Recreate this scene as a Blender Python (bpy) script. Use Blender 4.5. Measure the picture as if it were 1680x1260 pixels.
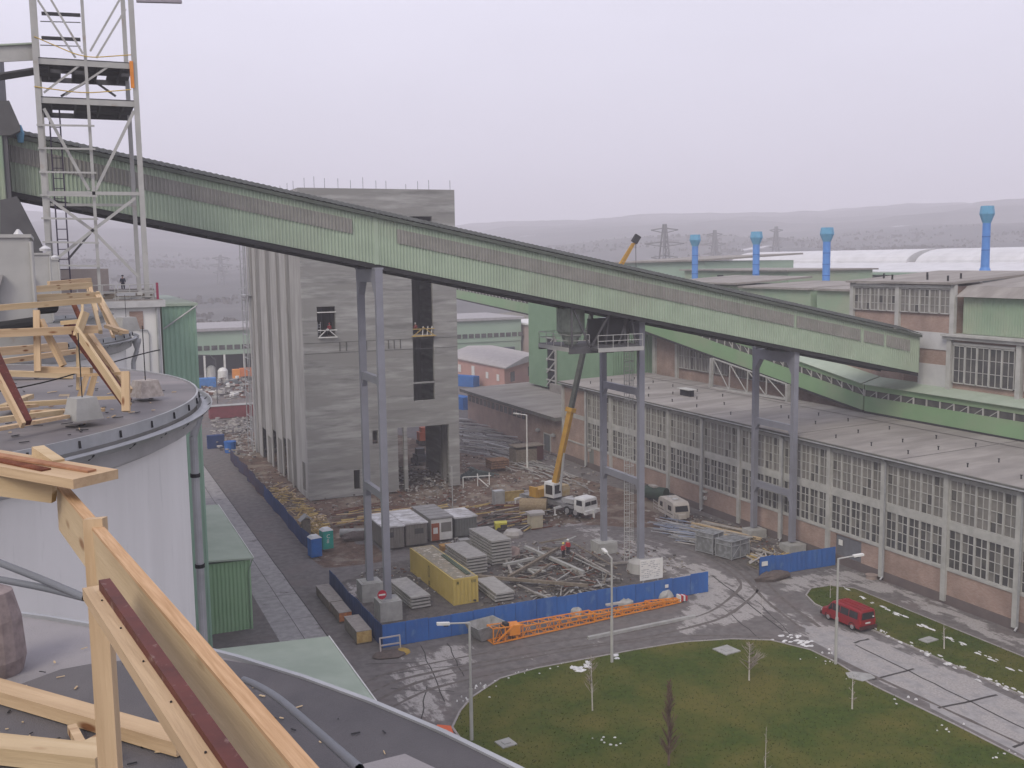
import bpy, math, random
import numpy as np
from math import sin, cos, pi, radians, sqrt, atan2
from mathutils import Vector, Matrix
random.seed(7)
sc = bpy.context.scene
for o in list(bpy.data.objects): bpy.data.objects.remove(o)
COL = sc.collection
# ---------------------------------------------------------------- camera
F = 1694.3; H = 32.0
_p, _r, _y = radians(6.858), radians(-0.815), radians(23.418)
FW = np.array([sin(_y)*cos(_p), cos(_y)*cos(_p), -sin(_p)])
_r0 = np.array([cos(_y), -sin(_y), 0.0]); _u0 = np.cross(_r0, FW)
RT = cos(_r)*_r0 + sin(_r)*_u0; UPV = -sin(_r)*_r0 + cos(_r)*_u0
cam = bpy.data.cameras.new("camera"); camo = bpy.data.objects.new("camera", cam); COL.objects.link(camo)
cam.sensor_width = 36; cam.lens = F/1680*36; cam.clip_end = 6000; cam.clip_start = 0.1
camo.matrix_world = Matrix(((RT[0], UPV[0], -FW[0], 0), (RT[1], UPV[1], -FW[1], 0), (RT[2], UPV[2], -FW[2], H), (0, 0, 0, 1)))
sc.camera = camo
# ---------------------------------------------------------------- sky, sun, exposure
SKY_STR = 1.0; SUN_STR = 1.5
world = bpy.data.worlds.new("World"); sc.world = world; world.use_nodes = True
wn = world.node_tree; wn.nodes.clear()
wo = wn.nodes.new("ShaderNodeOutputWorld"); bg = wn.nodes.new("ShaderNodeBackground")
sk = wn.nodes.new("ShaderNodeTexSky"); sk.sky_type = 'NISHITA'; sk.sun_disc = False
sk.sun_elevation = radians(32); sk.sun_rotation = radians(200); sk.air_density = 2; sk.dust_density = 6
sc_ = wn.nodes.new("ShaderNodeVectorMath"); sc_.operation = 'SCALE'; sc_.inputs[3].default_value = 0.09
wn.links.new(sk.outputs[0], sc_.inputs[0])
tc = wn.nodes.new("ShaderNodeTexCoord"); sx = wn.nodes.new("ShaderNodeSeparateXYZ"); wn.links.new(tc.outputs['Generated'], sx.inputs[0])
cr = wn.nodes.new("ShaderNodeValToRGB"); wn.links.new(sx.outputs[2], cr.inputs[0])
cr.color_ramp.elements[0].position = 0.0; cr.color_ramp.elements[0].color = (0.60, 0.588, 0.705, 1)
cr.color_ramp.elements[1].position = 0.30; cr.color_ramp.elements[1].color = (0.77, 0.755, 0.895, 1)
nz = wn.nodes.new("ShaderNodeTexNoise"); nz.inputs['Scale'].default_value = 2.2; nz.inputs['Detail'].default_value = 3
mp = wn.nodes.new("ShaderNodeMapping"); mp.inputs['Scale'].default_value = (1, 1, 3); wn.links.new(tc.outputs['Generated'], mp.inputs[0]); wn.links.new(mp.outputs[0], nz.inputs[0])
mr = wn.nodes.new("ShaderNodeMapRange"); mr.inputs[1].default_value = 0.3; mr.inputs[2].default_value = 0.7; mr.inputs[3].default_value = 0.94; mr.inputs[4].default_value = 1.05
wn.links.new(nz.outputs[0], mr.inputs[0])
ms = wn.nodes.new("ShaderNodeVectorMath"); ms.operation = 'SCALE'; wn.links.new(cr.outputs[0], ms.inputs[0]); wn.links.new(mr.outputs[0], ms.inputs[3])
mx = wn.nodes.new("ShaderNodeMixRGB"); mx.inputs[0].default_value = 0.93
wn.links.new(sc_.outputs[0], mx.inputs[1]); wn.links.new(ms.outputs[0], mx.inputs[2])
wn.links.new(mx.outputs[0], bg.inputs[0]); bg.inputs[1].default_value = SKY_STR; wn.links.new(bg.outputs[0], wo.inputs[0])
sl = bpy.data.lights.new("sun", 'SUN'); sl.energy = SUN_STR; sl.angle = radians(25); sl.color = (1, 0.92, 0.76)
so = bpy.data.objects.new("sun", sl); COL.objects.link(so)
so.rotation_euler = (radians(48), 0, radians(-50)); so.location = (0, 0, 120)
sc.view_settings.view_transform = 'Standard'; sc.view_settings.look = 'None'
sc.view_settings.exposure = 0.36; sc.view_settings.gamma = 1.0
sc.cycles.volume_bounces = 2; sc.cycles.max_bounces = 6; sc.cycles.diffuse_bounces = 3
sc.cycles.volume_step_rate = 4; sc.cycles.volume_max_steps = 64
# ---------------------------------------------------------------- placing: photo position -> world point
def ray(x, y): return FW + RT*((x-840)/F) - UPV*((y-630)/F)
def V(a): return Vector((float(a[0]), float(a[1]), float(a[2])))
def G(x, y, z=0.0):
    d = ray(x, y); t = (z-H)/d[2]; return Vector((d[0]*t, d[1]*t, z))
def PX(x, y, X): d = ray(x, y); return V(np.array([0, 0, H]) + d*(X/d[0]))
def PY(x, y, Y): d = ray(x, y); return V(np.array([0, 0, H]) + d*(Y/d[1]))
def PD(x, y, D): return V(np.array([0, 0, H]) + ray(x, y)*D)
# ---------------------------------------------------------------- mesh builder
class MB:
    def __init__(s): s.v = []; s.f = []; s.m = []
    def add(s, vs, fs, m=0):
        b = len(s.v); s.v.extend([tuple(p) for p in vs]); s.f.extend([tuple(b+i for i in f) for f in fs]); s.m.extend([m]*len(fs)); return s
    def box(s, x0, x1, y0, y1, z0, z1, m=0):
        return s.add([(x0,y0,z0),(x1,y0,z0),(x1,y1,z0),(x0,y1,z0),(x0,y0,z1),(x1,y0,z1),(x1,y1,z1),(x0,y1,z1)],
                     [(0,3,2,1),(4,5,6,7),(0,1,5,4),(1,2,6,5),(2,3,7,6),(3,0,4,7)], m)
    def obox(s, c, sx, sy, sz, rz=0.0, tilt=0.0, m=0):   # box centred at c
        M = Matrix.Rotation(rz, 3, 'Z') @ Matrix.Rotation(tilt, 3, 'X')
        vs = [Vector(c)+M@Vector((a*sx/2, b*sy/2, d*sz/2)) for d in (-1,1) for a,b in ((-1,-1),(1,-1),(1,1),(-1,1))]
        return s.add(vs, [(0,3,2,1),(4,5,6,7),(0,1,5,4),(1,2,6,5),(2,3,7,6),(3,0,4,7)], m)
    def bar(s, p, q, w, h=None, up=(0,0,1), m=0):
        p = Vector(p); q = Vector(q); h = w if h is None else h
        d = (q-p); 
        if d.length < 1e-6: return s
        d.normalize(); u = Vector(up)
        if abs(d.dot(u)) > 0.98: u = Vector((0,1,0)) if abs(d.y) < 0.9 else Vector((1,0,0))
        a = d.cross(u).normalized(); b = a.cross(d).normalized(); a = a*(w/2); b = b*(h/2)
        vs = [p-a-b, p+a-b, p+a+b, p-a+b, q-a-b, q+a-b, q+a+b, q-a+b]
        return s.add(vs, [(0,3,2,1),(4,5,6,7),(0,1,5,4),(1,2,6,5),(2,3,7,6),(3,0,4,7)], m)
    def tube(s, p, q, r, n=8, r2=None, m=0, caps=True):
        p = Vector(p); q = Vector(q); r2 = r if r2 is None else r2
        d = (q-p).normalized(); u = Vector((0,0,1)) if abs(d.z) < 0.9 else Vector((1,0,0))
        a = d.cross(u).normalized(); b = a.cross(d)
        vs = [p+(a*cos(2*pi*i/n)+b*sin(2*pi*i/n))*r for i in range(n)]+[q+(a*cos(2*pi*i/n)+b*sin(2*pi*i/n))*r2 for i in range(n)]
        fs = [(i,(i+1)%n,n+(i+1)%n,n+i) for i in range(n)]
        if caps: fs += [tuple(range(n))[::-1], tuple(range(n,2*n))]
        return s.add(vs, fs, m)
    def path(s, pts, r, n=6, m=0):
        for a, b in zip(pts[:-1], pts[1:]): s.tube(a, b, r, n, m=m)
        return s
    def prism(s, pts, z0, z1, m=0):     # footprint polygon (x,y), ccw
        n = len(pts); vs = [(p[0],p[1],z0) for p in pts]+[(p[0],p[1],z1) for p in pts]
        return s.add(vs, [tuple(range(n))[::-1], tuple(range(n,2*n))]+[(i,(i+1)%n,n+(i+1)%n,n+i) for i in range(n)], m)
    def ext(s, pts, vec, m=0):          # polygon of 3-D points extruded along vec
        n = len(pts); vec = Vector(vec); vs = [Vector(p) for p in pts]+[Vector(p)+vec for p in pts]
        return s.add(vs, [tuple(range(n))[::-1], tuple(range(n,2*n))]+[(i,(i+1)%n,n+(i+1)%n,n+i) for i in range(n)], m)
    def lathe(s, c, prof, n=24, m=0, a0=0, a1=2*pi, cap=True):   # prof: list of (r,z)
        c = Vector(c); full = abs(a1-a0-2*pi) < 1e-6; k = n if full else n+1
        vs = []; fs = []
        for r, z in prof:
            for i in range(k):
                a = a0+(a1-a0)*i/n; vs.append(c+Vector((r*cos(a), r*sin(a), z)))
        for j in range(len(prof)-1):
            for i in range(n):
                i2 = (i+1) % k; fs.append((j*k+i, j*k+i2, (j+1)*k+i2, (j+1)*k+i))
        if cap and full: fs += [tuple(range(k))[::-1], tuple(range((len(prof)-1)*k, len(prof)*k))]
        return s.add(vs, fs, m)
    def quad(s, a, b, c, d, m=0): return s.add([a,b,c,d], [(0,1,2,3)], m)
    def corr(s, o, u, v, nrm, per=0.25, amp=0.03, m=0):
        """trapezoidal corrugated sheet: origin o, ribs along v, pattern along u"""
        o, u, v, nrm = Vector(o), Vector(u), Vector(v), Vector(nrm).normalized(); L = u.length; n = max(1, int(L/per)); vs = []; fs = []
        ts = []
        for i in range(n):
            for f_, h_ in ((0,0),(.35,0),(.5,1),(.85,1)): ts.append(((i+f_)/n, h_))
        ts.append((1.0, 0))
        for t, h_ in ts: vs.append(o+u*t+nrm*(amp*h_)); vs.append(o+u*t+nrm*(amp*h_)+v)
        for i in range(len(ts)-1): fs.append((2*i, 2*i+2, 2*i+3, 2*i+1))
        return s.add(vs, fs, m)
    def build(s, name, mat, parent=None, smooth=False, local=False):
        me = bpy.data.meshes.new(name)
        off = Vector((0,0,0))
        if parent is not None and not local:
            off = Vector(parent.location)
            if parent.parent is not None: off = off+Vector(parent.parent.location)
        vs = [(p[0]-off.x, p[1]-off.y, p[2]-off.z) for p in s.v] if off.length > 0 else s.v
        me.from_pydata(vs, [], s.f); 
        for mm in (mat if isinstance(mat, (list, tuple)) else [mat]): me.materials.append(mm)
        me.polygons.foreach_set('material_index', s.m)
        if smooth: me.polygons.foreach_set('use_smooth', [True]*len(s.f))
        me.update(); o = bpy.data.objects.new(name, me); COL.objects.link(o)
        if parent is not None: o.parent = parent
        return o
def align(o, A, B):
    """give a bar its own axes (x along its length) so that grain follows it"""
    d = (Vector(B)-Vector(A)).normalized(); R = d.to_track_quat('X', 'Z').to_matrix(); Ri = R.transposed(); c = Vector(A)
    if o.parent is not None: c = c-Vector(o.parent.location)
    for v in o.data.vertices: v.co = Ri@(v.co-c)
    o.location = c; o.rotation_euler = R.to_euler(); return o
def thing(name, label, cat, loc=(0,0,0), rz=0.0, group=None):
    o = bpy.data.objects.new(name, None); COL.objects.link(o); o.location = loc; o.rotation_euler = (0,0,rz)
    o.empty_display_size = 0.3; o['label'] = label; o['category'] = cat
    if group: o['group'] = group
    return o
def tag(o, label, cat, group=None, kind=None):
    if label: o['label'] = label
    if cat: o['category'] = cat
    if group: o['group'] = group
    if kind: o['kind'] = kind
    return o
def struct(o): o['kind'] = 'structure'; return o
def stuff(o, label, cat): o['kind'] = 'stuff'; o['label'] = label; o['category'] = cat; return o
def dup(root, loc, rz=None, label=None, group=None):
    r = root.copy(); COL.objects.link(r); r.location = loc
    if rz is not None: r.rotation_euler = (0,0,rz)
    if label: r['label'] = label
    if group: r['group'] = group
    for ch in list(root.children):
        c = ch.copy(); COL.objects.link(c); c.parent = r
        for g in ch.children:
            d = g.copy(); COL.objects.link(d); d.parent = c
    return r
# ---------------------------------------------------------------- materials
_mc = {}
def mat(name, c1, c2=None, scale=1.0, rough=0.85, bump=0.0, stretch=(1,1,1), detail=5, metal=0.0, spec=0.3, lo=0.35, hi=0.65, c3=None, scale3=0.3, lo3=0.45, hi3=0.6, bscale=None):
    if name in _mc: return _mc[name]
    m = bpy.data.materials.new(name); m.use_nodes = True; nt = m.node_tree; b = nt.nodes['Principled BSDF']
    b.inputs['Roughness'].default_value = rough; b.inputs['Metallic'].default_value = metal; b.inputs['Specular IOR Level'].default_value = spec
    c2 = c2 or tuple(x*0.8 for x in c1)
    if rough >= 0.8 and spec == 0.3: b.inputs['Specular IOR Level'].default_value = 0.08
    t = nt.nodes.new('ShaderNodeTexCoord'); mpn = nt.nodes.new('ShaderNodeMapping'); mpn.inputs['Scale'].default_value = stretch
    nt.links.new(t.outputs['Object'], mpn.inputs[0])
    def noise(sc_, det=detail, src=mpn.outputs[0]):
        n = nt.nodes.new('ShaderNodeTexNoise'); n.inputs['Scale'].default_value = sc_; n.inputs['Detail'].default_value = det; n.inputs['Roughness'].default_value = 0.6
        nt.links.new(src, n.inputs['Vector']); return n.outputs[0]
    def ramp(src, a, b_, ca, cb):
        mr_ = nt.nodes.new('ShaderNodeMapRange'); mr_.inputs[1].default_value = a; mr_.inputs[2].default_value = b_; nt.links.new(src, mr_.inputs[0])
        mix = nt.nodes.new('ShaderNodeMixRGB'); nt.links.new(mr_.outputs[0], mix.inputs[0])
        for k, cc in ((1, ca), (2, cb)):
            if isinstance(cc, tuple): mix.inputs[k].default_value = (*cc, 1)
            else: nt.links.new(cc, mix.inputs[k])
        return mix.outputs[0]
    col = ramp(noise(scale), lo, hi, c1, c2)
    if c3: col = ramp(noise(scale3, 6), lo3, hi3, col, c3)
    nt.links.new(col, b.inputs['Base Color'])
    if bump > 0:
        bp = nt.nodes.new('ShaderNodeBump'); bp.inputs['Strength'].default_value = bump; bp.inputs['Distance'].default_value = 0.02
        nt.links.new(noise(bscale or scale*6, 4), bp.inputs['Height']); nt.links.new(bp.outputs[0], b.inputs['Normal'])
    _mc[name] = m; return m
def stripes(name, c1, c2, axis=2, scale=2.0, warp=1.0, fine=6.0, **k):
    """bands across one axis (board-marked concrete)"""
    st = [0.25, 0.25, 0.25]; st[axis] = 1.0
    return mat(name, c1, c2, scale=scale, stretch=tuple(st), **k)
def brickmat(name, c1, c2, mortar, sc_=1.0):
    if name in _mc: return _mc[name]
    m = bpy.data.materials.new(name); m.use_nodes = True; nt = m.node_tree; b = nt.nodes['Principled BSDF']; b.inputs['Roughness'].default_value = 0.9
    t = nt.nodes.new('ShaderNodeTexCoord'); s1 = nt.nodes.new('ShaderNodeSeparateXYZ'); nt.links.new(t.outputs['Object'], s1.inputs[0])
    ad = nt.nodes.new('ShaderNodeMath'); ad.operation = 'ADD'; nt.links.new(s1.outputs[0], ad.inputs[0]); nt.links.new(s1.outputs[1], ad.inputs[1])
    cb = nt.nodes.new('ShaderNodeCombineXYZ'); nt.links.new(ad.outputs[0], cb.inputs[0]); nt.links.new(s1.outputs[2], cb.inputs[1])
    br = nt.nodes.new('ShaderNodeTexBrick'); br.inputs['Scale'].default_value = sc_; br.inputs['Brick Width'].default_value = 0.26; br.inputs['Row Height'].default_value = 0.085
    br.inputs['Mortar Size'].default_value = 0.01; br.inputs['Color1'].default_value = (*c1, 1); br.inputs['Color2'].default_value = (*c2, 1); br.inputs['Mortar'].default_value = (*mortar, 1)
    nt.links.new(cb.outputs[0], br.inputs['Vector'])
    n = nt.nodes.new('ShaderNodeTexNoise'); n.inputs['Scale'].default_value = 0.5; n.inputs['Detail'].default_value = 6; nt.links.new(t.outputs['Object'], n.inputs['Vector'])
    mr_ = nt.nodes.new('ShaderNodeMapRange'); mr_.inputs[1].default_value = 0.3; mr_.inputs[2].default_value = 0.7; mr_.inputs[3].default_value = 0.75; mr_.inputs[4].default_value = 1.15; nt.links.new(n.outputs[0], mr_.inputs[0])
    vm = nt.nodes.new('ShaderNodeVectorMath'); vm.operation = 'SCALE'; nt.links.new(br.outputs[0], vm.inputs[0]); nt.links.new(mr_.outputs[0], vm.inputs[3])
    nt.links.new(vm.outputs[0], b.inputs['Base Color']); _mc[name] = m; return m
def plain(name, c, rough=0.6, metal=0.0, spec=0.4): return mat(name, c, tuple(x*0.86 for x in c), scale=1.5, rough=rough, metal=metal, spec=spec)
# palette
galv = mat('gallery_green', (0.36,0.44,0.34), (0.31,0.385,0.295), scale=0.5, rough=0.6, bump=0, c3=(0.30,0.34,0.27), scale3=0.12, lo3=0.5, hi3=0.75)
galv_f = mat('gallery_fibreglass', (0.27,0.265,0.245), (0.22,0.22,0.20), scale=0.8, rough=0.5)
green2 = mat('sheet_green', (0.215,0.345,0.19), (0.19,0.305,0.17), scale=0.25, rough=0.55, c3=(0.24,0.32,0.20), scale3=0.15)
greenp = mat('cladding_green', (0.27,0.365,0.26), (0.235,0.32,0.23), scale=0.3, rough=0.55, c3=(0.30,0.35,0.26), scale3=0.12)
green_roof = mat('roof_green', (0.36,0.42,0.34), (0.30,0.36,0.285), scale=0.4, rough=0.6)
green_far = mat('far_green', (0.30,0.40,0.32), (0.26,0.36,0.28), scale=0.1, rough=0.6)
green_dk = mat('wall_green', (0.19,0.30,0.20), (0.16,0.26,0.17), scale=0.3, rough=0.5)
dark = mat('dark_steel', (0.03,0.03,0.033), (0.022,0.022,0.024), scale=1, rough=0.7)
black = plain('black_rubber', (0.02,0.02,0.02), 0.8)
void = plain('dark_inside', (0.02,0.02,0.025), 0.95, spec=0.05)
conc = mat('board_concrete', (0.385,0.385,0.378), (0.185,0.184,0.18), scale=1.25, stretch=(0.13,0.13,1.0), rough=0.92, bump=0.3, c3=(0.25,0.248,0.24), scale3=0.8, lo3=0.42, hi3=0.58, detail=9, lo=0.36, hi=0.64)
conc_l = mat('pale_concrete', (0.37,0.365,0.355), (0.27,0.265,0.258), scale=0.7, rough=0.9, bump=0.3, stretch=(1,1,0.25), c3=(0.27,0.265,0.25), scale3=0.35, lo3=0.5, hi3=0.75)
conc_b = mat('block_concrete', (0.36,0.36,0.35), (0.28,0.28,0.27), scale=1.5, rough=0.9, bump=0.3)
pylonm = mat('pylon_paint', (0.23,0.235,0.275), (0.195,0.20,0.23), scale=0.5, rough=0.5)
frame_w = mat('window_frame_grey', (0.45,0.45,0.43), (0.34,0.34,0.325), scale=0.7, rough=0.7)
glass = mat('old_glass', (0.06,0.06,0.063), (0.11,0.107,0.10), scale=0.55, rough=0.25, spec=0.5, detail=3, lo=0.4, hi=0.7)
glass2 = mat('dusty_glass', (0.155,0.15,0.14), (0.225,0.215,0.20), scale=0.5, rough=0.35, spec=0.5, detail=3)
brick = brickmat('brick', (0.30,0.185,0.145), (0.36,0.25,0.205), (0.30,0.27,0.25))
plinth = mat('plinth', (0.15,0.125,0.12), (0.12,0.10,0.10), scale=0.6)
roofgrey = mat('roof_felt', (0.32,0.30,0.28), (0.225,0.21,0.198), scale=0.5, rough=0.85, stretch=(0.3,1,1), c3=(0.21,0.195,0.18), scale3=0.22, lo3=0.50, hi3=0.66, detail=9)
roofedge = mat('roof_edge', (0.15,0.15,0.14), (0.11,0.11,0.10), scale=1)
steel = mat('grey_paint_steel', (0.40,0.40,0.385), (0.34,0.34,0.33), scale=0.8, rough=0.55, c3=(0.30,0.26,0.22), scale3=0.9, lo3=0.62, hi3=0.75)
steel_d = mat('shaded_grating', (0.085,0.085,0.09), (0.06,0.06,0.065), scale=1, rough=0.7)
galvm = mat('galvanised', (0.42,0.43,0.44), (0.32,0.33,0.34), scale=1.2, rough=0.45, metal=0.4)
alu = mat('bright_sheet', (0.62,0.62,0.63), (0.5,0.5,0.5), scale=1.2, rough=0.4, metal=0.3)
def woodmat(name, c1, c2, knot, sx=0.6, sr=9.0, rough=0.7):
    m = mat(name, c1, c2, scale=1.6, stretch=(sx, sr, sr), rough=rough, detail=7, bump=0.25, lo=0.3, hi=0.7, bscale=6); nt = m.node_tree; b = nt.nodes['Principled BSDF']
    src = b.inputs['Base Color'].links[0].from_socket; t = nt.nodes.new('ShaderNodeTexCoord'); mp_ = nt.nodes.new('ShaderNodeMapping'); mp_.inputs['Scale'].default_value = (2.2, 6.5, 6.5); nt.links.new(t.outputs['Object'], mp_.inputs[0])
    v = nt.nodes.new('ShaderNodeTexVoronoi'); v.inputs['Scale'].default_value = 1.0; nt.links.new(mp_.outputs[0], v.inputs['Vector'])
    r_ = nt.nodes.new('ShaderNodeMapRange'); r_.inputs[1].default_value = 0.21; r_.inputs[2].default_value = 0.10; nt.links.new(v.outputs['Distance'], r_.inputs[0])
    mx_ = nt.nodes.new('ShaderNodeMixRGB'); mx_.inputs[2].default_value = (*knot, 1); nt.links.new(r_.outputs[0], mx_.inputs[0]); nt.links.new(src, mx_.inputs[1]); nt.links.new(mx_.outputs[0], b.inputs['Base Color']); return m
wood = woodmat('fresh_wood', (0.56,0.415,0.26), (0.40,0.28,0.165), (0.20,0.09,0.04))
wood2 = woodmat('pale_wood', (0.56,0.44,0.28), (0.42,0.31,0.18), (0.24,0.13,0.06), 0.5, 6.0)
woodg = woodmat('cut_wood_face', (0.58,0.39,0.24), (0.40,0.245,0.13), (0.36,0.18,0.08), 2.5, 60.0, 0.8)
bark = mat('bark', (0.22,0.085,0.05), (0.12,0.045,0.03), scale=14, rough=0.9, bump=0.5)
rust = mat('primer_brown', (0.12,0.032,0.024), (0.075,0.022,0.018), scale=6, rough=0.6, c3=(0.24,0.16,0.14), scale3=25, lo3=0.6, hi3=0.75)
woodold = mat('grey_timber', (0.22,0.19,0.155), (0.15,0.125,0.10), scale=3, rough=0.9)
wood_y = mat('yellow_timber', (0.50,0.38,0.16), (0.36,0.25,0.09), scale=2, rough=0.8)
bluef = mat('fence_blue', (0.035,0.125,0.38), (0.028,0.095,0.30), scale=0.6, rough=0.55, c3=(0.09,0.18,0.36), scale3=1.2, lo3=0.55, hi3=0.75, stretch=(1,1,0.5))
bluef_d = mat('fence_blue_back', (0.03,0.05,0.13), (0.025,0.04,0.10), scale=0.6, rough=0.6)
blue_b = mat('chimney_blue', (0.10,0.26,0.62), (0.08,0.22,0.54), scale=0.7, rough=0.5)
blue_t = mat('chimney_cap', (0.13,0.34,0.52), (0.11,0.30,0.46), scale=0.7, rough=0.5)
yellow_c = mat('container_yellow', (0.47,0.36,0.105), (0.41,0.31,0.085), scale=0.5, rough=0.55, c3=(0.36,0.27,0.07), scale3=1.3, lo3=0.62, hi3=0.78)
orange = mat('crane_orange', (0.72,0.27,0.035), (0.6,0.2,0.03), scale=1.2, rough=0.55)
crane_y = mat('crane_yellow', (0.47,0.27,0.035), (0.38,0.20,0.025), scale=1, rough=0.5)
white = mat('white_paint', (0.68,0.68,0.66), (0.58,0.58,0.56), scale=1.4, rough=0.5)
red = mat('van_red', (0.25,0.008,0.014), (0.21,0.007,0.012), scale=0.8, rough=0.3, spec=0.5)
redj = plain('jacket_red', (0.40,0.02,0.03), 0.8)
snow = mat('snow', (0.70,0.70,0.71), (0.48,0.48,0.49), scale=3, rough=0.9, bump=0.3)
plaster = mat('silo_plaster', (0.70,0.695,0.675), (0.62,0.615,0.595), scale=1.1, stretch=(1,1,0.12), lo=.42, hi=.75, rough=0.9, bump=0.25, c3=(0.60,0.60,0.58), scale3=6, lo3=0.61, hi3=0.72, detail=9)
bitumen = mat('bitumen', (0.10,0.095,0.10), (0.075,0.072,0.078), scale=1.2, rough=0.75, bump=0.4, bscale=90, c3=(0.14,0.13,0.13), scale3=0.35, lo3=0.5, hi3=0.7)
screed = mat('screed', (0.29,0.275,0.28), (0.23,0.22,0.225), scale=0.7, rough=0.9, bump=0.4, bscale=60)
felt_w = mat('wet_felt', (0.20,0.185,0.185), (0.12,0.112,0.115), scale=0.55, rough=0.55, stretch=(0.35,1,1), c3=(0.32,0.27,0.26), scale3=0.45, lo3=0.55, hi3=0.72, detail=6)
debris = mat('rubble', (0.33,0.31,0.29), (0.20,0.185,0.17), scale=1.2)
# ================================================================ GROUND
def nonuni(segs):
    out = []
    for a, b, st in segs:
        n = max(1, int(round((b-a)/st))); out += [a+(b-a)*i/n for i in range(n)]
    out.append(segs[-1][1]); return np.array(out)
def inpoly(Xg, Yg, P):
    c = np.zeros(Xg.shape, bool); n = len(P); j = n-1
    for i in range(n):
        xi, yi = P[i][0], P[i][1]; xj, yj = P[j][0], P[j][1]
        t = ((yi > Yg) != (yj > Yg)) & (Xg < (xj-xi)*(Yg-yi)/(yj-yi+1e-9)+xi); c ^= t; j = i
    return c
def vnoise(X, Y, s, seed=0):
    r = np.random.RandomState(seed); T = r.rand(256, 256); x = X/s; y = Y/s
    xi = np.floor(x).astype(int); yi = np.floor(y).astype(int); fx = x-xi; fy = y-yi
    fx = fx*fx*(3-2*fx); fy = fy*fy*(3-2*fy)
    g = lambda a, b: T[a % 256, b % 256]
    return (g(xi,yi)*(1-fx)+g(xi+1,yi)*fx)*(1-fy)+(g(xi,yi+1)*(1-fx)+g(xi+1,yi+1)*fx)*fy
def blur(A, k):
    for _ in range(k):
        B = A.copy(); B[1:-1,1:-1] = (A[1:-1,1:-1]*2+A[2:,1:-1]+A[:-2,1:-1]+A[1:-1,2:]+A[1:-1,:-2])/6; A = B
    return A
gx = nonuni([(-3000,-600,400),(-600,-100,100),(-100,8,18),(8,82,0.5),(82,130,4),(130,600,60),(600,3000,300)])
gy = nonuni([(-300,30,55),(30,190,0.55),(190,260,2),(260,600,30),(600,4200,300)])
XX, YY = np.meshgrid(gx, gy, indexing='ij')
mud = np.zeros(XX.shape); dust = np.zeros(XX.shape); yard = np.zeros(XX.shape); slab = np.zeros(XX.shape); green = np.zeros(XX.shape)
g2 = lambda q: tuple(G(*q)[:2])
MUD = [(23.6,113),(28,111.5),(31.5,118),(45,117),(49,113.5),(57,108.5),(60,106),(66,103),(70,104),(71.5,112),(70,125),(66,146),(60,165),(52,200),(24.5,200)]
mud[inpoly(XX, YY, MUD)] = 1
mud[inpoly(XX, YY, [(23.5,105),(31.5,105),(31.5,113),(23.5,113)])] = 0.8
YARD = [(22.8,80.6),(55.2,80.9),(55.5,84),(52,96),(45,100.5),(38,104),(31,104),(23,99)]
yard[inpoly(XX, YY, YARD)] = 1
yard[inpoly(XX, YY, [(61.5,85),(72,84),(72,125),(66,118),(63,105)])] = 0.8
for P, w in (([(22,64),(24.2,68),(26.5,72),(31,77),(29,79.2),(23.5,78),(20,70)], 0.75),
             ([(50,71.8),(56,73),(60,77),(61,82),(58,92),(55.5,96),(56,84),(51,79),(46,72.5)], 0.8),
             ([(54.3,40),(62,40),(62,63),(60.4,70),(55.2,63)], 0.72), ([(54,84),(61,84),(60,96),(57,112),(53.5,112)], 0.62), ([(56.5,60),(60.3,66),(60.3,73),(57.5,76),(54,72.5),(55,65)], 0.55),
             ([(61.5,77),(72.8,76.5),(72.6,81.8),(63,81.5)], 0.8),
             ([(23.2,92),(29,90),(30,99),(24,100)], 0.62), ([(54,96),(60,93),(61,99),(57,108),(54,104)], 0.5),
             ([(31,86),(40,86),(38,82),(30,82)], 0.35), ([(36,84),(50,82),(50,90),(40,92)], 0.35),
             ([(68.5,40),(72.8,40),(72.8,77),(69.5,77)], 0.75), ([(31,73),(45,72.2),(45,74),(31,75.5)], 0.45), ([(24,108),(45,108),(45,111.5),(24,110)], 0.3)):
    k = inpoly(XX, YY, P); dust[k] = np.maximum(dust[k], w)
slab[inpoly(XX, YY, [(15.4,30),(19.25,30),(19.25,175),(15.4,175)])] = 1
slab[inpoly(XX, YY, [(54.4,40),(61.9,40),(60.6,66),(57.5,70),(55.6,66)])] = 1
green[inpoly(XX, YY, [(63.5,83.3),(68,83.5),(67,88),(64,88)])] = 0.6
green[(YY > 345) | (XX > 260) | (XX < -60)] = 0.75
mud[(YY > 205) & (YY < 330)] = 0.45; mud[(XX < 19) & (YY > 175) & (YY < 330)] = 0.6
mud[inpoly(XX, YY, [(66,146),(72,140),(72,190),(60,190),(58,165)])] = 0.35
mud = blur(mud, 3); yard = blur(yard, 3); dust = blur(dust, 4); green = blur(green, 2)
hgt = (vnoise(XX,YY,1.7,3)-0.8)*0.22*mud+(vnoise(XX,YY,6,5)-0.85)*0.45*mud+(vnoise(XX,YY,0.9,4)-0.9)*0.06*(mud+yard)
hgt = np.where((YY > 205), 0, hgt)
nx, ny = XX.shape
verts = np.stack([XX, YY, hgt], -1).reshape(-1, 3)
ii, jj = np.meshgrid(np.arange(nx-1), np.arange(ny-1), indexing='ij'); a = (ii*ny+jj).ravel()
faces = np.stack([a, a+ny, a+ny+1, a+1], 1)
me = bpy.data.meshes.new('ground'); me.from_pydata(verts.tolist(), [], faces.tolist())
at = me.color_attributes.new('zones', 'FLOAT_COLOR', 'POINT')
at.data.foreach_set('color', np.stack([mud.ravel(), dust.ravel(), yard.ravel(), slab.ravel()], 1).ravel().astype(np.float32))
at2 = me.attributes.new('grass_zone', 'FLOAT', 'POINT'); at2.data.foreach_set('value', green.ravel().astype(np.float32))
me.polygons.foreach_set('use_smooth', [True]*len(faces)); me.update()
go = bpy.data.objects.new('ground', me); COL.objects.link(go); struct(go)
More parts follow.
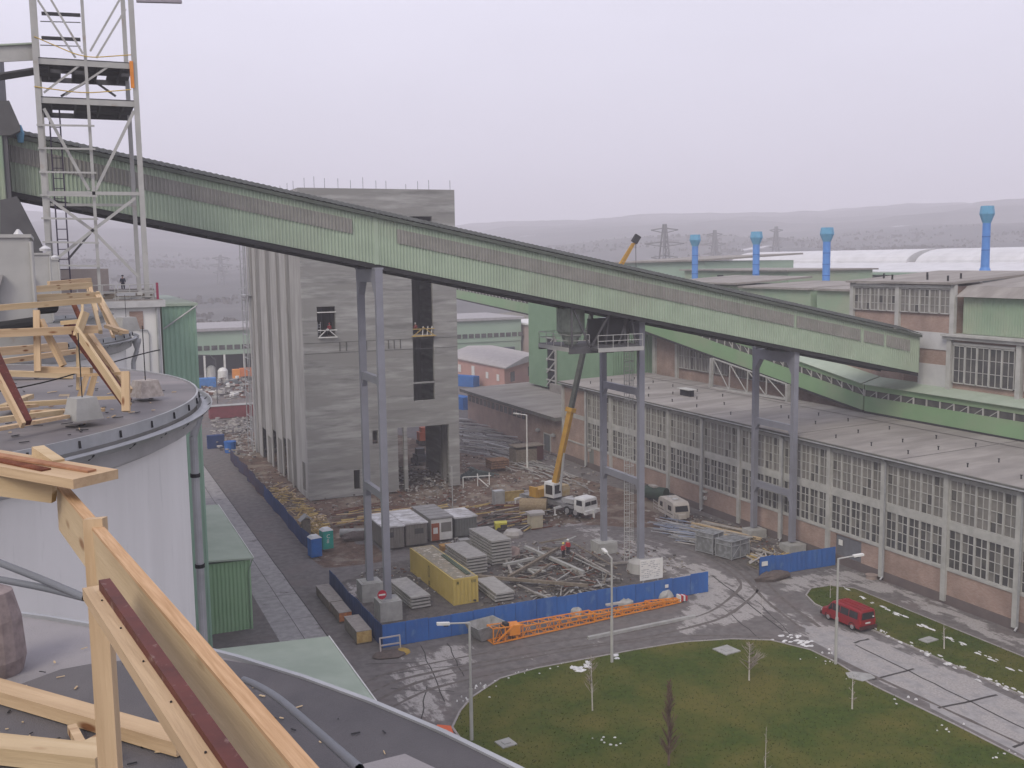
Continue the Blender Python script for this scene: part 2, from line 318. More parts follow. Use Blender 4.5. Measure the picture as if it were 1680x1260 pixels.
m = bpy.data.materials.new('ground'); m.use_nodes = True; nt = m.node_tree; L = nt.links.new; b = nt.nodes['Principled BSDF']; b.inputs['Roughness'].default_value = 0.88; b.inputs['Specular IOR Level'].default_value = 0.1
N = nt.nodes.new; t = N('ShaderNodeTexCoord')
av = N('ShaderNodeVertexColor'); av.layer_name = 'zones'; sp = N('ShaderNodeSeparateColor'); L(av.outputs[0], sp.inputs[0])
ag = N('ShaderNodeAttribute'); ag.attribute_name = 'grass_zone'
def gnoise(s, d=6, st=None, rough=0.6):
    n = N('ShaderNodeTexNoise'); n.inputs['Scale'].default_value = s; n.inputs['Detail'].default_value = d; n.inputs['Roughness'].default_value = rough
    if st: q = N('ShaderNodeMapping'); q.inputs['Scale'].default_value = st; L(t.outputs['Object'], q.inputs[0]); L(q.outputs[0], n.inputs[0])
    else: L(t.outputs['Object'], n.inputs[0])
    return n.outputs[0]
def mth(op, x, y):
    q = N('ShaderNodeMath'); q.operation = op
    for i, z in ((0, x), (1, y)):
        if isinstance(z, (int, float)): q.inputs[i].default_value = z
        else: L(z, q.inputs[i])
    return q.outputs[0]
def rng(x, a, b_): q = N('ShaderNodeMapRange'); q.interpolation_type = 'SMOOTHSTEP'; q.inputs[1].default_value = a; q.inputs[2].default_value = b_; L(x, q.inputs[0]); return q.outputs[0]
def mixc(f, c1, c2):
    q = N('ShaderNodeMixRGB')
    if isinstance(f, (int, float)): q.inputs[0].default_value = f
    else: L(f, q.inputs[0])
    for i, z in ((1, c1), (2, c2)):
        if isinstance(z, tuple): q.inputs[i].default_value = (*z, 1)
        else: L(z, q.inputs[i])
    return q.outputs[0]
nA = gnoise(0.22, 8); nB = gnoise(1.3, 7); nC = gnoise(6, 5); nD = gnoise(0.45, 9, (1,1,1), 0.68); nE = gnoise(0.9, 8, (1.3, 0.3, 1), 0.68)
asph = mixc(rng(nB, 0.35, 0.65), (0.165,0.154,0.15), (0.12,0.111,0.109)); asph = mixc(mth('MULTIPLY', rng(nA, 0.5, 0.68), 0.6), asph, (0.16,0.135,0.13))
slabc = mixc(rng(nB, 0.3, 0.7), (0.33,0.32,0.318), (0.245,0.237,0.238)); slabc = mixc(rng(nD, 0.56, 0.68), slabc, (0.12,0.11,0.11))
mudc = mixc(rng(nB, 0.35, 0.65), (0.15,0.10,0.075), (0.085,0.058,0.045)); mudc = mixc(rng(nA, 0.48, 0.62), mudc, (0.21,0.175,0.14)); mudc = mixc(rng(nD, 0.57, 0.66), mudc, (0.30,0.27,0.235)); mudc = mixc(mth('MULTIPLY', rng(nC, 0.56, 0.68), 0.6), mudc, (0.25,0.225,0.20))
yardc = mixc(rng(nB, 0.35, 0.65), (0.115,0.105,0.098), (0.075,0.068,0.066)); yardc = mixc(mth('MULTIPLY', rng(nC, 0.55, 0.7), 0.5), yardc, (0.24,0.23,0.215))
dustc = mixc(rng(nC, 0.35, 0.65), (0.36,0.345,0.335), (0.28,0.262,0.255)); grassc = mixc(rng(nB, 0.35, 0.65), (0.09,0.085,0.045), (0.13,0.115,0.085))
def gate(src, n, k=0.9): return rng(mth('ADD', src, mth('MULTIPLY', mth('SUBTRACT', n, 0.5), k)), 0.42, 0.58)
c = mixc(sp.outputs[0], asph, asph)
alpha = av.outputs[1]
c = mixc(gate(alpha, nC, 0.12), c, slabc)
c = mixc(gate(sp.outputs[2], nD, 0.8), c, yardc)
c = mixc(gate(sp.outputs[0], nD, 0.9), c, mudc)
dsel = rng(mth('ADD', mth('MULTIPLY', sp.outputs[1], 0.62), mth('MULTIPLY', mth('SUBTRACT', mth('ADD', mth('MULTIPLY', nD, 0.5), mth('MULTIPLY', nE, 0.5)), 0.5), 2.4)), 0.34, 0.50)
c = mixc(mth('MULTIPLY', dsel, rng(sp.outputs[1], 0.05, 0.3)), c, dustc)
c = mixc(gate(ag.outputs['Fac'], nD, 0.9), c, grassc)
L(c, b.inputs['Base Color'])
bp = N('ShaderNodeBump'); bp.inputs['Strength'].default_value = 0.6; bp.inputs['Distance'].default_value = 0.06; L(nC, bp.inputs['Height']); L(bp.outputs[0], b.inputs['Normal'])
me.materials.append(m)
# ---------------------------------------------------------------- lawns, kerbs, joints, snow
grassm = mat('lawn', (0.062,0.086,0.015), (0.040,0.062,0.011), scale=2.5, rough=0.95, bump=0.9, bscale=25, detail=8, c3=(0.105,0.098,0.024), scale3=0.16, lo3=0.42, hi3=0.62)
kerbm = mat('kerb_stone', (0.33,0.31,0.30), (0.24,0.225,0.22), scale=1.1)
def ztop(P, z, mt, name, sub=1.0):
    """flat blade of ground cover from an outline with a rounded skirt"""
    mb = MB(); mb.prism([(p[0], p[1]) for p in P], -0.05, z); return mb.build(name, mt)
LAWN = [G(*q) for q in ((742,1195),(755,1168),(775,1145),(820,1115),(880,1098),(950,1085),(1040,1068),(1120,1055),(1200,1050),(1265,1052),(1330,1068),(1375,1090),(1430,1125))]
LAWN = [Vector((23.2,30,0)), Vector((22.2,52,0))]+LAWN+[Vector((54.1,50,0)), Vector((54.3,30,0))]
LAWN = LAWN[::-1]
STRIP = [Vector(p+(0,)) for p in ((62.3,30),(68.4,30),(68.4,60),(68.4,75.5),(66.8,77.2),(64.6,77.3),(62.9,75.9),(62.0,73.6),(61.9,70),(62.1,60))]
def lawn(P, name):
    o = ztop(P, 0.09, grassm, name); struct(o)
    mb = MB(); n = len(P)
    for i in range(n):
        a_, b_ = P[i], P[(i+1)%n]
        if a_.y < 35 and b_.y < 35: continue
        mb.bar((a_.x,a_.y,0.06),(b_.x,b_.y,0.06),0.16,0.13)
    struct(mb.build('kerb', kerbm)); return o
lawn(LAWN, 'lawn'); lawn(STRIP, 'lawn')
def pointin(x, y, P):
    c_ = False; j = len(P)-1
    for i in range(len(P)):
        if (P[i][1] > y) != (P[j][1] > y) and x < (P[j][0]-P[i][0])*(y-P[i][1])/(P[j][1]-P[i][1])+P[i][0]: c_ = not c_
        j = i
    return c_
mb = MB(); rg = random.Random(3)
for P, n in ((LAWN, 26000), (STRIP, 8000)):
    x0 = min(p.x for p in P); x1 = max(p.x for p in P)
    for _ in range(n):
        x = rg.uniform(x0, x1); y = rg.uniform(42, 78)
        if not pointin(x, y, P): continue
        a_ = rg.uniform(0, 2*pi); h_ = rg.uniform(0.03, 0.10); w_ = rg.uniform(0.02, 0.06); l = rg.uniform(-0.05, 0.05)
        mb.add([(x-w_*cos(a_), y-w_*sin(a_), 0.088), (x+w_*cos(a_), y+w_*sin(a_), 0.088), (x+l, y+l, 0.088+h_)], [(0,1,2)], rg.randrange(3))
gt = [mat('tuft_a', (0.062,0.078,0.014)), mat('tuft_b', (0.095,0.095,0.025)), mat('tuft_c', (0.04,0.054,0.012))]
stuff(mb.build('grass', gt), 'short damp grass with yellowish patches on the lawns', 'grass')
# tar joints in the concrete road
tar = mat('tar_joint', (0.06,0.055,0.055), rough=0.9); mb = MB(); rg = random.Random(8)
def joint(pts, w=0.1):
    for a_, b_ in zip(pts[:-1], pts[1:]):
        d = (Vector(b_)-Vector(a_)); d.z = 0; nrm = Vector((-d.y, d.x, 0)).normalized()*(w/2)
        mb.add([Vector(a_)-nrm+Vector((0,0,.008)), Vector(b_)-nrm+Vector((0,0,.008)), Vector(b_)+nrm+Vector((0,0,.008)), Vector(a_)+nrm+Vector((0,0,.008))], [(0,1,2,3)])
def wob(p, q, n=8, k=0.06): 
    p = Vector(p); q = Vector(q); return [p.lerp(q, i/n)+Vector((rg.uniform(-k,k), rg.uniform(-k,k), 0)) for i in range(n+1)]
joint(wob(G(1170,945), G(1285,1035), 10), 0.14); joint(wob(G(1404,1058), G(1690,1200), 14), 0.14)
for a_, b_ in (((1370,1092),(1500,1180)),): joint(wob(G(*a_), G(*b_)), 0.08)
for q in (((1400,1055),(1425,1048)),((1432,1115),(1500,1097)),((1540,1162),(1635,1140)),((1660,1226),(1690,1215))): joint(wob(G(*q[0]), G(*q[1]), 5), 0.22)
for k_ in range(14): y = 62+k_*7.2; joint(wob((15.4,y,0),(19.2,y,0),4,0.02), 0.045)
joint(wob((17.3,40,0),(17.3,170,0),30,0.02), 0.05); joint(wob((19.25,40,0),(19.25,170,0),30,0.03), 0.10)
for q in ((600,1090,700,1085),(615,1110,760,1090),(690,1060,730,1150),(735,1055,760,1110),(640,1130,745,1135),(700,1125,690,1190),(1190,1000,1260,1060),(1240,985,1300,1045)): joint(wob(G(q[0],q[1]), G(q[2],q[3]), 7, 0.12), 0.09)
struct(mb.build('road_joint', tar))
rutm = mat('rut_earth', (0.105,0.092,0.085), (0.15,0.137,0.13), scale=2, rough=.95); mb = MB()
def track(pts, gap=1.7, w=.28):
    P = [G(*q) for q in pts]; Q = []
    for a_, b_ in zip(P[:-1], P[1:]): Q += [a_.lerp(b_, k/6) for k in range(6)]
    Q.append(P[-1])
    for _ in range(3): Q = [Q[0]]+[(Q[i-1]+Q[i]*2+Q[i+1])/4 for i in range(1, len(Q)-1)]+[Q[-1]]
    for s_ in (-1, 1):
        vs = []; 
        for i, q in enumerate(Q):
            d = (Q[min(i+1,len(Q)-1)]-Q[max(i-1,0)]).normalized(); n_ = Vector((-d.y,d.x,0)); ww = w*rg.uniform(.3,.75)
            vs += [q+n_*(s_*gap/2-ww)+Vector((0,0,.012)), q+n_*(s_*gap/2+ww)+Vector((0,0,.012))]
        mb.add(vs, [(2*i,2*i+2,2*i+3,2*i+1) for i in range(len(Q)-1)])
track([(560,1150),(640,1110),(760,1085),(900,1060),(1060,1040),(1180,1010),(1240,960),(1180,915),(1080,880),(980,868),(900,878)])
track([(600,1170),(690,1125),(820,1095),(960,1070),(1120,1048),(1260,1050),(1360,1085),(1500,1150),(1660,1225)])
track([(1330,1030),(1270,985),(1230,940),(1170,900),(1090,868)])
struct(mb.build('tyre_tracks', rutm))
# snow remnants
def blobpoly(c, rx, ry, rg, n=14, ang=0.0):
    out = []
    for i in range(n):
        a_ = 2*pi*i/n; k = rg.uniform(0.6, 1.15); x = rx*k*cos(a_); y = ry*k*sin(a_); out.append((c[0]+x*cos(ang)-y*sin(ang), c[1]+x*sin(ang)+y*cos(ang)))
    return out
mb = MB(); rg = random.Random(5)
def sn(px_, py_, rx, ry, n=1, spread=0.0, z=0.1, ang=0.0):
    c0 = G(px_, py_)
    for _ in range(n):
        c_ = (c0.x+rg.gauss(0, spread), c0.y+rg.gauss(0, spread)); P = blobpoly(c_, rx*rg.uniform(.5,1.2), ry*rg.uniform(.5,1.2), rg, ang=ang)
        zt = z+rg.uniform(0.02, 0.07); k = len(mb.v)
        mb.add([(p[0], p[1], z-0.02) for p in P]+[(c_[0]+(p[0]-c_[0])*.6, c_[1]+(p[1]-c_[1])*.6, zt) for p in P], [(i, (i+1)%14, 14+(i+1)%14, 14+i) for i in range(14)]+[tuple(range(14,28))])
sn(951,1094,0.55,0.5,5,0.35); sn(1009,1078,0.3,0.25,3,0.2); sn(1295,1048,0.3,0.15,14,0.7,0.02); sn(1320,1055,0.35,0.15,14,0.6,0.02); sn(1000,1217,0.12,0.1,9,0.5); sn(1155,975,.2,.1,3,.3,0.02)
for i in range(15):
    t_ = (i+rg.random())/15; c0 = G(1380+t_*290, 965+t_*138); 
    for _ in range(2): 
        k_ = 0.6 if rg.random() < .5 else 0.25; P0 = (c0.x+rg.uniform(-.3,.3), c0.y+rg.uniform(-.5,.5)); s_ = len(mb.v); P = blobpoly(P0, 0.13*k_*2, 0.45*k_*2, rg)
        mb.add([(p[0],p[1],0.07) for p in P]+[(P0[0]+(p[0]-P0[0])*.6, P0[1]+(p[1]-P0[1])*.6, 0.14) for p in P], [(i_, (i_+1)%14, 14+(i_+1)%14, 14+i_) for i_ in range(14)]+[tuple(range(14,28))])
for i in range(70):
    t_ = rg.random(); y = 47+t_*23; x = 62.25+rg.gauss(0,0.3); s_ = rg.uniform(.03,.14); P = blobpoly((x,y), s_, s_*2.5, rg)
    mb.add([(p[0],p[1],0.05) for p in P]+[(x+(p[0]-x)*.6, y+(p[1]-y)*.6, 0.15) for p in P], [(i_, (i_+1)%14, 14+(i_+1)%14, 14+i_) for i_ in range(14)]+[tuple(range(14,28))])
for i in range(60):
    p = G(*rg.choice([(760,1150),(800,1125),(850,1108),(905,1095),(1340,1075),(1360,1085),(1400,1108),(1480,1150),(1560,1195),(1650,1240)])); p = p+Vector((rg.gauss(0,.9), rg.gauss(0,.35),0)); s_ = rg.uniform(.04,.14); P = blobpoly((p.x,p.y), s_, s_, rg)
    mb.add([(q[0],q[1],0.02) for q in P]+[(p.x+(q[0]-p.x)*.6, p.y+(q[1]-p.y)*.6, 0.13) for q in P], [(i_, (i_+1)%14, 14+(i_+1)%14, 14+i_) for i_ in range(14)]+[tuple(range(14,28))])
stuff(mb.build('snow_patches', snow), 'thin remnants of snow along the kerbs and on the lawn', 'snow')
# ---------------------------------------------------------------- hills
def hill_h(X, Y):
    D = np.hypot(X, Y); az = np.degrees(np.arctan2(X, Y))
    prof = np.interp(D, [0,480,700,1050,1650,2500,3000,3500], [-6,-6,6,34,70,132,140,140])
    crest = np.interp(az, [-30,-3,3,10,20,28,38,50,60], [1.12,1.08,1.03,0.95,0.90,0.96,1.03,1.06,1.06])
    h = prof*crest+(vnoise(X,Y,210,11)-0.5)*26*np.clip((D-500)/500,0,1)+(vnoise(X,Y,60,12)-0.5)*7*np.clip((D-480)/200,0,1)+(vnoise(X,Y,18,13)-0.5)*2.0*np.clip((D-480)/200,0,1)
    return h
na, nr = 300, 90; azs = np.radians(np.linspace(-28, 72, na)); rs = 470*(3300/470)**(np.linspace(0,1,nr))
AZ, RS = np.meshgrid(azs, rs, indexing='ij'); HX = RS*np.sin(AZ); HY = RS*np.cos(AZ); HZ = hill_h(HX, HY)
vv = np.stack([HX,HY,HZ],-1).reshape(-1,3); ii, jj = np.meshgrid(np.arange(na-1), np.arange(nr-1), indexing='ij'); a = (ii*nr+jj).ravel()
me = bpy.data.meshes.new('hills'); me.from_pydata(vv.tolist(), [], np.stack([a, a+nr, a+nr+1, a+1],1).tolist()); me.polygons.foreach_set('use_smooth', [True]*((na-1)*(nr-1)))
hm = mat('hillside', (0.115,0.113,0.112), (0.065,0.066,0.068), scale=0.012, rough=1.0, detail=10, c3=(0.55,0.55,0.58), scale3=0.009, lo3=0.68, hi3=0.71, stretch=(0.6,1.6,1)); me.materials.append(hm)
ho = bpy.data.objects.new('hills', me); COL.objects.link(ho); struct(ho)
# scrub on the slope: leafless thickets
mb = MB(); rg = random.Random(21); NS = 14000
_az = np.radians(np.array([rg.uniform(-6, 58) for _ in range(NS)])); _rr = np.array([480+900*rg.random()**1.3 for _ in range(NS)])
_X = _rr*np.sin(_az); _Y = _rr*np.cos(_az); _Z = hill_h(_X, _Y); _c = vnoise(_X, _Y, 55, 9); _d = vnoise(_X, _Y, 70, 9)
for x, y, z, c_, d_ in zip(_X.tolist(), _Y.tolist(), _Z.tolist(), _c.tolist(), _d.tolist()):
    if c_ < .5: continue
    s_ = rg.uniform(0.8, 2.6)*(0.6+d_)
    for k_ in range(5):
        a_ = rg.uniform(0,2*pi); dx, dy = cos(a_)*s_*rg.uniform(.3,.7), sin(a_)*s_*rg.uniform(.3,.7); ox, oy = rg.uniform(-s_,s_)*.5, rg.uniform(-s_,s_)*.5
        mb.add([(x+ox-dx,y+oy-dy,z-.3),(x+ox+dx,y+oy+dy,z-.3),(x+ox+dx*.6,y+oy+dy*.6,z+s_*rg.uniform(.6,1)),(x+ox-dx*.5,y+oy-dy*.5,z+s_*rg.uniform(.6,1.1))], [(0,1,2,3)], rg.randrange(2))
stuff(mb.build('hillside_scrub', [mat('scrub_a',(0.075,0.068,0.06)), mat('scrub_b',(0.10,0.09,0.08))]), 'grey leafless scrub covering the hazy hillside', 'scrub')
# haze
HAZE_D = 0.00066
mb = MB(); mb.box(-3400, 3400, -450, 3400, -9, 235); hz = mb.build('haze', mat('_tmp', (1,1,1))); hz['kind'] = 'stuff'; hz['label'] = 'pale wintry haze lying over the whole site and the hills'; hz['category'] = 'haze'
hmv = bpy.data.materials.new('haze'); hmv.use_nodes = True; n2 = hmv.node_tree; n2.nodes.clear(); om = n2.nodes.new('ShaderNodeOutputMaterial'); pv = n2.nodes.new('ShaderNodeVolumePrincipled')
pv.inputs['Color'].default_value = (0.94,0.925,0.985,1); pv.inputs['Density'].default_value = HAZE_D; n2.links.new(pv.outputs[0], om.inputs['Volume']); hz.data.materials.clear(); hz.data.materials.append(hmv)
# ================================================================ CONCRETE TOWER UNDER CONSTRUCTION
def wall_grid(mb, axis, const, thick, a0, a1, z0, z1, holes, m=0):
    """wall in plane axis=const (thickness towards +), spanning a0..a1 x z0..z1 with rectangular holes (a,b,zl,zh)"""
    As = sorted({a0, a1, *[h for q in holes for h in q[:2]]}); Zs = sorted({z0, z1, *[h for q in holes for h in q[2:4]]})
    As = [v for v in As if a0 <= v <= a1]; Zs = [v for v in Zs if z0 <= v <= z1]
    for i in range(len(As)-1):
        j = 0
        while j < len(Zs)-1:
            ac = (As[i]+As[i+1])/2; zc = (Zs[j]+Zs[j+1])/2
            if any(q[0] < ac < q[1] and q[2] < zc < q[3] for q in holes): j += 1; continue
            k = j+1
            while k < len(Zs)-1 and not any(q[0] < ac < q[1] and q[2] < (Zs[k]+Zs[k+1])/2 < q[3] for q in holes): k += 1
            if axis == 'y': mb.box(As[i], As[i+1], const, const+thick, Zs[j], Zs[k], m)
            else: mb.box(const, const+thick, As[i], As[i+1], Zs[j], Zs[k], m)
            j = k
tw = thing('concrete_tower', 'tall unfinished bare concrete tower with vertical ribs and dark openings', 'tower', (40,158,0))
mb = MB(); TH = 41.75
fh = [(31.0,33.5,22.0,26.15),(44.3,47.35,21.9,30.6),(44.25,47.35,15.2,21.85-0.25),(44.2,47.35,12.6,15.0),(44.3,47.45,36.2,38.1),(43.1,49.3,0.0,8.95),(41.7,42.6,0.0,9.0),(38.1,38.9,7.0,8.9),(35.3,36.2,0.9,3.6)]
wall_grid(mb, 'y', 136.6, 0.6, 29.1, 50.85, 0, TH, fh)
wall_grid(mb, 'y', 179.2, 0.6, 29.7, 50.25, 0, TH, [(45.5,47.5,0,5)])
wall_grid(mb, 'x', 50.25, 0.6, 137.2, 179.2, 0, TH, [(150,170,0,9)])
wb = mb.build('wall', conc, tw)
# left face: proud bright panels between recessed channels
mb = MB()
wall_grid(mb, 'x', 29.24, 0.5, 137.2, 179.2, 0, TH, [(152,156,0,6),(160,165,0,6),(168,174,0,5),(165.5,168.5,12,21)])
mb.build('recessed_wall', mat('shaded_concrete', (0.23,0.225,0.215), (0.13,0.127,0.12), scale=0.9, stretch=(1,1,.15), rough=.95, detail=7), tw)  # darker streaked concrete: the shade of the channels is painted into the colour
mb = MB()
for y0, y1, hs in ((137.2,144.4,[(138.6,140.6,0.8,4.8)]),(147.3,150.5+1,[(148,150.5,0,6.5)]),(154.2,159.0,[(155,158,0,5.5)]),(162.6,167.9,[(163.5,166.5,0,4.5)]),(171.9,174.5,[]),(176.3,179.8,[])):
    wall_grid(mb, 'x', 29.1, .135, y0, y1, 0, TH, hs)
mb.build('rib', conc_l, tw)
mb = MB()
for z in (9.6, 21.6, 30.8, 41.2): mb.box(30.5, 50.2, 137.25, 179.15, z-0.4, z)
mb.build('floor_slab', mat('shaded_concrete', (0.2,0.2,0.19)), tw)  # interior shade is painted into the slab colour
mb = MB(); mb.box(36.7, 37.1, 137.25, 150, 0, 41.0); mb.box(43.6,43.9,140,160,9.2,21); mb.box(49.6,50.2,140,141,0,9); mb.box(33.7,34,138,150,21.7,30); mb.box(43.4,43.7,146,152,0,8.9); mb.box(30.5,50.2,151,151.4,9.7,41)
mb.build('inner_wall', mat('shaded_concrete', (0.2,0.2,0.19)), tw)  # dark colour stands in for the shade inside the doorway and openings
for x in (30.0,31.3,32.7,34.5,36.2,37.9,39.7,41.1,43.9,45.6,47.2,50.3):
    mb = MB(); hgt_ = random.Random(x).choice([.7,1.1,1.3,1.5]); mb.box(x-.02, x+.02, 136.8, 136.84, TH, TH+hgt_); mb.build('starter_bar', dark, tw)
for y in (141,145,150,156,163,170): mb = MB(); mb.box(29.4,29.44,y,y+.05,TH,TH+1.2); mb.build('starter_bar', dark, tw)
mb = MB()   # drips, ledges and tie holes: pour joints
for z in (19.9, 21.3): mb.box(29.08, 50.87, 136.56, 136.6, z, z+0.05)
for x in (34.4, 37.2, 40.3, 42.0):
    for s_ in (-.45,.45): mb.box(x+s_-.05, x+s_+.05, 136.5, 136.6, 20.1, 21.3)
mb.build('pour_joint', mat('joint_grey', (0.13,0.13,0.125)), tw)
# timber railing frames in openings
def rail_frame(x0, x1, z, y=136.3, col=None, nm='guard_rail'):
    t = thing(nm, 'white timber guard rail across the window opening of the concrete tower' if z > 21.95 and x0 < 40 else 'yellow edged working platform with white props in the tall tower opening', 'guard rail', ((x0+x1)/2, y, z))
    mb = MB(); mb.bar((x0,y,z+1.0),(x1,y,z+1.0),.1,.1); mb.bar((x0,y,z),(( x0+x1)/2,y,z+1.2),.1); mb.bar((x1,y,z),((x0+x1)/2,y,z+1.2),.1); mb.bar((x0,y,z+.05),(x1,y,z+.05),.14); mb.build('rail', white if z > 21.95 and x0 < 40 else wood_y, t); return t
rail_frame(31.0, 33.6, 22.0); rf = rail_frame(44.2, 47.4, 21.65)
mb = MB(); mb.box(44.1,47.5,136.0,137.6,21.62,21.72); mb.build('deck', wood_y, rf)
mb = MB(); [mb.bar((x,136.4,21.7),(x+.15,136.4,23.0),.1) for x in (45.6,46.3,46.9)]; mb.build('prop', white, rf)
mb = MB(); mb.bar((31.0,136.5,25.4),(33.5,136.5,25.4),.25,.12); mb.build('lintel_bar', white, tw)
mb = MB(); [mb.bar((31.1,136.9,22+i*.35),(31.5,136.9,22+i*.35),.06) for i in range(6)]; mb.tube((31.1,136.9,22),(31.1,136.9,24.1),.04); mb.tube((31.5,136.9,22),(31.5,136.9,24.1),.04)
tag(mb.build('ladder', galvm), 'small metal ladder standing inside the left window opening of the tower', 'ladder')
# scaffold poles by far left corner of the tower
sf = thing('scaffold', 'tall thin scaffold climbing the far left corner of the concrete tower', 'scaffold', (28.6,178,0))
mb = MB(); 
for y in (176.5, 181.5):
    for x in (28.3, 29.0-.15): mb.tube((x,y,0),(x,y,41.0),.09,6)
mb.build('pole', galvm, sf); mb = MB()
for z in range(2, 41, 2): mb.bar((28.3,176.5,z),(28.3,181.5,z),.08); mb.bar((28.3,181.5,z),(28.85,181.5,z),.08)
mb.box(28.0,29.0,176,182,26.6,26.8); mb.bar((27.9,176,27.6),(27.9,182,27.6),.1); mb.build('ledger', galvm, sf)

# ================================================================ MAIN INCLINED GALLERY
def gz(x): return 37.08-0.2087*x   # underside height along x at the near face
GY0, GY1 = 88.0, 94.2; GH = 4.35
gal = thing('conveyor_gallery', 'long inclined corrugated pale green conveyor gallery crossing the site', 'conveyor gallery', (40,91,gz(40)))
GX0, GX1 = -4.0, 88.0
mb = MB()
def gseg(xa, xb, h=GH):
    o = Vector((xa, GY0, gz(xa))); u = Vector((xb-xa, 0, gz(xb)-gz(xa))); mb.corr(o, u, Vector((0,0,h)), (0,-1,0), 0.30, 0.085)
gseg(GX0, 25.3); gseg(25.5, GX1)
mb.corr((GX0,GY1,gz(GX0)), (GX1-GX0,0,gz(GX1)-gz(GX0)), (0,0,GH), (0,1,0), 0.26, 0.05)
mb.build('side_wall', galv, gal)
mb = MB(); mb.box(25.2,25.6,GY0-.10,GY0,gz(25.4)-.02,gz(25.4)+GH+.03); mb.build('joint_cover', galv, gal); mb = MB(); mb.add([(GX1,GY0,gz(GX1)),(GX1,GY1,gz(GX1)),(GX1,GY1,gz(GX1)+GH),(GX1,(GY0+GY1)/2,gz(GX1)+GH+.5),(GX1,GY0,gz(GX1)+GH)], [(0,1,2,3,4)]); mb.box(GX1-.02,GX1+.05,GY0-.1,GY0+.05,gz(GX1),gz(GX1)+GH)
mb.build('end_wall', galv, gal)
# translucent band set 1-2 m under the eaves
mb = MB()
def band(xa, xb): mb.corr((xa,GY0-.10,gz(xa)+GH-2.15), (xb-xa,0,gz(xb)-gz(xa)), (0,0,1.25), (0,-1,0), 0.30, 0.085)
band(-3, 23.3); band(27.3, 70.5)
for x in (70.9,): band(x, 79.5)
band(80,82.8); band(83.2,86.6)
mb.build('light_band', galv_f, gal)
mb = MB(); xm = (GY0+GY1)/2    # roof: two corrugated pitches
for ya, yb in ((GY0-.45, xm), (GY1+.45, xm)):
    n = 380; vs = []; fs = []
    for i in range(n+1):
        x = GX0-.2+(GX1+.5-GX0)*i/n; dz = 0.06*(i % 2); z = gz(x)+GH; vs += [(x,ya,z+.03+dz),(x,yb,z+.72+dz)]
    for i in range(n): fs.append((2*i,2*i+2,2*i+3,2*i+1))
    mb.add(vs, fs)
mb.build('roof', mat('gallery_roof', (0.085,0.09,0.085),(0.06,0.065,0.06),scale=.6), gal)
mb = MB()
def gbeam(y0, y1, d0, d1, m=0):
    mb.add([(x,y,gz(x)+d) for x in (GX0-.2,GX1+.1) for y,d in ((y0,d0),(y1,d0),(y1,d1),(y0,d1))], [(0,1,2,3),(7,6,5,4),(0,4,5,1),(1,5,6,2),(2,6,7,3),(3,7,4,0)], m)
gbeam(GY0-.42, GY0-.02, GH-.32, GH-.02); mb.build('eaves_gutter', mat('gutter_dark', (0.10,0.115,0.10)), gal)
mb = MB(); gbeam(GY0+.02, GY1-.02, -.14, -.02); gbeam(GY0+.02, GY0+.2, -.40, -.14); gbeam(GY1-.4, GY1-.1, -.40, -.14)
for i in range(46): x = GX0+i*2.0; mb.bar((x,GY0+.4,gz(x)-.26),(x,GY1-.4,gz(x)-.26),.15,.2)
mb.build('underside', dark, gal)
# ---- pylons: two legs across the gallery, cross beams with haunches, block footings
def pylon(xn, yn, yf, xbeams, zfoot, label, wd=0.6, haunch=True):
    t = thing('gallery_pylon', label, 'pylon', (xn, (yn+yf)/2, 0), group='pylons carrying the inclined gallery')
    zt = gz(xn)-.48
    for y in (yn, yf):
        mb = MB(); mb.box(xn-wd/2, xn+wd/2, y-.26, y+.26, zfoot, zt-.01); mb.build('leg', pylonm, t)
    mb = MB(); mb.box(xn-wd/2-.02, xn+wd/2+.02, yn-.28, yf+.28, zt-1.1, zt+.02)
    for s_, y in ((1,yn+.26),(-1,yf-.26)): mb.ext([(xn-wd/2-.01,y,zt-1.1),(xn-wd/2-.01,y+s_*.8,zt-1.1),(xn-wd/2-.01,y,zt-2.3)], (wd+.02,0,0))
    mb.box(xn-wd/2-.1,xn+wd/2+.1,yn-.3,yn+.5,zt+.02,zt+.18); mb.box(xn-wd/2-.1,xn+wd/2+.1,yf-.5,yf+.3,zt+.02,zt+.18)
    mb.build('head_beam', pylonm, t)
    for z in xbeams:
        mb = MB(); mb.box(xn-wd/2+.08, xn+wd/2-.08, yn+.26, yf-.26, z-.4, z+.3)
        for s_, y in ((1,yn+.26),(-1,yf-.26)): mb.ext([(xn-wd/2+.09,y,z-.4),(xn-wd/2+.09,y+s_*.5,z-.4),(xn-wd/2+.09,y,z-1.1)], (wd-.18,0,0))
        mb.build('cross_beam', pylonm, t)
    return t
pylon(25.35, 86.9+.6, 93.4, (21.6, 11.2), 1.7, 'tallest grey pylon, left of the yellow container, standing on two big concrete blocks', 0.62)
pylon(53.0, 90.3-.6, 97.6, (18.6, 9.3), 0.3, 'middle grey pylon beside the scrap timber heap and the white site sign')
pylon(71.35, 88.6, 95.4, (13.6, 6.4), 1.1, 'right hand grey pylon close against the brick hall windows', 0.6)
def footing(x0, x1, y0, y1, h, label):
    mb = MB(); mb.box(x0, x1, y0, y1, -.1, h); mb.box(x0+.25, x1-.25, y0+.25, y1-.25, h, h+.05); tag(mb.build('concrete_footing', conc_b), label, 'concrete block')
footing(24.35,26.4,86.5,88.5,1.75,'pale concrete block under the nearer leg of the left pylon, beside the fence corner')
footing(24.3,26.35,92.4,94.4,1.75,'pale concrete block under the farther leg of the left pylon')
footing(51.9,54.1,96.5,98.6,1.2,'concrete block under the far leg of the middle pylon'); 
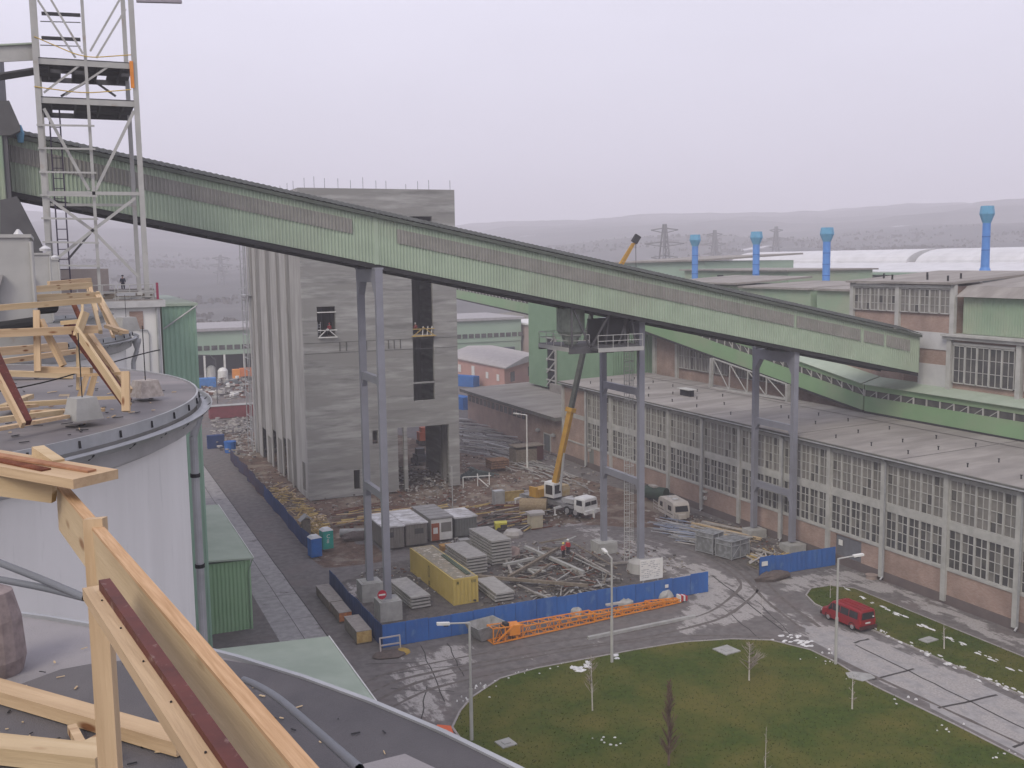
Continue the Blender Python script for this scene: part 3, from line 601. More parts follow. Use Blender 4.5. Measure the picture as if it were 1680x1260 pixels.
mb = MB(); mb.lathe((53.0,89.7,0),[(1.5,0),(1.3,1.0),(0.6,1.35)],14); tag(mb.build('concrete_footing', conc_l), 'rounded earthy concrete footing beside the white site sign', 'concrete block')
footing(70.3,72.4,94.4,96.2,.95,'pale square concrete block under the far leg of the right pylon'); footing(70.3,72.5,87.6,89.4,.9,'low concrete block under the near leg of the right pylon behind the fence')

# ================================================================ BRICK HALL
HX = 72.84; HY0, HY1 = 29.0, 147.45; BAY = 7.86
pil = [60.9+BAY*k for k in range(-4, 12)]
hall = thing('brick_hall', 'long brick factory hall with tall grey framed windows and a flat grey roof', 'factory hall', (80,95,0))
mb = MB(); 
mb.box(HX+.25, HX+.6, HY0, HY1, 0, 12.1); mb.box(HX+.6, 88.4, HY1-.5, HY1, 0, 12.3)
for i in range(len(pil)-1):
    y0, y1 = pil[i]+.25, pil[i+1]-.25
    holes = []
    if i == 6: holes = [(79.6,83.4,0,3.05)]
    wall_grid(mb, 'x', HX, .25, y0, y1, .9 if not holes else 0.0, 3.2, [(a,b,-1,d) for a,b,c_,d in holes])
mb.box(HX,HX+.25,pil[-2]+.25,pil[-1]-.25-.0,3.2,12.0) 
mb.build('brick_wall', brick, hall)
mb = MB(); mb.box(HX-.06, HX+.2, HY0, HY1, -.1, .9); mb.build('plinth', plinth, hall)
for y in pil:
    mb = MB(); mb.box(HX-.28, HX+.3, y-.27, y+.27, 0.3, 12.15); mb.build('pilaster', frame_w, hall)
mb = MB()
for i in range(len(pil)-1):
    y0, y1 = pil[i]+.27, pil[i+1]-.27
    mb = MB(); mb.box(HX-.1, HX+.12, y0, y1, 3.2, 3.42); mb.build('sill', frame_w, hall); mb = MB(); mb.box(HX-.06, HX+.12, y0, y1, 7.15, 7.8); mb.build('transom', frame_w, hall); mb = MB(); mb.box(HX-.06, HX+.12, y0, y1, 11.75, 12.12); mb.build('lintel', frame_w, hall)
def winmesh(w, z0, z1, rows, cols=5, g=(0,1,2), open_=()):
    """window facing -x, local origin at left bottom, spans +y"""
    mb = MB(); mb.box(.10,.13,0,w,z0,z1,1); cw = w/cols; rg = random.Random(int(w*100+z0*7+rows))
    for i in range(cols+1): mb.box(-.05,.1,max(0,i*cw-.09),min(w,i*cw+.09),z0,z1,0)
    mb.box(-.05,.1,0,w,z0,z0+.1,0); mb.box(-.05,.1,0,w,z1-.12,z1,0)
    for i in range(cols):
        mb.box(.02,.1,i*cw+cw/2-.03,i*cw+cw/2+.03,z0,z1,0)
        for r in range(1, rows): z = z0+(z1-z0)*r/rows; mb.box(.02,.1,i*cw+.09,i*cw+cw-.09,z-.03,z+.03,0)
        for h_ in (0,1):
            for r in range(rows):
                if rg.random() < .14: 
                    ya = i*cw+(.09 if h_ == 0 else cw/2+.03); yb = ya+cw/2-.12; za = z0+(z1-z0)*r/rows+.04; zb = z0+(z1-z0)*(r+1)/rows-.04
                    mb.quad((.095,ya,za),(.095,yb,za),(.095,yb,zb),(.095,ya,zb),2)
    return mb
W_ = BAY-.54
wu = winmesh(W_, 7.8, 11.75, 4); wl = winmesh(W_, 3.42, 7.15, 4)
wuo = wu.build('window', [frame_w, glass2, glass], hall, local=True); wlo = wl.build('window', [frame_w, glass, glass2], hall, local=True)
first = True
for i in range(len(pil)-2):
    y0 = pil[i]+.27
    for src in (wuo, wlo):
        o = src if first else src.copy()
        if not first: COL.objects.link(o); o.parent = hall
        o.location = (HX-80+.0, y0-95, 0)
    first = False
mb = MB(); mb.box(HX+.1,HX+.22,79.62,83.38,0,3.0); mb.box(HX+.06,HX+.1,81.45,81.55,0,3.0); mb.build('door', mat('door_grey',(0.16,0.165,0.185)), hall)
mb = MB(); mb.box(HX-.05,HX-.02,82.3,82.9,2.0,2.6); mb.build('notice', white, hall)
mb = MB(); mb.box(HX-.03,HX+.0,137.2,138.6,0,3.1); mb.build('door', mat('door_grey2',(0.2,0.21,0.2)), hall)
mb = MB()   # roof slab with eaves and cornice
mb.add([(72.15,HY0,12.42),(72.15,HY1+.4,12.42),(88.6,HY1+.4,12.86),(88.6,HY0,12.86),(72.15,HY0,12.62),(72.15,HY1+.4,12.62),(88.6,HY1+.4,13.06),(88.6,HY0,13.06)], [(0,1,2,3),(7,6,5,4),(4,5,1,0),(5,6,2,1),(6,7,3,2),(7,4,0,3)])
mb.build('roof', roofgrey, hall)
mb = MB(); mb.box(72.3,72.9,HY0,HY1+.3,12.14,12.41); mb.box(72.0,72.14,HY0,HY1+.4,12.45,12.6); mb.build('cornice', roofedge, hall)
mb = MB(); mb.tube((72.02,HY0,12.36),(72.02,HY1+.3,12.36),.09,8); mb.build('gutter', galvm, hall)
for k, y in enumerate(pil[::2]):
    yy = y-.42; mb = MB(); mb.path([(72.05,yy,12.3),(72.5,yy,11.9),(72.5,yy,.5),(72.2,yy,.2)], .09, 8); mb.build('downpipe', galvm, hall)
rg = random.Random(2)
for y in np.arange(44, 146, 6.1):
    for x in (74.6, 78.4, 82.5): yy = y+rg.uniform(-1,1); zz = 12.62+(x-72.15)*.0267; mb = MB(); mb.tube((x,yy,zz),(x,yy,zz+.32),.06,6); mb.tube((x,yy,zz+.3),(x,yy,zz+.38),.1,6); mb.build('vent_stub', dark, hall)
mb = MB()
for y in (58.5, 74, 90, 106, 122, 137): mb.add([(72.3,y,12.64),(88.3,y+.2,13.07),(88.3,y+.35,13.07),(72.3,y+.15,12.64)], [(0,1,2,3)])
mb.add([(85.2,30,13.0),(85.4,30,13.0),(85.4,147,13.0),(85.2,147,13.0)], [(0,1,2,3)]); mb.build('roof_seam', mat('seam',(0.13,0.12,0.115)), hall)
mb = MB(); c_ = PX(1130,646,79.5); mb.box(78.9,79.5,c_.y-1.3,c_.y+1.3,12.75,13.7,1); mb.box(78.5,79.9,c_.y-1.5,c_.y+1.5,13.7,13.8,0); mb.build('roof_hatch', [frame_w, void], hall)
# small boxes mounted on the wall
for y, z, c in ((106.9,2.6,.5),(138.0,3.6,.35)):
    mb = MB(); mb.box(HX-.35,HX-.0,y,y+.7,z,z+.22); mb.box(HX-.3,HX,y+.1,y+.6,z-.9,z-.5); mb.build('wall_lamp', frame_w, hall)
# ---- low brick hall
lh = thing('low_hall', 'low brick building with a wide overhanging grey roof beyond the crane', 'building', (80,169,0))
LZ = 6.4; mb = MB(); mb.box(HX, 92, HY1+.42, 190.5, 0, LZ-.3); mb.build('brick_wall', brick, lh)
mb = MB(); mb.box(HX-1.3,93,HY1+.45,191.5,LZ-.3,LZ+.25); mb.build('eaves', roofedge, lh)
mb = MB(); mb.add([(HX-1.35,HY1+.44,LZ+.27),(HX-1.35,191.6,LZ+.27),(93,191.6,LZ+.9),(93,HY1+.44,LZ+.9)], [(0,1,2,3)]); mb.box(84,93,155,176,LZ+.6,LZ+2.2); mb.build('roof', roofgrey, lh)
for k in range(14):
    mb = MB(); y = 162.5+k*2.0; mb.box(HX-.04,HX+.0,y,y+1.5,4.3,5.5,0); mb.build('window', glass, lh)
mb = MB(); mb.box(HX-.08,HX-.01,152.2,155.0,0,3.2); mb.box(HX-.12,HX-.06,152.5,154.7,0,3.0,1); mb.build('door', [frame_w, mat('door_grey3',(0.15,0.16,0.17))], lh)
for y in (150.6, 156.6): mb = MB(); mb.lathe((HX-.4,y,3.0),[(.05,0),(.4,.2),(.4,.5),(.1,.7)],10); mb.build('wall_fan', galvm, lh)
mb = MB(); mb.box(HX-.5,HX,147.9,190,0,.3); mb.build('plinth', plinth, lh)
# ================================================================ SECOND GALLERY (lattice window strip), TRANSFER HOUSE
def lattice_gallery(y0, y1, zb0, zb1, h0, h1, label, name='conveyor_gallery'):
    """gallery along Y at X 88..92.5; zb = underside height at y0,y1; h = wall height"""
    X0, X1 = 88.0, 92.6; n = max(2, int(abs(y1-y0)/1.9)); t = thing(name, label, 'conveyor gallery', (90,(y0+y1)/2,(zb0+zb1)/2))
    def P(x, s, d): y = y0+(y1-y0)*s; return (x, y, zb0+(zb1-zb0)*s+(h0+(h1-h0)*s)*d)
    def strip(d0, d1, m, mb, x=X0, th=.12): mb.add([P(x,s,d) for s in (0,1) for d in (d0,d1)]+[tuple(Vector(P(x,s,d))+Vector((th,0,0))) for s in (0,1) for d in (d0,d1)], [(0,1,3,2),(4,6,7,5),(0,2,6,4),(1,5,7,3)], m)
    mb = MB(); strip(0,.56,0,mb); strip(.80,1,0,mb); strip(0,1,0,mb,X1,.12); mb.add([P(x,s,d) for s in (0,1) for x,d in ((X0,0),(X1,0),(X1,1),(X0,1))], [(0,1,2,3),(4,7,6,5)])
    mb.build('side_wall', green2, t)
    mb = MB(); strip(.56,.80,0,mb,X0+.15,.02); mb.build('window_strip', glass, t)
    mb = MB(); rg = random.Random(4)
    for i in range(n+1):
        s = i/n; mb.bar(P(X0+.05,s,.56), P(X0+.05,s,.80), .14, .14)
        if i < n: 
            if rg.random() < .8: mb.bar(P(X0+.12,s,.56 if s < .5 else .8), P(X0+.12,min(1,s+.6/n),.8 if s < .5 else .56), .08, .08)
    mb.build('lattice', frame_w, t)
    mb = MB(); A = [P(X0-.4,s,1.01) for s in (0,1)]; B = [P((X0+X1)/2,s,1.22) for s in (0,1)]; Cc = [P(X1+.4,s,1.01) for s in (0,1)]
    for U, Vv in ((A,B),(B,Cc)): mb.add([U[0],U[1],Vv[1],Vv[0]]+[tuple(Vector(q)+Vector((0,0,.08))) for q in (U[0],U[1],Vv[1],Vv[0])], [(0,3,2,1),(4,5,6,7),(0,1,5,4),(1,2,6,5),(2,3,7,6),(3,0,4,7)])
    mb.build('roof', green_roof, t)
    mb = MB(); mb.add([P(x,s,d) for s in (0,1) for x,d in ((X0-.05,-.001),(X1,-.001),(X1,-.08),(X0-.05,-.08))], [(0,1,2,3),(7,6,5,4),(0,4,5,1),(1,5,6,2),(2,6,7,3),(3,7,4,0)]); mb.build('underside', dark, t)
    return t
lattice_gallery(96.5, 152, 13.35, 20.6, 3.2, 4.2, 'sloping part of the lower green gallery coming down from the green transfer house')
lattice_gallery(40, 96.3, 13.15, 13.3, 3.15, 3.2, 'level part of the lower green gallery resting on the hall roof')
lattice_gallery(188, 262, 20.6, 24.2, 3.6, 3.6, 'far green gallery rising behind the concrete tower towards the left')
th = thing('transfer_house', 'tall dark green clad transfer house under the main gallery', 'tower building', (88,165,0))
mb = MB(); 
mb.box(84.8,96,152.5,187,7.5,25.4); mb.build('wall', green_dk, th)
mb = MB(); mb.corr((84.75,187,7.5),(0,-34.5,0),(0,0,17.9),(-1,0,0),.5,.06); mb.corr((84.75,152.45,7.5),(11.2,0,0),(0,0,17.9),(0,-1,0),.5,.06); mb.build('cladding', green_dk, th)
mb = MB(); mb.box(84.2,96.6,151.9,187.6,25.41,25.75); mb.build('roof', green_roof, th)
mb = MB(); mb.box(84.55,84.68,174.5,178,7.4,17.2,1); 
for z in (9,11,13,15,17): mb.box(84.35,84.5,174.3,178.2,z,z+.25,0)
for k in range(4): mb.bar((84.4,178,8+k*2.4),(84.4,174.4,10.3+k*2.4),.22)
mb.box(84.3,84.6,174.0,174.35,7.4,17.2,0); mb.build('stair_panel', [steel, void], th)
# hopper and service platform slung below the main gallery
hp = thing('service_platform', 'steel service platform with railings and hopper hung below the main gallery', 'platform', (50,92,22.5))
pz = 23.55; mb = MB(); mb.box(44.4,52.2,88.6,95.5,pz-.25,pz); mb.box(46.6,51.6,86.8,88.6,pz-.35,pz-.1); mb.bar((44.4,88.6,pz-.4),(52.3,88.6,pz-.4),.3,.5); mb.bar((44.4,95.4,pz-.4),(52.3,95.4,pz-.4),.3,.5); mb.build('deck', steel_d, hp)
mb = MB(); mb.box(46.6,51.6,86.72,86.82,pz-.45,pz-.05); mb.box(44.35,44.45,88.6,95.5,pz-.45,pz-.05); mb.build('edge_beam', steel, hp)
for (x0,y0,x1,y1) in ((46.6,86.8,51.5,86.8),(44.4,88.6,46.6,88.6),(44.4,88.6,44.4,95.4),(44.4,95.4,52.3,95.4)):
    mb = MB(); n = max(1,int(Vector((x1-x0,y1-y0)).length/1.4))
    for i in range(n+1): x = x0+(x1-x0)*i/n; y = y0+(y1-y0)*i/n; mb.tube((x,y,pz-.1),(x,y,pz+1.15),.035,5)
    for z in (.6,1.15): mb.tube((x0,y0,pz+z),(x1,y1,pz+z),.035,5)
    mb.build('railing', steel, hp)
for (x0,y,x1) in ((44.6,88.4,44.6),(44.7,88.5,46.6),(48.8,88.5,46.8),(49.0,89.0,48.6),(49.0,93.0,50.2),(50.7,88.9,50.7),(51.5,88.9,51.9),(51.0,88.9,50.0)):
    mb = MB(); mb.bar((x0,y,gz(x0)-.2 if x0 != 44.7 else gz(44.7)-.2),(x1,y,pz),.16); mb.build('hanger', steel_d, hp)
mb = MB(); mb.box(48.9,51.8,90.0,93.4,pz+.3,gz(50)-.7); mb.add([(48.9,90.0,pz+.3),(51.8,90,pz+.3),(51.8,93.4,pz+.3),(48.9,93.4,pz+.3),(49.9,91.3,pz-1.0),(50.8,91.3,pz-1.0),(50.8,92.2,pz-1.0),(49.9,92.2,pz-1.0)], [(4,5,1,0),(5,6,2,1),(6,7,3,2),(7,4,0,3),(7,6,5,4)]); mb.build('hopper', dark, hp)
mb = MB(); mb.lathe((46.4,92.2,pz+.4),[(.5,-.8),(.9,.3),(1.4,.9),(1.4,3.2)],14); mb.build('dust_drum', mat('drum_green',(0.36,0.40,0.34),(0.24,0.27,0.23),scale=1.5), hp)
cc = thing('caged_ladder', 'tall caged access ladder standing between the legs of the middle pylon', 'ladder', (53.4,93.6,0))
mb = MB(); [mb.tube((x,93.4,0),(x,93.4,24.4),.045,5) for x in (53.2,53.8)]; [mb.bar((53.2,93.4,z*.4),(53.8,93.4,z*.4),.04) for z in range(1,60)]; mb.build('ladder', steel, cc)
mb = MB(); 
for z in np.arange(2.4, 24.4, 1.0): mb.path([(53.2+.3+.45*cos(a)*1.1, 93.4-.45+.45*sin(a), z) for a in np.linspace(pi*.75, pi*2.25, 9)], .03, 4)
for a in np.linspace(pi*.9, pi*2.1, 5): mb.tube((53.5+.5*cos(a), 92.95+.45*sin(a), 2.4),(53.5+.5*cos(a), 92.95+.45*sin(a), 24.4),.025,4)
mb.build('cage', steel, cc)
# ================================================================ REAR COMPLEX BEHIND THE HALL ROOF
RX = 90.0
def facade_windows(parent, X, y0, y1, z0, z1, cols, rows, g=0, fr=frame_w):
    w = y1-y0; mb = winmesh(w, z0, z1, rows, cols); o = mb.build('window', [fr, glass2 if g else glass, glass], parent, local=True); o.location = (X-parent.location.x, y0-parent.location.y, -parent.location.z); return o
rb = thing('rear_hall', 'taller brick and white factory block rising behind the hall roof at the right', 'factory hall', (100,90,0))
mb = MB(); wall_grid(mb,'x',RX,.4,45,89.8,12.9,23.0,[(y0,y1,14.2,15.9) for y0,y1 in ((76.5,84.9),(67.5,75.3),(58,66))]); mb.build('brick_wall', brick, rb)
mb = MB(); mb.box(RX-.1,RX,85.6,89.9,12.95,19.6); mb.box(RX-.12,RX,85.6,93,21.3,23.2); mb.box(RX-.08,RX,89.9,101,20.6,23.1); mb.build('white_panel', mat('white_render',(0.52,0.52,0.52),(0.45,0.45,0.46),scale=.5), rb)
for y0, y1 in ((76.6,84.7),(67.4,75.4),(58.2,66.2),(49,57)):
    facade_windows(rb, RX-.25, y0, y1, 19.0-1.2, 22.0, 5, 3)
    facade_windows(rb, RX-.25, y0, y1, 13.6, 15.9, 5, 1, 1)
    mb = MB(); mb.box(RX-.3,RX-.02,y0,y1,15.95,16.35); mb.build('transom', frame_w, rb); mb = MB(); mb.box(RX-.3,RX-.02,y0,y1,22.05,22.3); mb.build('lintel', frame_w, rb)
for y in (85.15,76.0,66.8,57.6): mb = MB(); mb.box(RX-.5,RX,y-.3,y+.3,12.9,22.9); mb.build('pilaster', frame_w, rb)
mb = MB(); mb.box(RX-1.0,RX+6,44,85.9,22.95,23.2); mb.box(RX-.7,RX+6,44,85.9,22.6,22.9); mb.build('ledge', frame_w, rb)
# upper green box
mb = MB(); mb.corr((RX+.6,84.3,23.25),(0,-40,0),(0,0,4.0),(-1,0,0),.35,.06); mb.box(RX+.72,RX+8,44.5,84.3,23.21,27.2); mb.build('upper_cladding', greenp, rb)
mb = MB(); mb.add([(RX-.2,44,27.3),(RX-.2,84.7,27.3),(RX+1.5,84.7,28.4),(RX+1.5,44,28.4)],[(0,1,2,3)]); mb.add([(RX+1.5,44,28.42),(RX+1.5,84.9,28.42),(RX+22,84.9,30.6),(RX+22,44,30.6),(RX+1.5,44,28.2),(RX+1.5,84.9,28.2),(RX+22,84.9,30.3),(RX+22,44,30.3)],[(0,1,2,3),(7,6,5,4),(0,4,5,1),(1,5,6,2)]); mb.build('roof', roofgrey, rb)
# brick upper block with old windows
ub = thing('brick_penthouse', 'upper brick block with two dusty grey window bands behind the gallery end', 'building', (96,93,22))
mb = MB(); mb.box(RX+.35,RX+14,85.45,101.1,20.4,28.4); mb.build('brick_wall', brick, ub)
for y in (85.3,93.55,101.2): mb = MB(); mb.box(RX-.05,RX+.4,y-.3,y+.3,20.4,28.6); mb.build('pilaster', frame_w, ub)
facade_windows(ub, RX+.1, 85.7, 93.2, 25.3, 28.1, 5, 3, 1); facade_windows(ub, RX+.1, 93.9, 100.9, 25.3, 28.1, 5, 3, 1)
mb = MB(); mb.box(RX,RX+.34,85.6,101,22.8,23.2); mb.box(RX-.1,RX+.34,85.6,101,28.15,28.5); mb.build('band', frame_w, ub)
mb = MB(); mb.add([(RX-.5,84.9,28.6),(RX-.5,101.8,28.6),(RX+15,101.8,29.6),(RX+15,84.9,29.6),(RX-.5,84.9,28.85),(RX-.5,101.8,28.85),(RX+15,101.8,29.85),(RX+15,84.9,29.85)],[(0,3,2,1),(4,5,6,7),(0,1,5,4),(1,2,6,5),(2,3,7,6),(3,0,4,7)]); mb.build('roof', roofgrey, ub)
mb = MB(); [mb.tube((x,y,28.9+(x-RX)*.065),(x,y,29.5+(x-RX)*.065),.12,6) for x,y in ((91,87),(92,91),(94,88),(91.5,96),(95,94),(93,99))]; mb.build('vent', dark, ub)
# left brick part of the rear wall, behind the lattice gallery
lb = thing('rear_brick_wall', 'rear brick wall with tall narrow windows under the lower green gallery', 'building', (92,125,13))
mb = MB(); mb.box(RX+.9,RX+8,93,149.5,12.0,19.2); mb.build('brick_wall', brick, lb)
facade_windows(lb, RX+.6, 128.0, 141.5, 14.3, 18.4, 8, 2, 1); facade_windows(lb, RX+.6, 108, 126, 14.3, 18.4, 11, 2, 1)
mb = MB(); mb.box(RX+.5,RX+.9,148.6,149.4,12,19.2); mb.box(RX+.55,RX+.9,141.8,142.5,12,19.2); mb.build('pilaster', frame_w, lb)
# white steel truss standing on the hall roof
tr = thing('roof_truss', 'pale steel truss frame standing on the hall roof in front of the rear brick wall', 'truss', (87,118,13))
a_ = PX(1170,588,86.5); b_ = PX(1290,630,86.5); a2 = PX(1168,636,86.5); b2 = PX(1290,655,86.5)
mb = MB(); mb.bar(a_, b_, .16); mb.bar(a2, b2, .25)
for i in range(5):
    s = i/4; mb.bar(a_.lerp(b_, s), a2.lerp(b2, s), .14)
    if i < 4: mb.bar(a_.lerp(b_, s), a2.lerp(b2, (i+1)/4), .11)
mb.build('truss', steel, tr)
mb = MB(); mb.bar(a_+Vector((0,.3,0)), a2+Vector((0,.3,-.8)), .5); mb.build('post', conc_b, tr); mb = MB(); mb.bar(b_+Vector((0,-.3,0)), b2+Vector((0,-.3,-.8)), .5); mb.build('post', conc_b, tr)
# ---- mid-distance green halls on the right
gh = thing('green_hall', 'pale green clad sheds with low pitched roofs behind the main gallery', 'factory hall', (110,140,0))
mb = MB(); mb.box(100,114,121.0,137.2,0,27.0); mb.build('wall', greenp, gh)
mb = MB(); mb.box(100,114,112.3,119.6,0,27.0); mb.build('wall', greenp, gh)
mb = MB(); mb.box(100.5,114,137.21,158,0,27.3); mb.build('wall', greenp, gh)
mb = MB(); mb.box(101.5,114,119.6,121.0,0,26.2); mb.build('recess', mat('aqua_sheet',(0.38,0.55,0.47),(0.33,0.48,0.41),scale=.5), gh)
def shed_roof(y0, y1, z0, z1, x0=99.4, x1=114.5):
    mb = MB(); mb.add([(x0,y0,z0),(x0,y1,z0),(x1,y1,z1),(x1,y0,z1),(x0,y0,z0+.3),(x0,y1,z0+.3),(x1,y1,z1+.3),(x1,y0,z1+.3)],[(0,3,2,1),(4,5,6,7),(0,1,5,4),(1,2,6,5),(2,3,7,6),(3,0,4,7)]); mb.build('roof', roofgrey, gh)
shed_roof(120.8,138,27.01,27.6); shed_roof(111.5,119.7,27.01,27.6); shed_roof(138.2,160,27.5,28.3)
gh2 = thing('green_hall', 'green shed with small dark windows below the white arched roof', 'factory hall', (125,160,0))
mb = MB(); mb.box(120.5,140,152,186,0,29.2); mb.build('wall', greenp, gh2); mb = MB(); mb.box(119.8,141,151.5,187,29.21,29.5); mb.build('roof', roofgrey, gh2)
for y in (156,163,172): mb = MB(); mb.box(120.4,120.5,y,y+2,27.7,28.4); mb.build('window', void, gh2)
gh3 = thing('green_hall', 'distant green shed seen next to the crane boom tip above the gallery', 'factory hall', (145,215,0))
mb = MB(); mb.box(135,160,200,242,0,31.0); mb.build('wall', green_far, gh3); mb = MB(); mb.add([(134,199,31.1),(134,243,30.6),(162,243,31.8),(162,199,32.3),(134,199,31.5),(134,243,31.0),(162,243,32.2),(162,199,32.7)],[(0,3,2,1),(4,5,6,7),(0,1,5,4),(1,2,6,5),(2,3,7,6),(3,0,4,7)]); mb.build('roof', roofgrey, gh3)
# ---- long hall with white barrel rooflight
wh = thing('white_roof_hall', 'very long hall with white roof and arched rooflight on the horizon at right', 'factory hall', (185,180,0))
WRm = mat('white_roof', (0.58,0.58,0.60), (0.50,0.50,0.515), scale=.3, rough=.6)
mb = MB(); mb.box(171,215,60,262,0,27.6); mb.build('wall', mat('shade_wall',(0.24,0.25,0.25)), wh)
mb = MB(); mb.add([(168,58,28.0),(168,264,28.0),(182,264,29.9),(182,58,29.9),(168,58,28.25),(168,264,28.25),(182,264,30.15),(182,58,30.15)],[(0,3,2,1),(4,5,6,7),(0,1,5,4),(1,2,6,5),(2,3,7,6),(3,0,4,7)]); mb.build('roof', WRm, wh)
mb = MB(); mb.box(167.9,168.2,58,264,27.5,28.05); mb.build('gutter', green_far, wh)
for y0, y1 in ((60,123),(126,183),(186,255)):
    mb = MB(); n = 12; vs = []
    for yy in (y0, y1):
        for i in range(n+1): a = pi*i/n; vs.append((190-9*cos(a), yy, 29.6+3.6*sin(a)))
    mb.add(vs, [(i,i+1,n+2+i,n+1+i) for i in range(n)]+[tuple(range(n+1))[::-1], tuple(range(n+1,2*n+2))]); o = mb.build('rooflight', WRm, wh)
for y in range(70, 262, 12): mb = MB(); mb.bar((168.4,y,27.5),(171,y,25.5),.3); mb.build('bracket', white, wh)
# ---- blue chimneys
def chimney(x, y, z0, z1, label, r=1.15, flare=False):
    r *= .53 if not flare else .45; t = thing('blue_chimney', label, 'chimney', (x,y,z0), group='blue roof chimneys')
    mb = MB(); prof = [(r,0)]
    if flare: prof = [(r*2.1,0),(r*1.1,1.3)]
    h_ = z1-z0; prof += [(r, h_*.5),(r, h_-2.3)]; mb.lathe((x,y,z0), prof, 20); mb.build('stack', blue_b, t, smooth=False)
    for k in (.25,.5,.75): mb = MB(); mb.lathe((x,y,z0+k*(h_-2.3)),[(r+.03,-.06),(r+.03,.06)],20); mb.build('ring', mat('ring_blue',(0.06,0.16,0.45)), t)
    mb = MB(); mb.lathe((x,y,z1-2.3),[(r*1.02,0),(r*1.85,1.2),(r*1.85,1.35),(r*1.6,2.3)],8); mb.build('cap', blue_t, t)
for q, z0, z1, lb_ in (((1140,460),27.4,36.4,'leftmost of the blue roof chimneys'),((1240,463),27.4,36.4,'second blue roof chimney from the left'),((1355,466),27.3,36.5,'third blue roof chimney, directly behind the gallery roofline'),((1615.5,450),29.2,38.3,'tallest looking blue chimney at the right with a flared foot')):
    p = PX(q[0], q[1], 115); chimney(115, p.y, z0-(.4), z1, lb_, 1.15, q[0] > 1500)
# ---- electricity pylons in the haze
def epylon(px_, ytop, ybase, D, w, label, arms=3):
    b_ = PD(px_, ybase, D); tp = PD(px_, ytop, D); h_ = tp.z-b_.z; zb = float(hill_h(np.array([b_.x]), np.array([b_.y]))[0]); zb = min(b_.z, max(0,zb))
    t = thing('electricity_pylon', label, 'electricity pylon', (b_.x,b_.y,zb), group='electricity pylons in the haze'); x, y = b_.x, b_.y; th_ = D*.0011
    z1 = tp.z; mb = MB()
    def wz(z): return w*(1-(z-zb)/(z1-zb))*.5+.5
    zs = np.linspace(zb, z1, 10)
    for sx_, sy_ in ((1,1),(1,-1),(-1,1),(-1,-1)): mb.bar((x+sx_*wz(zb),y+sy_*wz(zb),zb),(x+sx_*.5,y+sy_*.5,z1),th_)
    for a, b2 in zip(zs[:-1], zs[1:]):
        for s_ in (1,-1): mb.bar((x-s_*wz(a),y-wz(a),a),(x+s_*wz(b2),y-wz(b2),b2),th_*.7)
    mb.build('mast', plain('pylon_steel',(0.16,0.16,0.17)), t)
    for k in range(arms):
        z = z1-(z1-zb)*(.04+.14*k); L_ = w*(.85 if k != 1 else 1.25); mb = MB(); r_ = Vector((cos(radians(23)), -sin(radians(23)), 0))
        for s_ in (1,-1): mb.bar(Vector((x,y,z)), Vector((x,y,z-1))+r_*s_*L_, th_); mb.bar(Vector((x,y,z-2.5)), Vector((x,y,z-1))+r_*s_*L_, th_*.8)
        mb.build('arm', plain('pylon_steel',(0.16,0.16,0.17)), t)
epylon(1090, 368, 470, 520, 8, 'broad electricity pylon faint in the haze right of the crane boom tip')
epylon(1172, 378, 470, 700, 6, 'slim hazy electricity pylon just right of the leftmost blue chimney')
epylon(1272, 372, 470, 800, 6, 'very faint electricity pylon between the second and third blue chimneys')
epylon(365, 418, 500, 760, 7, 'faint electricity pylon on the hillside left of the concrete tower')
# ---- far green building behind the tower, pink building, containers
fg = thing('far_green_hall', 'long pale green factory building behind the concrete tower', 'factory hall', (90,305,0))
mb = MB(); mb.box(20,133.4,300,330,6.5,13.3); mb.box(20,30,300,330,0,6.5); mb.box(56,133.4,300.3,330,0,6.5); mb.build('wall', green_far, fg)
mb = MB(); mb.box(30,56,310,311,0,6.5); mb.build('loading_bay', void, fg)
for x in (30,35.5,41,46.5,52): mb = MB(); mb.box(x,x+.5,300,300.5,0,6.5); mb.build('column', white, fg)
mb = MB(); mb.box(19,134,299,331,13.31,14.1); mb.build('roof', mat('shed_roof',(0.36,0.35,0.36)), fg)
for k in range(54):
    x = 21+k*2.1
    mb = MB(); mb.box(x,x+1.6,299.85,300,7.9,9.2); mb.build('window', glass, fg)
mb = MB(); mb.box(121,131,299.8,300.25,0,4.6); mb.build('gate', mat('gate_dark',(0.09,0.10,0.13)), fg)
pk = thing('pink_building', 'low pink building with a pale roof beside blue containers', 'building', (105,250,0))
A, B, Cc, D_ = (97.0,268),(98.3,231.5),(118,252.5),(118.5,290)
mb = MB(); mb.prism([A,B,Cc,D_], 0, 5.6); mb.build('wall', mat('pink_render',(0.48,0.29,0.25),(0.42,0.25,0.22),scale=.3), pk)
mb = MB(); A2,B2,C2,D2 = (96.2,270),(98.0,230),(119,252),(120,292); mb.add([(*A2,5.61),(*B2,5.61),(*C2,5.8),(*D2,5.8),(*A2,5.9),(*B2,5.9),((B2[0]+C2[0])/2,(B2[1]+C2[1])/2,7.3),(*C2,6.1),(*D2,6.1),((A2[0]+D2[0])/2,(A2[1]+D2[1])/2,7.3)],[(0,1,5,4),(4,5,6,9),(9,6,7,8),(1,2,7,6,5),(3,2,1,0)]); mb.build('roof', mat('pale_roof',(0.42,0.395,0.385)), pk)
for s, z0, z1, w in ((.2,2.2,4.2,.05),(.45,1.2,4.6,.05),(.7,2.2,3.8,.04),(.88,2.2,3.8,.04)):
    p = Vector((*A,0)).lerp(Vector((*B,0)), s); q = Vector((*A,0)).lerp(Vector((*B,0)), s+w); mb = MB(); mb.ext([(p.x-.05,p.y,z0),(q.x-.05,q.y,z0),(q.x-.05,q.y,z1),(p.x-.05,p.y,z1)], (-.1,0,0)); mb.build('window', white, pk)
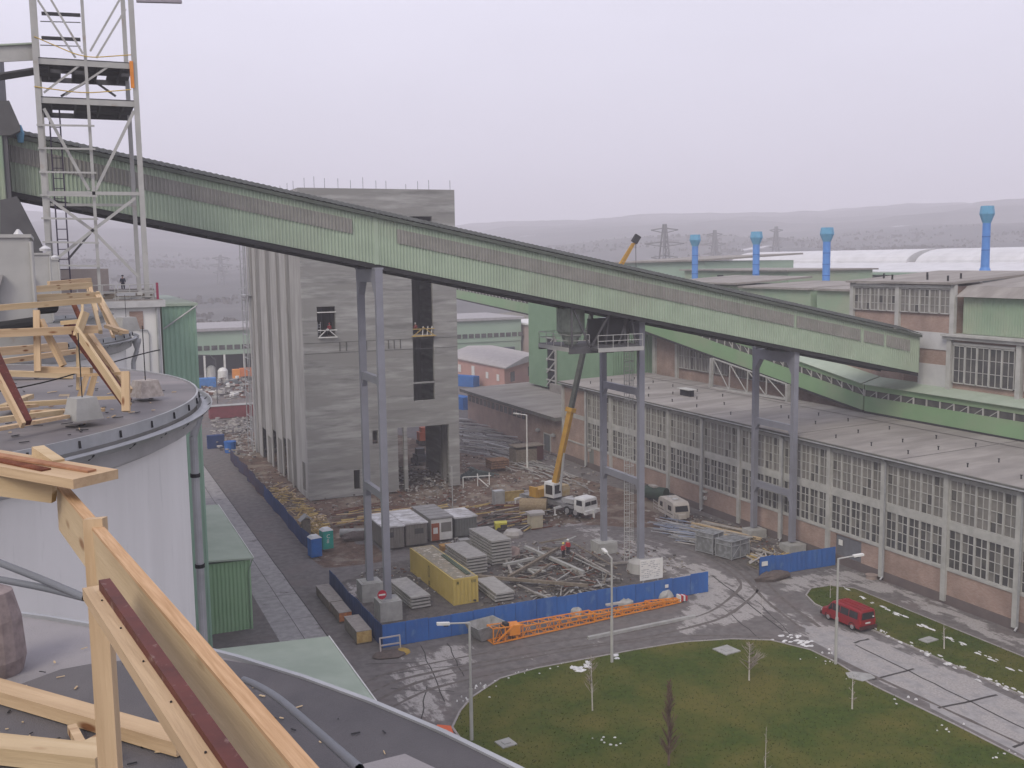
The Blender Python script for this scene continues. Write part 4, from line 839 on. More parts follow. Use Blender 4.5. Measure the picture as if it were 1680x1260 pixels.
for s in (.15,.62): 
    p = Vector((*B,0)).lerp(Vector((*Cc,0)), s); q = Vector((*B,0)).lerp(Vector((*Cc,0)), s+.1); mb = MB(); mb.ext([(p.x,p.y-.02,1.8),(q.x,q.y-.02,1.8),(q.x,q.y-.02,4.2),(p.x,p.y-.02,4.2)], (.06,-.1,0)); mb.build('window', glass, pk)
def container(c, L_, W, Hh, rz, m, label, name='shipping_container', group=None):
    t = thing(name, label, 'container', c, rz, group); mb = MB(); mb.box(-L_/2+.06,L_/2-.06,-W/2+.06,W/2-.06,.12,Hh-.04)
    for s_ in (-1,1): mb.corr((-L_/2+.1,s_*(W/2-.05),.15),(L_-.2,0,0),(0,0,Hh-.3),(0,s_,0),.4,.05)
    for s_ in (-1,1): mb.corr((s_*(L_/2-.05),-W/2+.1,.15),(0,W-.2,0),(0,0,Hh-.3),(s_,0,0),.35,.05)
    mb.build('body', m, t, local=True); mb = MB()
    for x in (-L_/2+.08,L_/2-.08):
        for y in (-W/2+.08,W/2-.08): mb.box(x-.09,x+.09,y-.09,y+.09,0,Hh)
    for z in (.08,Hh-.08):
        for y in (-W/2+.08,W/2-.08): mb.box(-L_/2+.17,L_/2-.17,y-.07,y+.07,z-.08,z+.08)
        for x in (-L_/2+.08,L_/2-.08): mb.box(x-.07,x+.07,-W/2+.17,W/2-.17,z-.08,z+.08)
    mb.build('frame', m, t, local=True); return t
cb = mat('container_blue',(0.04,0.15,0.42),(0.035,0.12,0.34),scale=.6)
container((93.6,246.5,0),7.5,2.5,2.7,radians(-60),cb,'blue container standing beside the pink building')
container((78.2,209.5,0),6.2,2.5,2.7,radians(-75),cb,'blue container behind the tower corner, nearer than the pink building')
mb = MB(); mb.lathe((127,262,0),[(2.6,0),(2.2,1.6),(.8,2.6),(.1,2.8)],10); tag(mb.build('orange_heap', plain('orange_tarp',(0.7,0.22,0.05))), 'bright orange covered heap beyond the pink building', 'heap')
# far rust coloured hoarding
fh_ = thing('brick_shed', 'pinkish banded shed standing to the right of the far green factory building', 'building', (146,300,0)); mb = MB(); mb.box(134.5,170,290,320,0,11.5); mb.build('wall', mat('banded',(0.42,0.33,0.30),(0.34,0.27,0.25),scale=1.5,stretch=(1,1,.02)), fh_); mb = MB(); mb.box(133.8,171,289,321,11.51,12); mb.build('roof', white, fh_)
# ================================================================ YARD: FENCES
def fence(P, Q, label, n, h=1.95, m=None, jig=0.05, seed=1, back=None):
    P = Vector(P); Q = Vector(Q); t = thing('site_fence', label, 'fence', (P.x,P.y,0)); rg = random.Random(seed); d = (Q-P)/n; nr = Vector((-d.y,d.x,0)).normalized(); dd = d.normalized()
    offs = [rg.uniform(-jig,jig) for _ in range(n+1)]; hs = [h+rg.uniform(-.06,.06) for _ in range(n+1)]
    for i in range(n):
        a = P+d*i+nr*offs[i]+dd*.02; b2 = P+d*(i+1)+nr*offs[i+1]-dd*.02; mb = MB(); k = 6
        vs = []
        for j in range(k+1):
            q = a.lerp(b2, j/k)+nr*(.03*(j % 2)); hh_ = hs[i]; tl = nr*rg.uniform(-.03,.03)*1.0
            vs += [q+Vector((0,0,.05)), q+Vector((0,0,hh_))+nr*.02]
        fs = [(2*j,2*j+2,2*j+3,2*j+1) for j in range(k)]; m0 = len(vs); vs2 = [v+nr*.05 for v in vs]; mb.add(vs+vs2, fs+[(m0+2*j+1,m0+2*j+3,m0+2*j+2,m0+2*j) for j in range(k)]+[(2*j+1,2*j+3,m0+2*j+3,m0+2*j+1) for j in range(k)]+[(0,1,m0+1,m0),(m0+2*k,m0+2*k+1,2*k+1,2*k)])
        mb.build('panel', m or bluef, t)
    mb = MB()
    for i in range(n+1): q = P+d*i+nr*(offs[i]+.09); mb.tube(q, q+Vector((0,0,h-.1)), .035, 6)
    mb.build('posts', bluef_d, t) if False else None
    for i in range(n+1):
        q = P+d*i+nr*(offs[i]+.10); mb = MB(); mb.tube(q, q+Vector((0,0,h-.1)), .035, 6); mb.build('post', bluef_d, t)
    return t
fence((22.75,80.4,0),(55.3,80.85,0),'long blue sheet metal fence running behind the orange crane jib',16,1.98,seed=4)
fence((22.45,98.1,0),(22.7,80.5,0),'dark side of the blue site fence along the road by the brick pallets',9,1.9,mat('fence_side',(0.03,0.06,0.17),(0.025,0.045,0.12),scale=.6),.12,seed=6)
fence((62.5,82.5,0),(72.0,82.4,0),'shorter blue fence between the wire cages and the hall door',5,2.0,seed=8)
fence((23.7,171,0),(23.75,141,0),'far part of the rusty dark blue fence along the left road',12,1.9,mat('fence_old',(0.045,0.055,0.10),(0.06,0.04,0.05),scale=.8),.25,seed=9)
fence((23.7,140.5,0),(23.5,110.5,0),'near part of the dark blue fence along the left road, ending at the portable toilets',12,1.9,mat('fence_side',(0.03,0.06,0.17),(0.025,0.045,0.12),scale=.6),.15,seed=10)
for q, lb_ in (((1175,988),0),):
    pass
mb = MB(); mb.box(62.7,63.4,82.38,82.44,1.15,1.6); tag(mb.build('notice', white), 'white notice fixed near the left end of the shorter blue fence', 'notice')
for q in ((1058,940,.2),(1077,957,.25),(1079,958,.2)): pass
mb = MB(); [mb.box(x,x+.35,80.62,80.66,1.2,1.5) for x in (50.3,)]; tag(mb.build('notice', white), 'small white notice on the long blue fence below the site sign', 'notice')
# site sign
p = G(1066,984); ss = thing('site_sign','white construction site sign on two posts behind the blue fence','sign',(49.2,81.2,0))
mb = MB(); mb.box(47.9,50.35,81.15,81.22,2.05,4.0); mb.build('panel', white, ss)
rg = random.Random(31); mb = MB()
for r in range(9):
    z = 3.8-r*.185; x = 48.05
    while x < (49.6 if r < 2 else 50.1): 
        w = rg.uniform(.08,.3)
        if rg.random() < .72 and x+w < 50.2: mb.box(x,x+w,81.135,81.15,z-.035,z+.035)
        x += w+.07
mb.build('lettering', mat('sign_grey',(0.38,0.39,0.42)), ss)
for x in (48.3,49.9): mb = MB(); mb.box(x-.05,x+.05,81.23,81.33,0,3.9); mb.build('post', steel, ss)
# no entry sign
ne = thing('no_entry_sign','round red no entry sign with white bar on the left pylon block','road sign',(24.5,86.35,1.75))
def disc(mb, c, r, y0, y1, m=0, n=28): vs = [(c[0]+r*cos(2*pi*i/n), y0, c[1]+r*sin(2*pi*i/n)) for i in range(n)]+[(c[0]+r*cos(2*pi*i/n), y1, c[1]+r*sin(2*pi*i/n)) for i in range(n)]; mb.add(vs, [tuple(range(n)), tuple(range(n,2*n))[::-1]]+[(i,n+i,n+(i+1)%n,(i+1)%n) for i in range(n)], m)
mb = MB(); disc(mb,(24.5,2.6),.42,86.3,86.33); mb.build('plate', plain('sign_red',(0.42,0.01,0.03)), ne); mb = MB(); mb.box(24.2,24.8,86.275,86.299,2.53,2.67); mb.build('bar', white, ne); mb = MB(); mb.tube((24.5,86.37,1.75),(24.5,86.37,2.9),.03); mb.build('post', steel, ne)
# pallets of bricks by the fence
def pallet(x0, x1, y0, y1, h, label, m1, m2):
    t = thing('brick_pallet', label, 'pallet', ((x0+x1)/2,(y0+y1)/2,0), group='long stacks beside the blue fence'); mb = MB(); mb.box(x0,x1,y0+.03,y1,.15,h); mb.build('stack', m1, t)
    mb = MB(); mb.box(x0-.02,x1+.02,y0,y0+.028,.16,h-.02); mb.build('end_face', m2, t); mb = MB(); mb.box(x0-.03,x1+.03,y0,y1,h+.001,h+.05); mb.build('cover', mat('cover_grey',(0.30,0.28,0.26),(0.22,0.2,0.19),scale=2), t)
    mb = MB(); [mb.box(x0,x1,y,y+.12,0,.14) for y in (y0+.1,(y0+y1)/2,y1-.3)]; mb.build('bearer', woodold, t)
pb_ = mat('stack_brown',(0.23,0.19,0.165),(0.17,0.14,0.12),scale=3)
pallet(20.85,22.1,91.2,96.6,.95,'farthest long brown stack beside the dark fence',pb_,pb_); pallet(20.95,22.05,87.8,91.0,.95,'middle stack with an orange brick end beside the dark fence',pb_,mat('end_orange',(0.50,0.20,0.07),(0.3,0.12,0.06),scale=4)); pallet(21.0,22.25,82.0,86.2,1.15,'nearest stack with a yellow end beside the dark fence',mat('stack_grey',(0.24,0.225,0.20),(0.18,0.165,0.15),scale=3),mat('end_yellow',(0.50,0.36,0.15),(0.38,0.25,0.09),scale=4))
# portable toilets, log hut
def loo(p, m, label, marks):
    t = thing('portable_toilet', label, 'portable toilet', p, radians(8)); mb = MB(); mb.box(-.6,.6,-.6,.6,.1,2.15); mb.build('cabin', m, t, local=True)
    mb = MB(); mb.add([(-.65,-.65,2.16),(.65,-.65,2.16),(.65,.65,2.16),(-.65,.65,2.16),(-.35,-.4,2.42),(.35,-.4,2.42),(.35,.4,2.42),(-.35,.4,2.42)],[(0,3,2,1),(4,5,6,7),(0,1,5,4),(1,2,6,5),(2,3,7,6),(3,0,4,7)]); mb.build('roof', mat('loo_roof',(0.6,0.62,0.63)), t, local=True)
    mb = MB(); mb.box(-.45,.45,-.64,-.605,.15,2.05); mb.build('door', m, t, local=True)
    if marks:
        cu = bpy.data.curves.new('mark','FONT'); cu.body = marks; cu.size = .62; cu.extrude = .005; cu.space_line = .9; f_ = bpy.data.objects.new('mark', cu); COL.objects.link(f_); me_ = bpy.data.meshes.new_from_object(f_); bpy.data.objects.remove(f_)
        o = bpy.data.objects.new('marking', me_); COL.objects.link(o); me_.materials.clear(); me_.materials.append(white); o.parent = t; o.location = (-.22,-.65,1.35); o.rotation_euler = (pi/2,0,0)
        mb = MB(); mb.box(.601,.61,-.2,.25,.5,1.9); mb.build('side_panel', white, t, local=True) if False else None
    return t
loo(G(517,913), mat('loo_blue',(0.03,0.15,0.46),(0.025,0.12,0.38)), 'blue portable toilet at the end of the left fence', ''); loo(G(536,900), mat('loo_teal',(0.03,0.36,0.29),(0.025,0.30,0.24)), 'turquoise portable toilet with white markings', 'C\n8')
hw = G(503,888); wh_ = thing('site_privy','narrow grey wooden hut with a small gable roof','hut',hw); mb = MB(); mb.box(hw.x-.45,hw.x+.45,hw.y-.45,hw.y+.45,0,2.6); mb.build('walls', woodold, wh_); mb = MB(); mb.ext([(hw.x-.8,hw.y-.7,2.5),(hw.x,hw.y-.7,3.2),(hw.x+.8,hw.y-.7,2.5),(hw.x,hw.y-.7,3.0)],(0,1.4,0)); mb.build('roof', mat('hut_roof',(0.3,0.3,0.29)), wh_)
# scatter piles -----------------------------------------------------------
def pile(pxs, n, ln, w, mats, label, cat, seed, hmax=.5, ang=None, spread=pi, name='debris', z=0.0, tilt=.12, flat=.4):
    P = [G(*q) for q in pxs]; rg = random.Random(seed); mb = MB(); x0, x1 = min(p.x for p in P), max(p.x for p in P); y0, y1 = min(p.y for p in P), max(p.y for p in P); k = 0; tries = 0
    while k < n and tries < n*30:
        tries += 1; x, y = rg.uniform(x0,x1), rg.uniform(y0,y1)
        if not pointin(x, y, P): continue
        L_ = rg.uniform(*ln); a = (ang if ang is not None else 0)+rg.uniform(-spread,spread); ww = rg.uniform(*w)
        mb.obox((x,y,z+rg.random()**2*hmax+ww/2), L_, ww, ww*rg.uniform(flat,1), a, rg.uniform(-tilt,tilt), rg.randrange(len(mats))); k += 1
    return stuff(mb.build(name, mats), label, cat)
dk = mat('dark_scrap',(0.09,0.08,0.075),(0.06,0.055,0.05)); lt_ = mat('light_scrap',(0.42,0.40,0.38),(0.34,0.32,0.3)); rs = mat('rusty_scrap',(0.18,0.08,0.055),(0.12,0.06,0.045)); ye = wood_y
def ruin(pxs, n, s, label, seed, mats=(debris,dk,debris,rs,woodold,lt_), hmax=.25): return pile(pxs, n, (s*.3,s*2.2), (s*.2,s*.8), list(mats), label, 'rubble', seed, hmax, name='rubble')
ruin([(400,770),(470,770),(600,820),(760,800),(770,900),(600,880),(520,860),(440,830)],520,.28,'small rubble strewn over the brown mud by the tower foot',1)
ruin([(650,800),(760,780),(990,790),(1000,850),(900,870),(760,870),(650,840)],650,.28,'building rubble scattered between the huts and the mobile crane',2)
ruin([(750,700),(830,690),(1000,770),(960,800),(760,790)],450,.3,'rubble and offcuts on the brown ground near the low hall',3)
ruin([(560,940),(640,960),(800,1000),(1140,930),(1060,890),(820,890),(790,940),(650,930)],700,.2,'crushed stone and chips over the fenced storage yard',4)
ruin([(1080,860),(1250,930),(1380,910),(1240,870),(1120,840)],350,.2,'chips and scraps beside the brick hall wall',5)
ruin([(650,770),(740,770),(740,800),(650,810)],260,.35,'heap of broken concrete in the tower doorway',6,(debris,lt_,dk),.9)
ruin([(345,690),(415,690),(420,760),(350,740)],300,.5,'light heaps of rubble at the far end of the left road',7,(debris,lt_,lt_,dk,conc_b),1.0)
ruin([(330,625),(410,625),(410,655),(330,655)],160,1.0,'white and grey clutter in front of the far green factory',8,(lt_,white,dk,conc_b,rs),1.2)
pile([(430,800),(470,800),(540,870),(505,880)],230,(.6,2.6),(.06,.14),[ye,ye,wood2,woodold],'tangle of yellow boards and sticks behind the left fence','timber pile',10,.9,name='timber_pile')
pile([(500,855),(530,850),(545,885),(515,890)],140,(.4,1.0),(.1,.2),[ye,wood_y,wood2],'heap of cut yellow firewood beside the turquoise toilet','firewood',11,1.3,name='firewood_heap')
pile([(752,690),(800,690),(840,735),(760,745)],90,(4,9),(.1,.2),[lt_,lt_,conc_b,alu],'long pale pipes and profiles heaped near the tower corner','pipe heap',12,.9,radians(120),.35,name='pipe_heap',tilt=.03)
pile([(800,725),(930,775),(960,800),(830,770)],90,(3,8),(.08,.16),[lt_,conc_b,conc_b],'steel lengths laid out along the low hall','steel lengths',13,.3,radians(100),.3,name='steel_lengths',tilt=.02)
pile([(570,830),(760,840),(640,850),(580,860)],50,(3,8),(.1,.25),[ye,woodold,rs,wood2],'yellowish boards lying behind the site huts','boards',14,.3,radians(5),.3,name='board_pile',tilt=.02)
pile([(780,830),(900,830),(900,870),(790,870)],90,(1.5,6),(.08,.2),[rs,woodold,dk,ye,lt_],'rusty beams and formwork lying left of the crane truck','formwork',15,.6,radians(10),.6,name='formwork_heap',tilt=.05)
pile([(1085,862),(1110,855),(1160,885),(1145,900),(1110,885)],100,(2.5,5.5),(.06,.12),[alu,galvm,mat('blue_steel',(0.30,0.34,0.44)),lt_],'bundle of bluish galvanised scaffold tubes by the caravan','scaffold tubes',16,.5,radians(120),.25,name='tube_bundle',tilt=.02)
pile([(1150,868),(1185,862),(1225,885),(1200,895)],50,(3,6),(.12,.25),[wood2,lt_,woodold],'pale planks lying along the brick hall wall','planks',17,.3,radians(110),.15,name='plank_pile',tilt=.01)
pile([(1225,905),(1290,900),(1300,925),(1235,935)],70,(1.0,3.0),(.1,.2),[lt_,woodold,wood_y],'jumbled boards behind the shorter blue fence','boards',18,.5,radians(60),.8,name='board_pile')
# big beams of the scrap heap in the yard: separate pieces
BL = ['pale concrete post lying nearly level at the left of the scrap heap','grey beam sloping down beside the tall slab stack','brown beam at the lower left of the scrap heap pointing to the workers','long pale beam running from the pinkish lump down to the right','grey beam just below the two workers','very long brown timber lying along the bottom of the scrap heap','thin light stick propped up in the middle of the scrap heap','short grey beam right beside the pinkish lump','short brown timber crossing in the centre of the scrap heap','short pale beam left of the heap centre','long grey rail running right from behind the workers','thin brown lath running right towards the middle pylon','thin pale rail below the long grey rail right of the workers','short grey scrap beam near the low slab stack by the fence','brown timber lying behind the heads of the workers','short pale block to the upper right of the workers','grey beam lying at the foot of the middle pylon','stubby brown timber left of the workers','flat pale beam in the lower left centre of the scrap heap','short grey beam at the lower right of the scrap heap']
rg = random.Random(44)
beams = [((826,935),(877,925),.35),((823,905),(843,958),.3),((835,958),(915,915),.35),((862,905),(957,948),.4),((905,920),(955,950),.35),((785,957),(965,972),.35),((912,960),(945,938),.12),((860,915),(878,930),.25),((875,955),(905,935),.25),((880,950),(850,935),.2),((930,905),(1000,950),.22),((940,900),(1012,945),.14),((935,918),(1010,955),.12),((850,963),(890,985),.2),((885,900),(930,895),.18),((925,895),(945,888),.2),((990,930),(1040,925),.25),((890,908),(905,915),.25),((855,940),(895,948),.25),((900,950),(925,963),.2)]
for k, (a, b2, w) in enumerate(beams):
    z = .1+w/2+(.25 if k % 3 == 0 else .05 if k % 3 == 1 else .45); A, B = G(*a), G(*b2); A.z = z; B.z = z+rg.uniform(-.05,.35); mb = MB(); mb.bar(A, B, w*.9, w*.8)
    tag(mb.build('scrap_beam', (conc_b, debris, woodold)[k % 3]), BL[k], 'beam', 'beams in the scrap heap')
pile([(822,905),(940,895),(1010,950),(950,975),(840,960)],150,(.8,4),(.05,.13),[debris,conc_b,woodold,rs,dk,dk],'tangle of laths, bars and scraps in the yard heap','scrap',19,.6,name='scrap_tangle')
pile([(870,975),(1000,950),(1010,965),(900,990)],60,(1,3),(.08,.2),[debris,conc_b,dk],'broken bits along the inside of the blue fence','scrap',20,.2,name='scrap_tangle')
def rock(p, s, label, m, seed):
    rg = random.Random(seed); mb = MB(); prof = []; n = 10; vs = []; 
    for j, (r, z) in enumerate(((.9,0),(1.0,.35),(.85,.7),(.45,.95))):
        for i in range(n): a = 2*pi*i/n; k = rg.uniform(.8,1.15); vs.append((p.x+s[0]*r*k*cos(a), p.y+s[1]*r*k*sin(a), s[2]*z*rg.uniform(.9,1.1)))
    fs = [(j*n+i,j*n+(i+1)%n,(j+1)*n+(i+1)%n,(j+1)*n+i) for j in range(3) for i in range(n)]+[tuple(range(3*n,4*n))]; mb.add(vs, fs); return tag(mb.build('boulder', m), label, 'boulder')
rock(G(838,916),(1.1,.8,1.3),'pinkish grey broken lump at the left of the scrap heap',mat('pink_lump',(0.34,0.26,0.23),(0.25,0.19,0.17),scale=3),1)
rock(G(945,1010),(.6,.5,.8),'small pale mound at the foot of the long blue fence, left one',conc_b,2); rock(G(1027,998),(.8,.5,.9),'pale mound at the foot of the long blue fence, near the lamp post',conc_b,3); rock(G(1092,984),(.8,.5,.95),'pale mound at the foot of the long blue fence, right one',conc_b,4)
rock(G(1268,950),(2.0,1.0,.8),'brown earth heap in front of the shorter blue fence',mat('earth',(0.13,0.105,0.095),(0.09,0.075,0.07),scale=3),5)
rock(G(410,905)+Vector((12.6,0,0)),(2.2,1.3,.9),'low brown earth heap next to the huts',mat('earth',(0.13,0.105,0.095)),6); rock(G(640,1075),(1.5,1.0,.3),'flat dark earth patch near the fence corner',mat('earth',(0.13,0.105,0.095)),7)
# ---------------------------------------------------------------- slab stacks
def slabs(c, L_, W, n, th, rz, label, gap=.15):
    t = thing('slab_stack', label, 'slab stack', c, rz); rg = random.Random(n*7+int(c[0]))
    for k in range(n):
        ox, oy = rg.uniform(-.05,.05), rg.uniform(-.05,.05); mb = MB(); z = .1+k*(th+gap); mb.box(-W/2+ox,W/2+ox,-L_/2+oy,L_/2+oy,z,z+th)
        mb.build('slab', mat('slab_grey',(0.34,0.33,0.32),(0.25,0.245,0.235),scale=2), t, local=True)
        mb = MB(); [mb.box(-W/2+.1,W/2-.1,y-.05,y+.05,z-gap+.001,z-.001) for y in (-L_*.35,L_*.35)]; mb.build('spacer', woodold, t, local=True)
slabs((28.65,91.6,0),6.2,1.9,4,.16,radians(3),'stack of four concrete slabs between the left pylon and the yellow container')
slabs((37.3,99.0,0),6.0,2.3,6,.17,radians(2),'stack of six concrete slabs right of the yellow container')
slabs((40.9,101.0,0),6.0,2.3,8,.19,radians(2),'tallest stack of concrete slabs, eight high')
slabs((36.6,89.5,0),5.2,1.9,3,.16,radians(0),'low stack of three concrete slabs just inside the blue fence')
# ---------------------------------------------------------------- yellow container
yc = container((32.9,93.95,0),12.1,2.5,2.5,radians(90+1.5),yellow_c,'long yellow shipping container with a worn roof in the yard')
mb = MB(); mb.box(-5.9,5.9,-1.1,1.1,2.505,2.53); mb.build('roof_sheet', mat('worn_roof',(0.20,0.19,0.16),(0.27,0.23,0.17),scale=.8,c3=(0.45,0.42,0.36),scale3=2.2,lo3=.55,hi3=.62), yc, local=True)
mb = MB(); n = 22   # emblem ring and bars on the long side facing the camera (local +y side)
yy = 1.275
mb.add([( .4+(.30 if k%2 else .20)*cos(2*pi*(k//2)/n)*.8, yy, 1.55+(.62 if k%2 else .48)*sin(2*pi*(k//2)/n)) for k in range(2*n)], [(2*i,2*i+1,(2*i+3)%(2*n),(2*i+2)%(2*n)) for i in range(n)]); mb.box(.25,.55,yy-.01,yy+.004,.45,.6); mb.box(.2,.32,yy-.01,yy+.004,.2,.4); mb.box(.42,.6,yy-.01,yy+.004,.15,.42)
mb.build('emblem', plain('emblem_olive',(0.12,0.11,0.03)), yc, local=True)
mb = MB(); 
for y in (-.95,-.82,-.62,.75,.85): mb.box(-6.075,-6.06,y-.05,y+.04,2.0,2.25)
mb.build('lettering', plain('emblem_olive',(0.12,0.11,0.03)), yc, local=True)
mb = MB(); [mb.tube((31.9+1.55+.16*k,88.6,2.62+.05*(k%2)),(32.0+1.45+.16*k,95.6,2.62+.05*(k%2)),.08,6) for k in range(3)]; tag(mb.build('pipe_bundle', mat('pipe_dkgreen',(0.10,0.13,0.10))), 'dark green pipes lying along the yellow container roof', 'pipes')
# ---------------------------------------------------------------- site huts
def hut(a, b2, L_, Hh, m, label, roofm, win=None, door=None):
    A, B = G(*a), G(*b2); w = abs(B.x-A.x); y = (A.y+B.y)/2; t = thing('site_hut', label, 'site hut', ((A.x+B.x)/2, y+L_/2, 0))
    x0, x1 = A.x, B.x; mb = MB(); mb.box(x0+.05,x1-.05,y+.05,y+L_-.05,.25,Hh-.1); mb.corr((x0,y+.04,.25),(x1-x0,0,0),(0,0,Hh-.4),(0,-1,0),.3,.03); mb.corr((x0+.04,y+L_,.25),(0,-L_,0),(0,0,Hh-.4),(-1,0,0),.3,.03); mb.build('walls', m, t)
    mb = MB(); mb.box(x0-.12,x1+.1,y-.12,y+L_+.12,Hh-.12,Hh+.02)
    for k in range(5): yy = y+L_*k/5; mb.box(x0-.1,x1+.08,yy,yy+.06,Hh+.021,Hh+.06)
    mb.build('roof', roofm, t)
    if win: mb = MB(); cx = x0+(x1-x0)*win; mb.box(cx-.5,cx+.5,y-.03,y+.02,1.5,2.1); mb.build('window', glass, t)
    if door: 
        cx = x0+(x1-x0)*door; mb = MB(); mb.box(x0+.06,x1-.06,y-.04,y,.3,Hh-.2); mb.build('front_panel', white, t); mb = MB(); mb.box(cx-.5,cx+.45,y-.08,y-.045,.3,2.3); mb.build('door', plain('door_rust',(0.30,0.08,0.03)), t)
        mb = MB(); mb.box(cx-.3,cx+.25,y-.095,y-.081,1.1,1.8); mb.build('door_notice', white, t); mb = MB(); mb.box(x1-1.4,x1-.15,y-.07,y-.045,1.2,2.3); mb.build('window', glass2, t)
    return t
hutr = mat('hut_roof_sheet',(0.46,0.45,0.45),(0.34,0.33,0.33),scale=1.5,c3=(0.62,0.62,0.63),scale3=.7); hutw = mat('hut_wall',(0.20,0.185,0.17),(0.16,0.15,0.14),scale=1.2)
hut((630,905),(664,901),6.5,2.75,hutw,'leftmost grey brown site hut behind the left pylon',hutr,.28); hut((666,899),(702,895),6.5,2.75,hutw,'second site hut from the left with small dark window',hutr,.62)
hut((706,891),(744,888),6.5,2.9,mat('hut_wall_pale',(0.36,0.35,0.33)),'white fronted site hut with a rust red door',mat('hut_roof_dk',(0.30,0.295,0.29),(0.24,0.235,0.23),scale=1),None,.22); hut((747,884),(783,880),4.2,2.5,mat('hut_grey',(0.17,0.175,0.17),(0.14,0.145,0.14),scale=1),'rightmost small grey corrugated hut',hutr)
mb = MB(); A = G(748,893); [mb.box(A.x+k*1.6,A.x+k*1.6+1.2,A.y-1.5,A.y-.5,0,.8) for k in range(3)]; tag(mb.build('concrete_kerbs', conc_b),'row of concrete pieces lying in front of the small grey hut','concrete pieces')
mb = MB(); A = G(726,905); mb.box(A.x,A.x+1.2,A.y,A.y+1.0,.05,.35); mb.box(A.x-.05,A.x+1.3,A.y-.1,A.y+1.1,.36,.6); tag(mb.build('pallet', mat('pallet_orange',(0.42,0.24,0.08))),'small orange wooden pallet between huts and yellow container','pallet')
mb = MB(); A, B = G(558,882), G(600,881); mb.tube((A.x,A.y,.55),(B.x,B.y,.55),.5,16); tag(mb.build('concrete_pipe', conc_b),'grey concrete pipe lying left of the huts behind the pylon','pipe')
# ---------------------------------------------------------------- skip, jib, rack, kerb line
sk_ = thing('concrete_skip','grey steel skip standing by the blue fence at the end of the jib','skip',G(798,1052)); c = G(797,1048); mb = MB()
o_ = [(-1.5,-1.1),(1.5,-1.1),(1.5,1.1),(-1.5,1.1)]; bt = [(-.8,-.6),(.8,-.6),(.8,.6),(-.8,.6)]; R_ = Matrix.Rotation(radians(12),3,'Z')
def rp(q, z, s=1.0): return R_@Vector((q[0]*s,q[1]*s,0))+Vector((c.x,c.y,z))
vs = [rp(q,.1) for q in bt]+[rp(q,1.45) for q in o_]+[rp(q,1.45,.93) for q in o_]+[rp(q,.2,.9) for q in bt]
mb.add(vs, [(3,2,1,0)]+[(i,(i+1)%4,4+(i+1)%4,4+i) for i in range(4)]+[(4+i,4+(i+1)%4,8+(i+1)%4,8+i) for i in range(4)]+[(8+i,8+(i+1)%4,12+(i+1)%4,12+i) for i in range(4)]+[(12,13,14,15)]); mb.build('trough', mat('skip_grey',(0.33,0.33,0.33),(0.22,0.22,0.21),scale=1.5), sk_)
jb = thing('crane_jib','orange lattice tower crane jib lying on the road in front of the blue fence','crane jib',G(960,1030))
def seg(p0, p1, h0, h1, w0, w1, nb, m=orange, nm='jib_section', top=False):
    p0, p1 = Vector(p0), Vector(p1); d = (p1-p0).normalized(); s_ = Vector((-d.y,d.x,0))
    def pt(k, side_, up_): s = k/nb; q = p0.lerp(p1, s); w = w0+(w1-w0)*s; h = h0+(h1-h0)*s; return q+s_*(side_*w/2)+Vector((0,0,.12+(h if up_ else 0)))
    mb = MB()
    for sd in (-1,1): mb.bar(pt(0,sd,0),pt(nb,sd,0),.10); mb.bar(pt(0,sd,1),pt(nb,sd,1),.09)
    for k in range(nb):
        for sd in (-1,1): mb.bar(pt(k,sd,k%2),pt(k+1,sd,(k+1)%2),.045)
        mb.bar(pt(k,-1 if k%2 else 1,1),pt(k+1,1 if k%2 else -1,1),.05); mb.bar(pt(k,-1 if k%2 else 1,0),pt(k+1,1 if k%2 else -1,0),.05)
    for k in range(0, nb+1, max(1,nb//2)):
        for sd in (-1,1): mb.bar(pt(k,sd,0),pt(k,sd,1),.08)
        mb.bar(pt(k,-1,1),pt(k,1,1),.07); mb.bar(pt(k,-1,0),pt(k,1,0),.07)
    mb.build(nm, m, jb)
J0, J1 = Vector((31.3,77.6,0)), Vector((51.6,79.6,0))
def jl(s): return J0.lerp(J1, s)
seg(jl(0),jl(.14),1.3,1.1,1.1,1.0,5); seg(jl(.14),jl(.5),.95,.75,1.0,.95,14); seg(jl(.5),jl(.8),.6,.45,.85,.7,12); seg(jl(.8),jl(.98),.55,.25,.85,.5,9)
mb = MB(); mb.bar(jl(.02)+Vector((0,-.6,.3)),jl(.1)+Vector((0,-.6,1.4)),.12); mb.box(J0.x+1.6,J0.x+2.6,J0.y-.4,J0.y+.5,.5,1.35); mb.build('winch_frame', orange, jb)
mb = MB(); mb.box(J0.x+1.2,J0.x+1.6,J0.y-.3,J0.y+.3,1.35,1.6); mb.build('winch', dark, jb)
for k in range(4): mb = MB(); q = jl(.975+.006*k); mb.box(q.x-.06+k*.12,q.x+.08+k*.12,q.y-.3,q.y+.3,.15,.75-k*.05); mb.build('jib_tip', white if k%2 == 0 else plain('tip_red',(0.45,0.03,0.04)), jb)
mb = MB(); q = jl(.62); mb.box(q.x-.7,q.x+.9,q.y+.1,q.y+.45,1.0,1.15); tag(mb.build('board', lt_), 'pale board lying on the middle of the orange jib', 'board')
rk = thing('pallet_rack','small pale wooden rack leaning at the fence corner','rack',G(640,1073)); a = G(625,1074); mb = MB(); y = a.y; 
for x in (a.x,a.x+1.7): mb.bar((x,y,0),(x+.0,y+.25,1.35),.1)
for z in (.1,.7,1.3): mb.bar((a.x,y+z*.18,z),(a.x+1.7,y+z*.18,z),.1)
mb.build('rack', mat('rack_pale',(0.42,0.38,0.36)), rk); mb = MB(); c = G(660,1070); mb.lathe((c.x,c.y,0),[(.7,0),(.6,.15),(.3,.3)],10); tag(mb.build('sand_sack', mat('sack_ochre',(0.36,0.25,0.07))),'small ochre sack at the foot of the fence corner','sack')
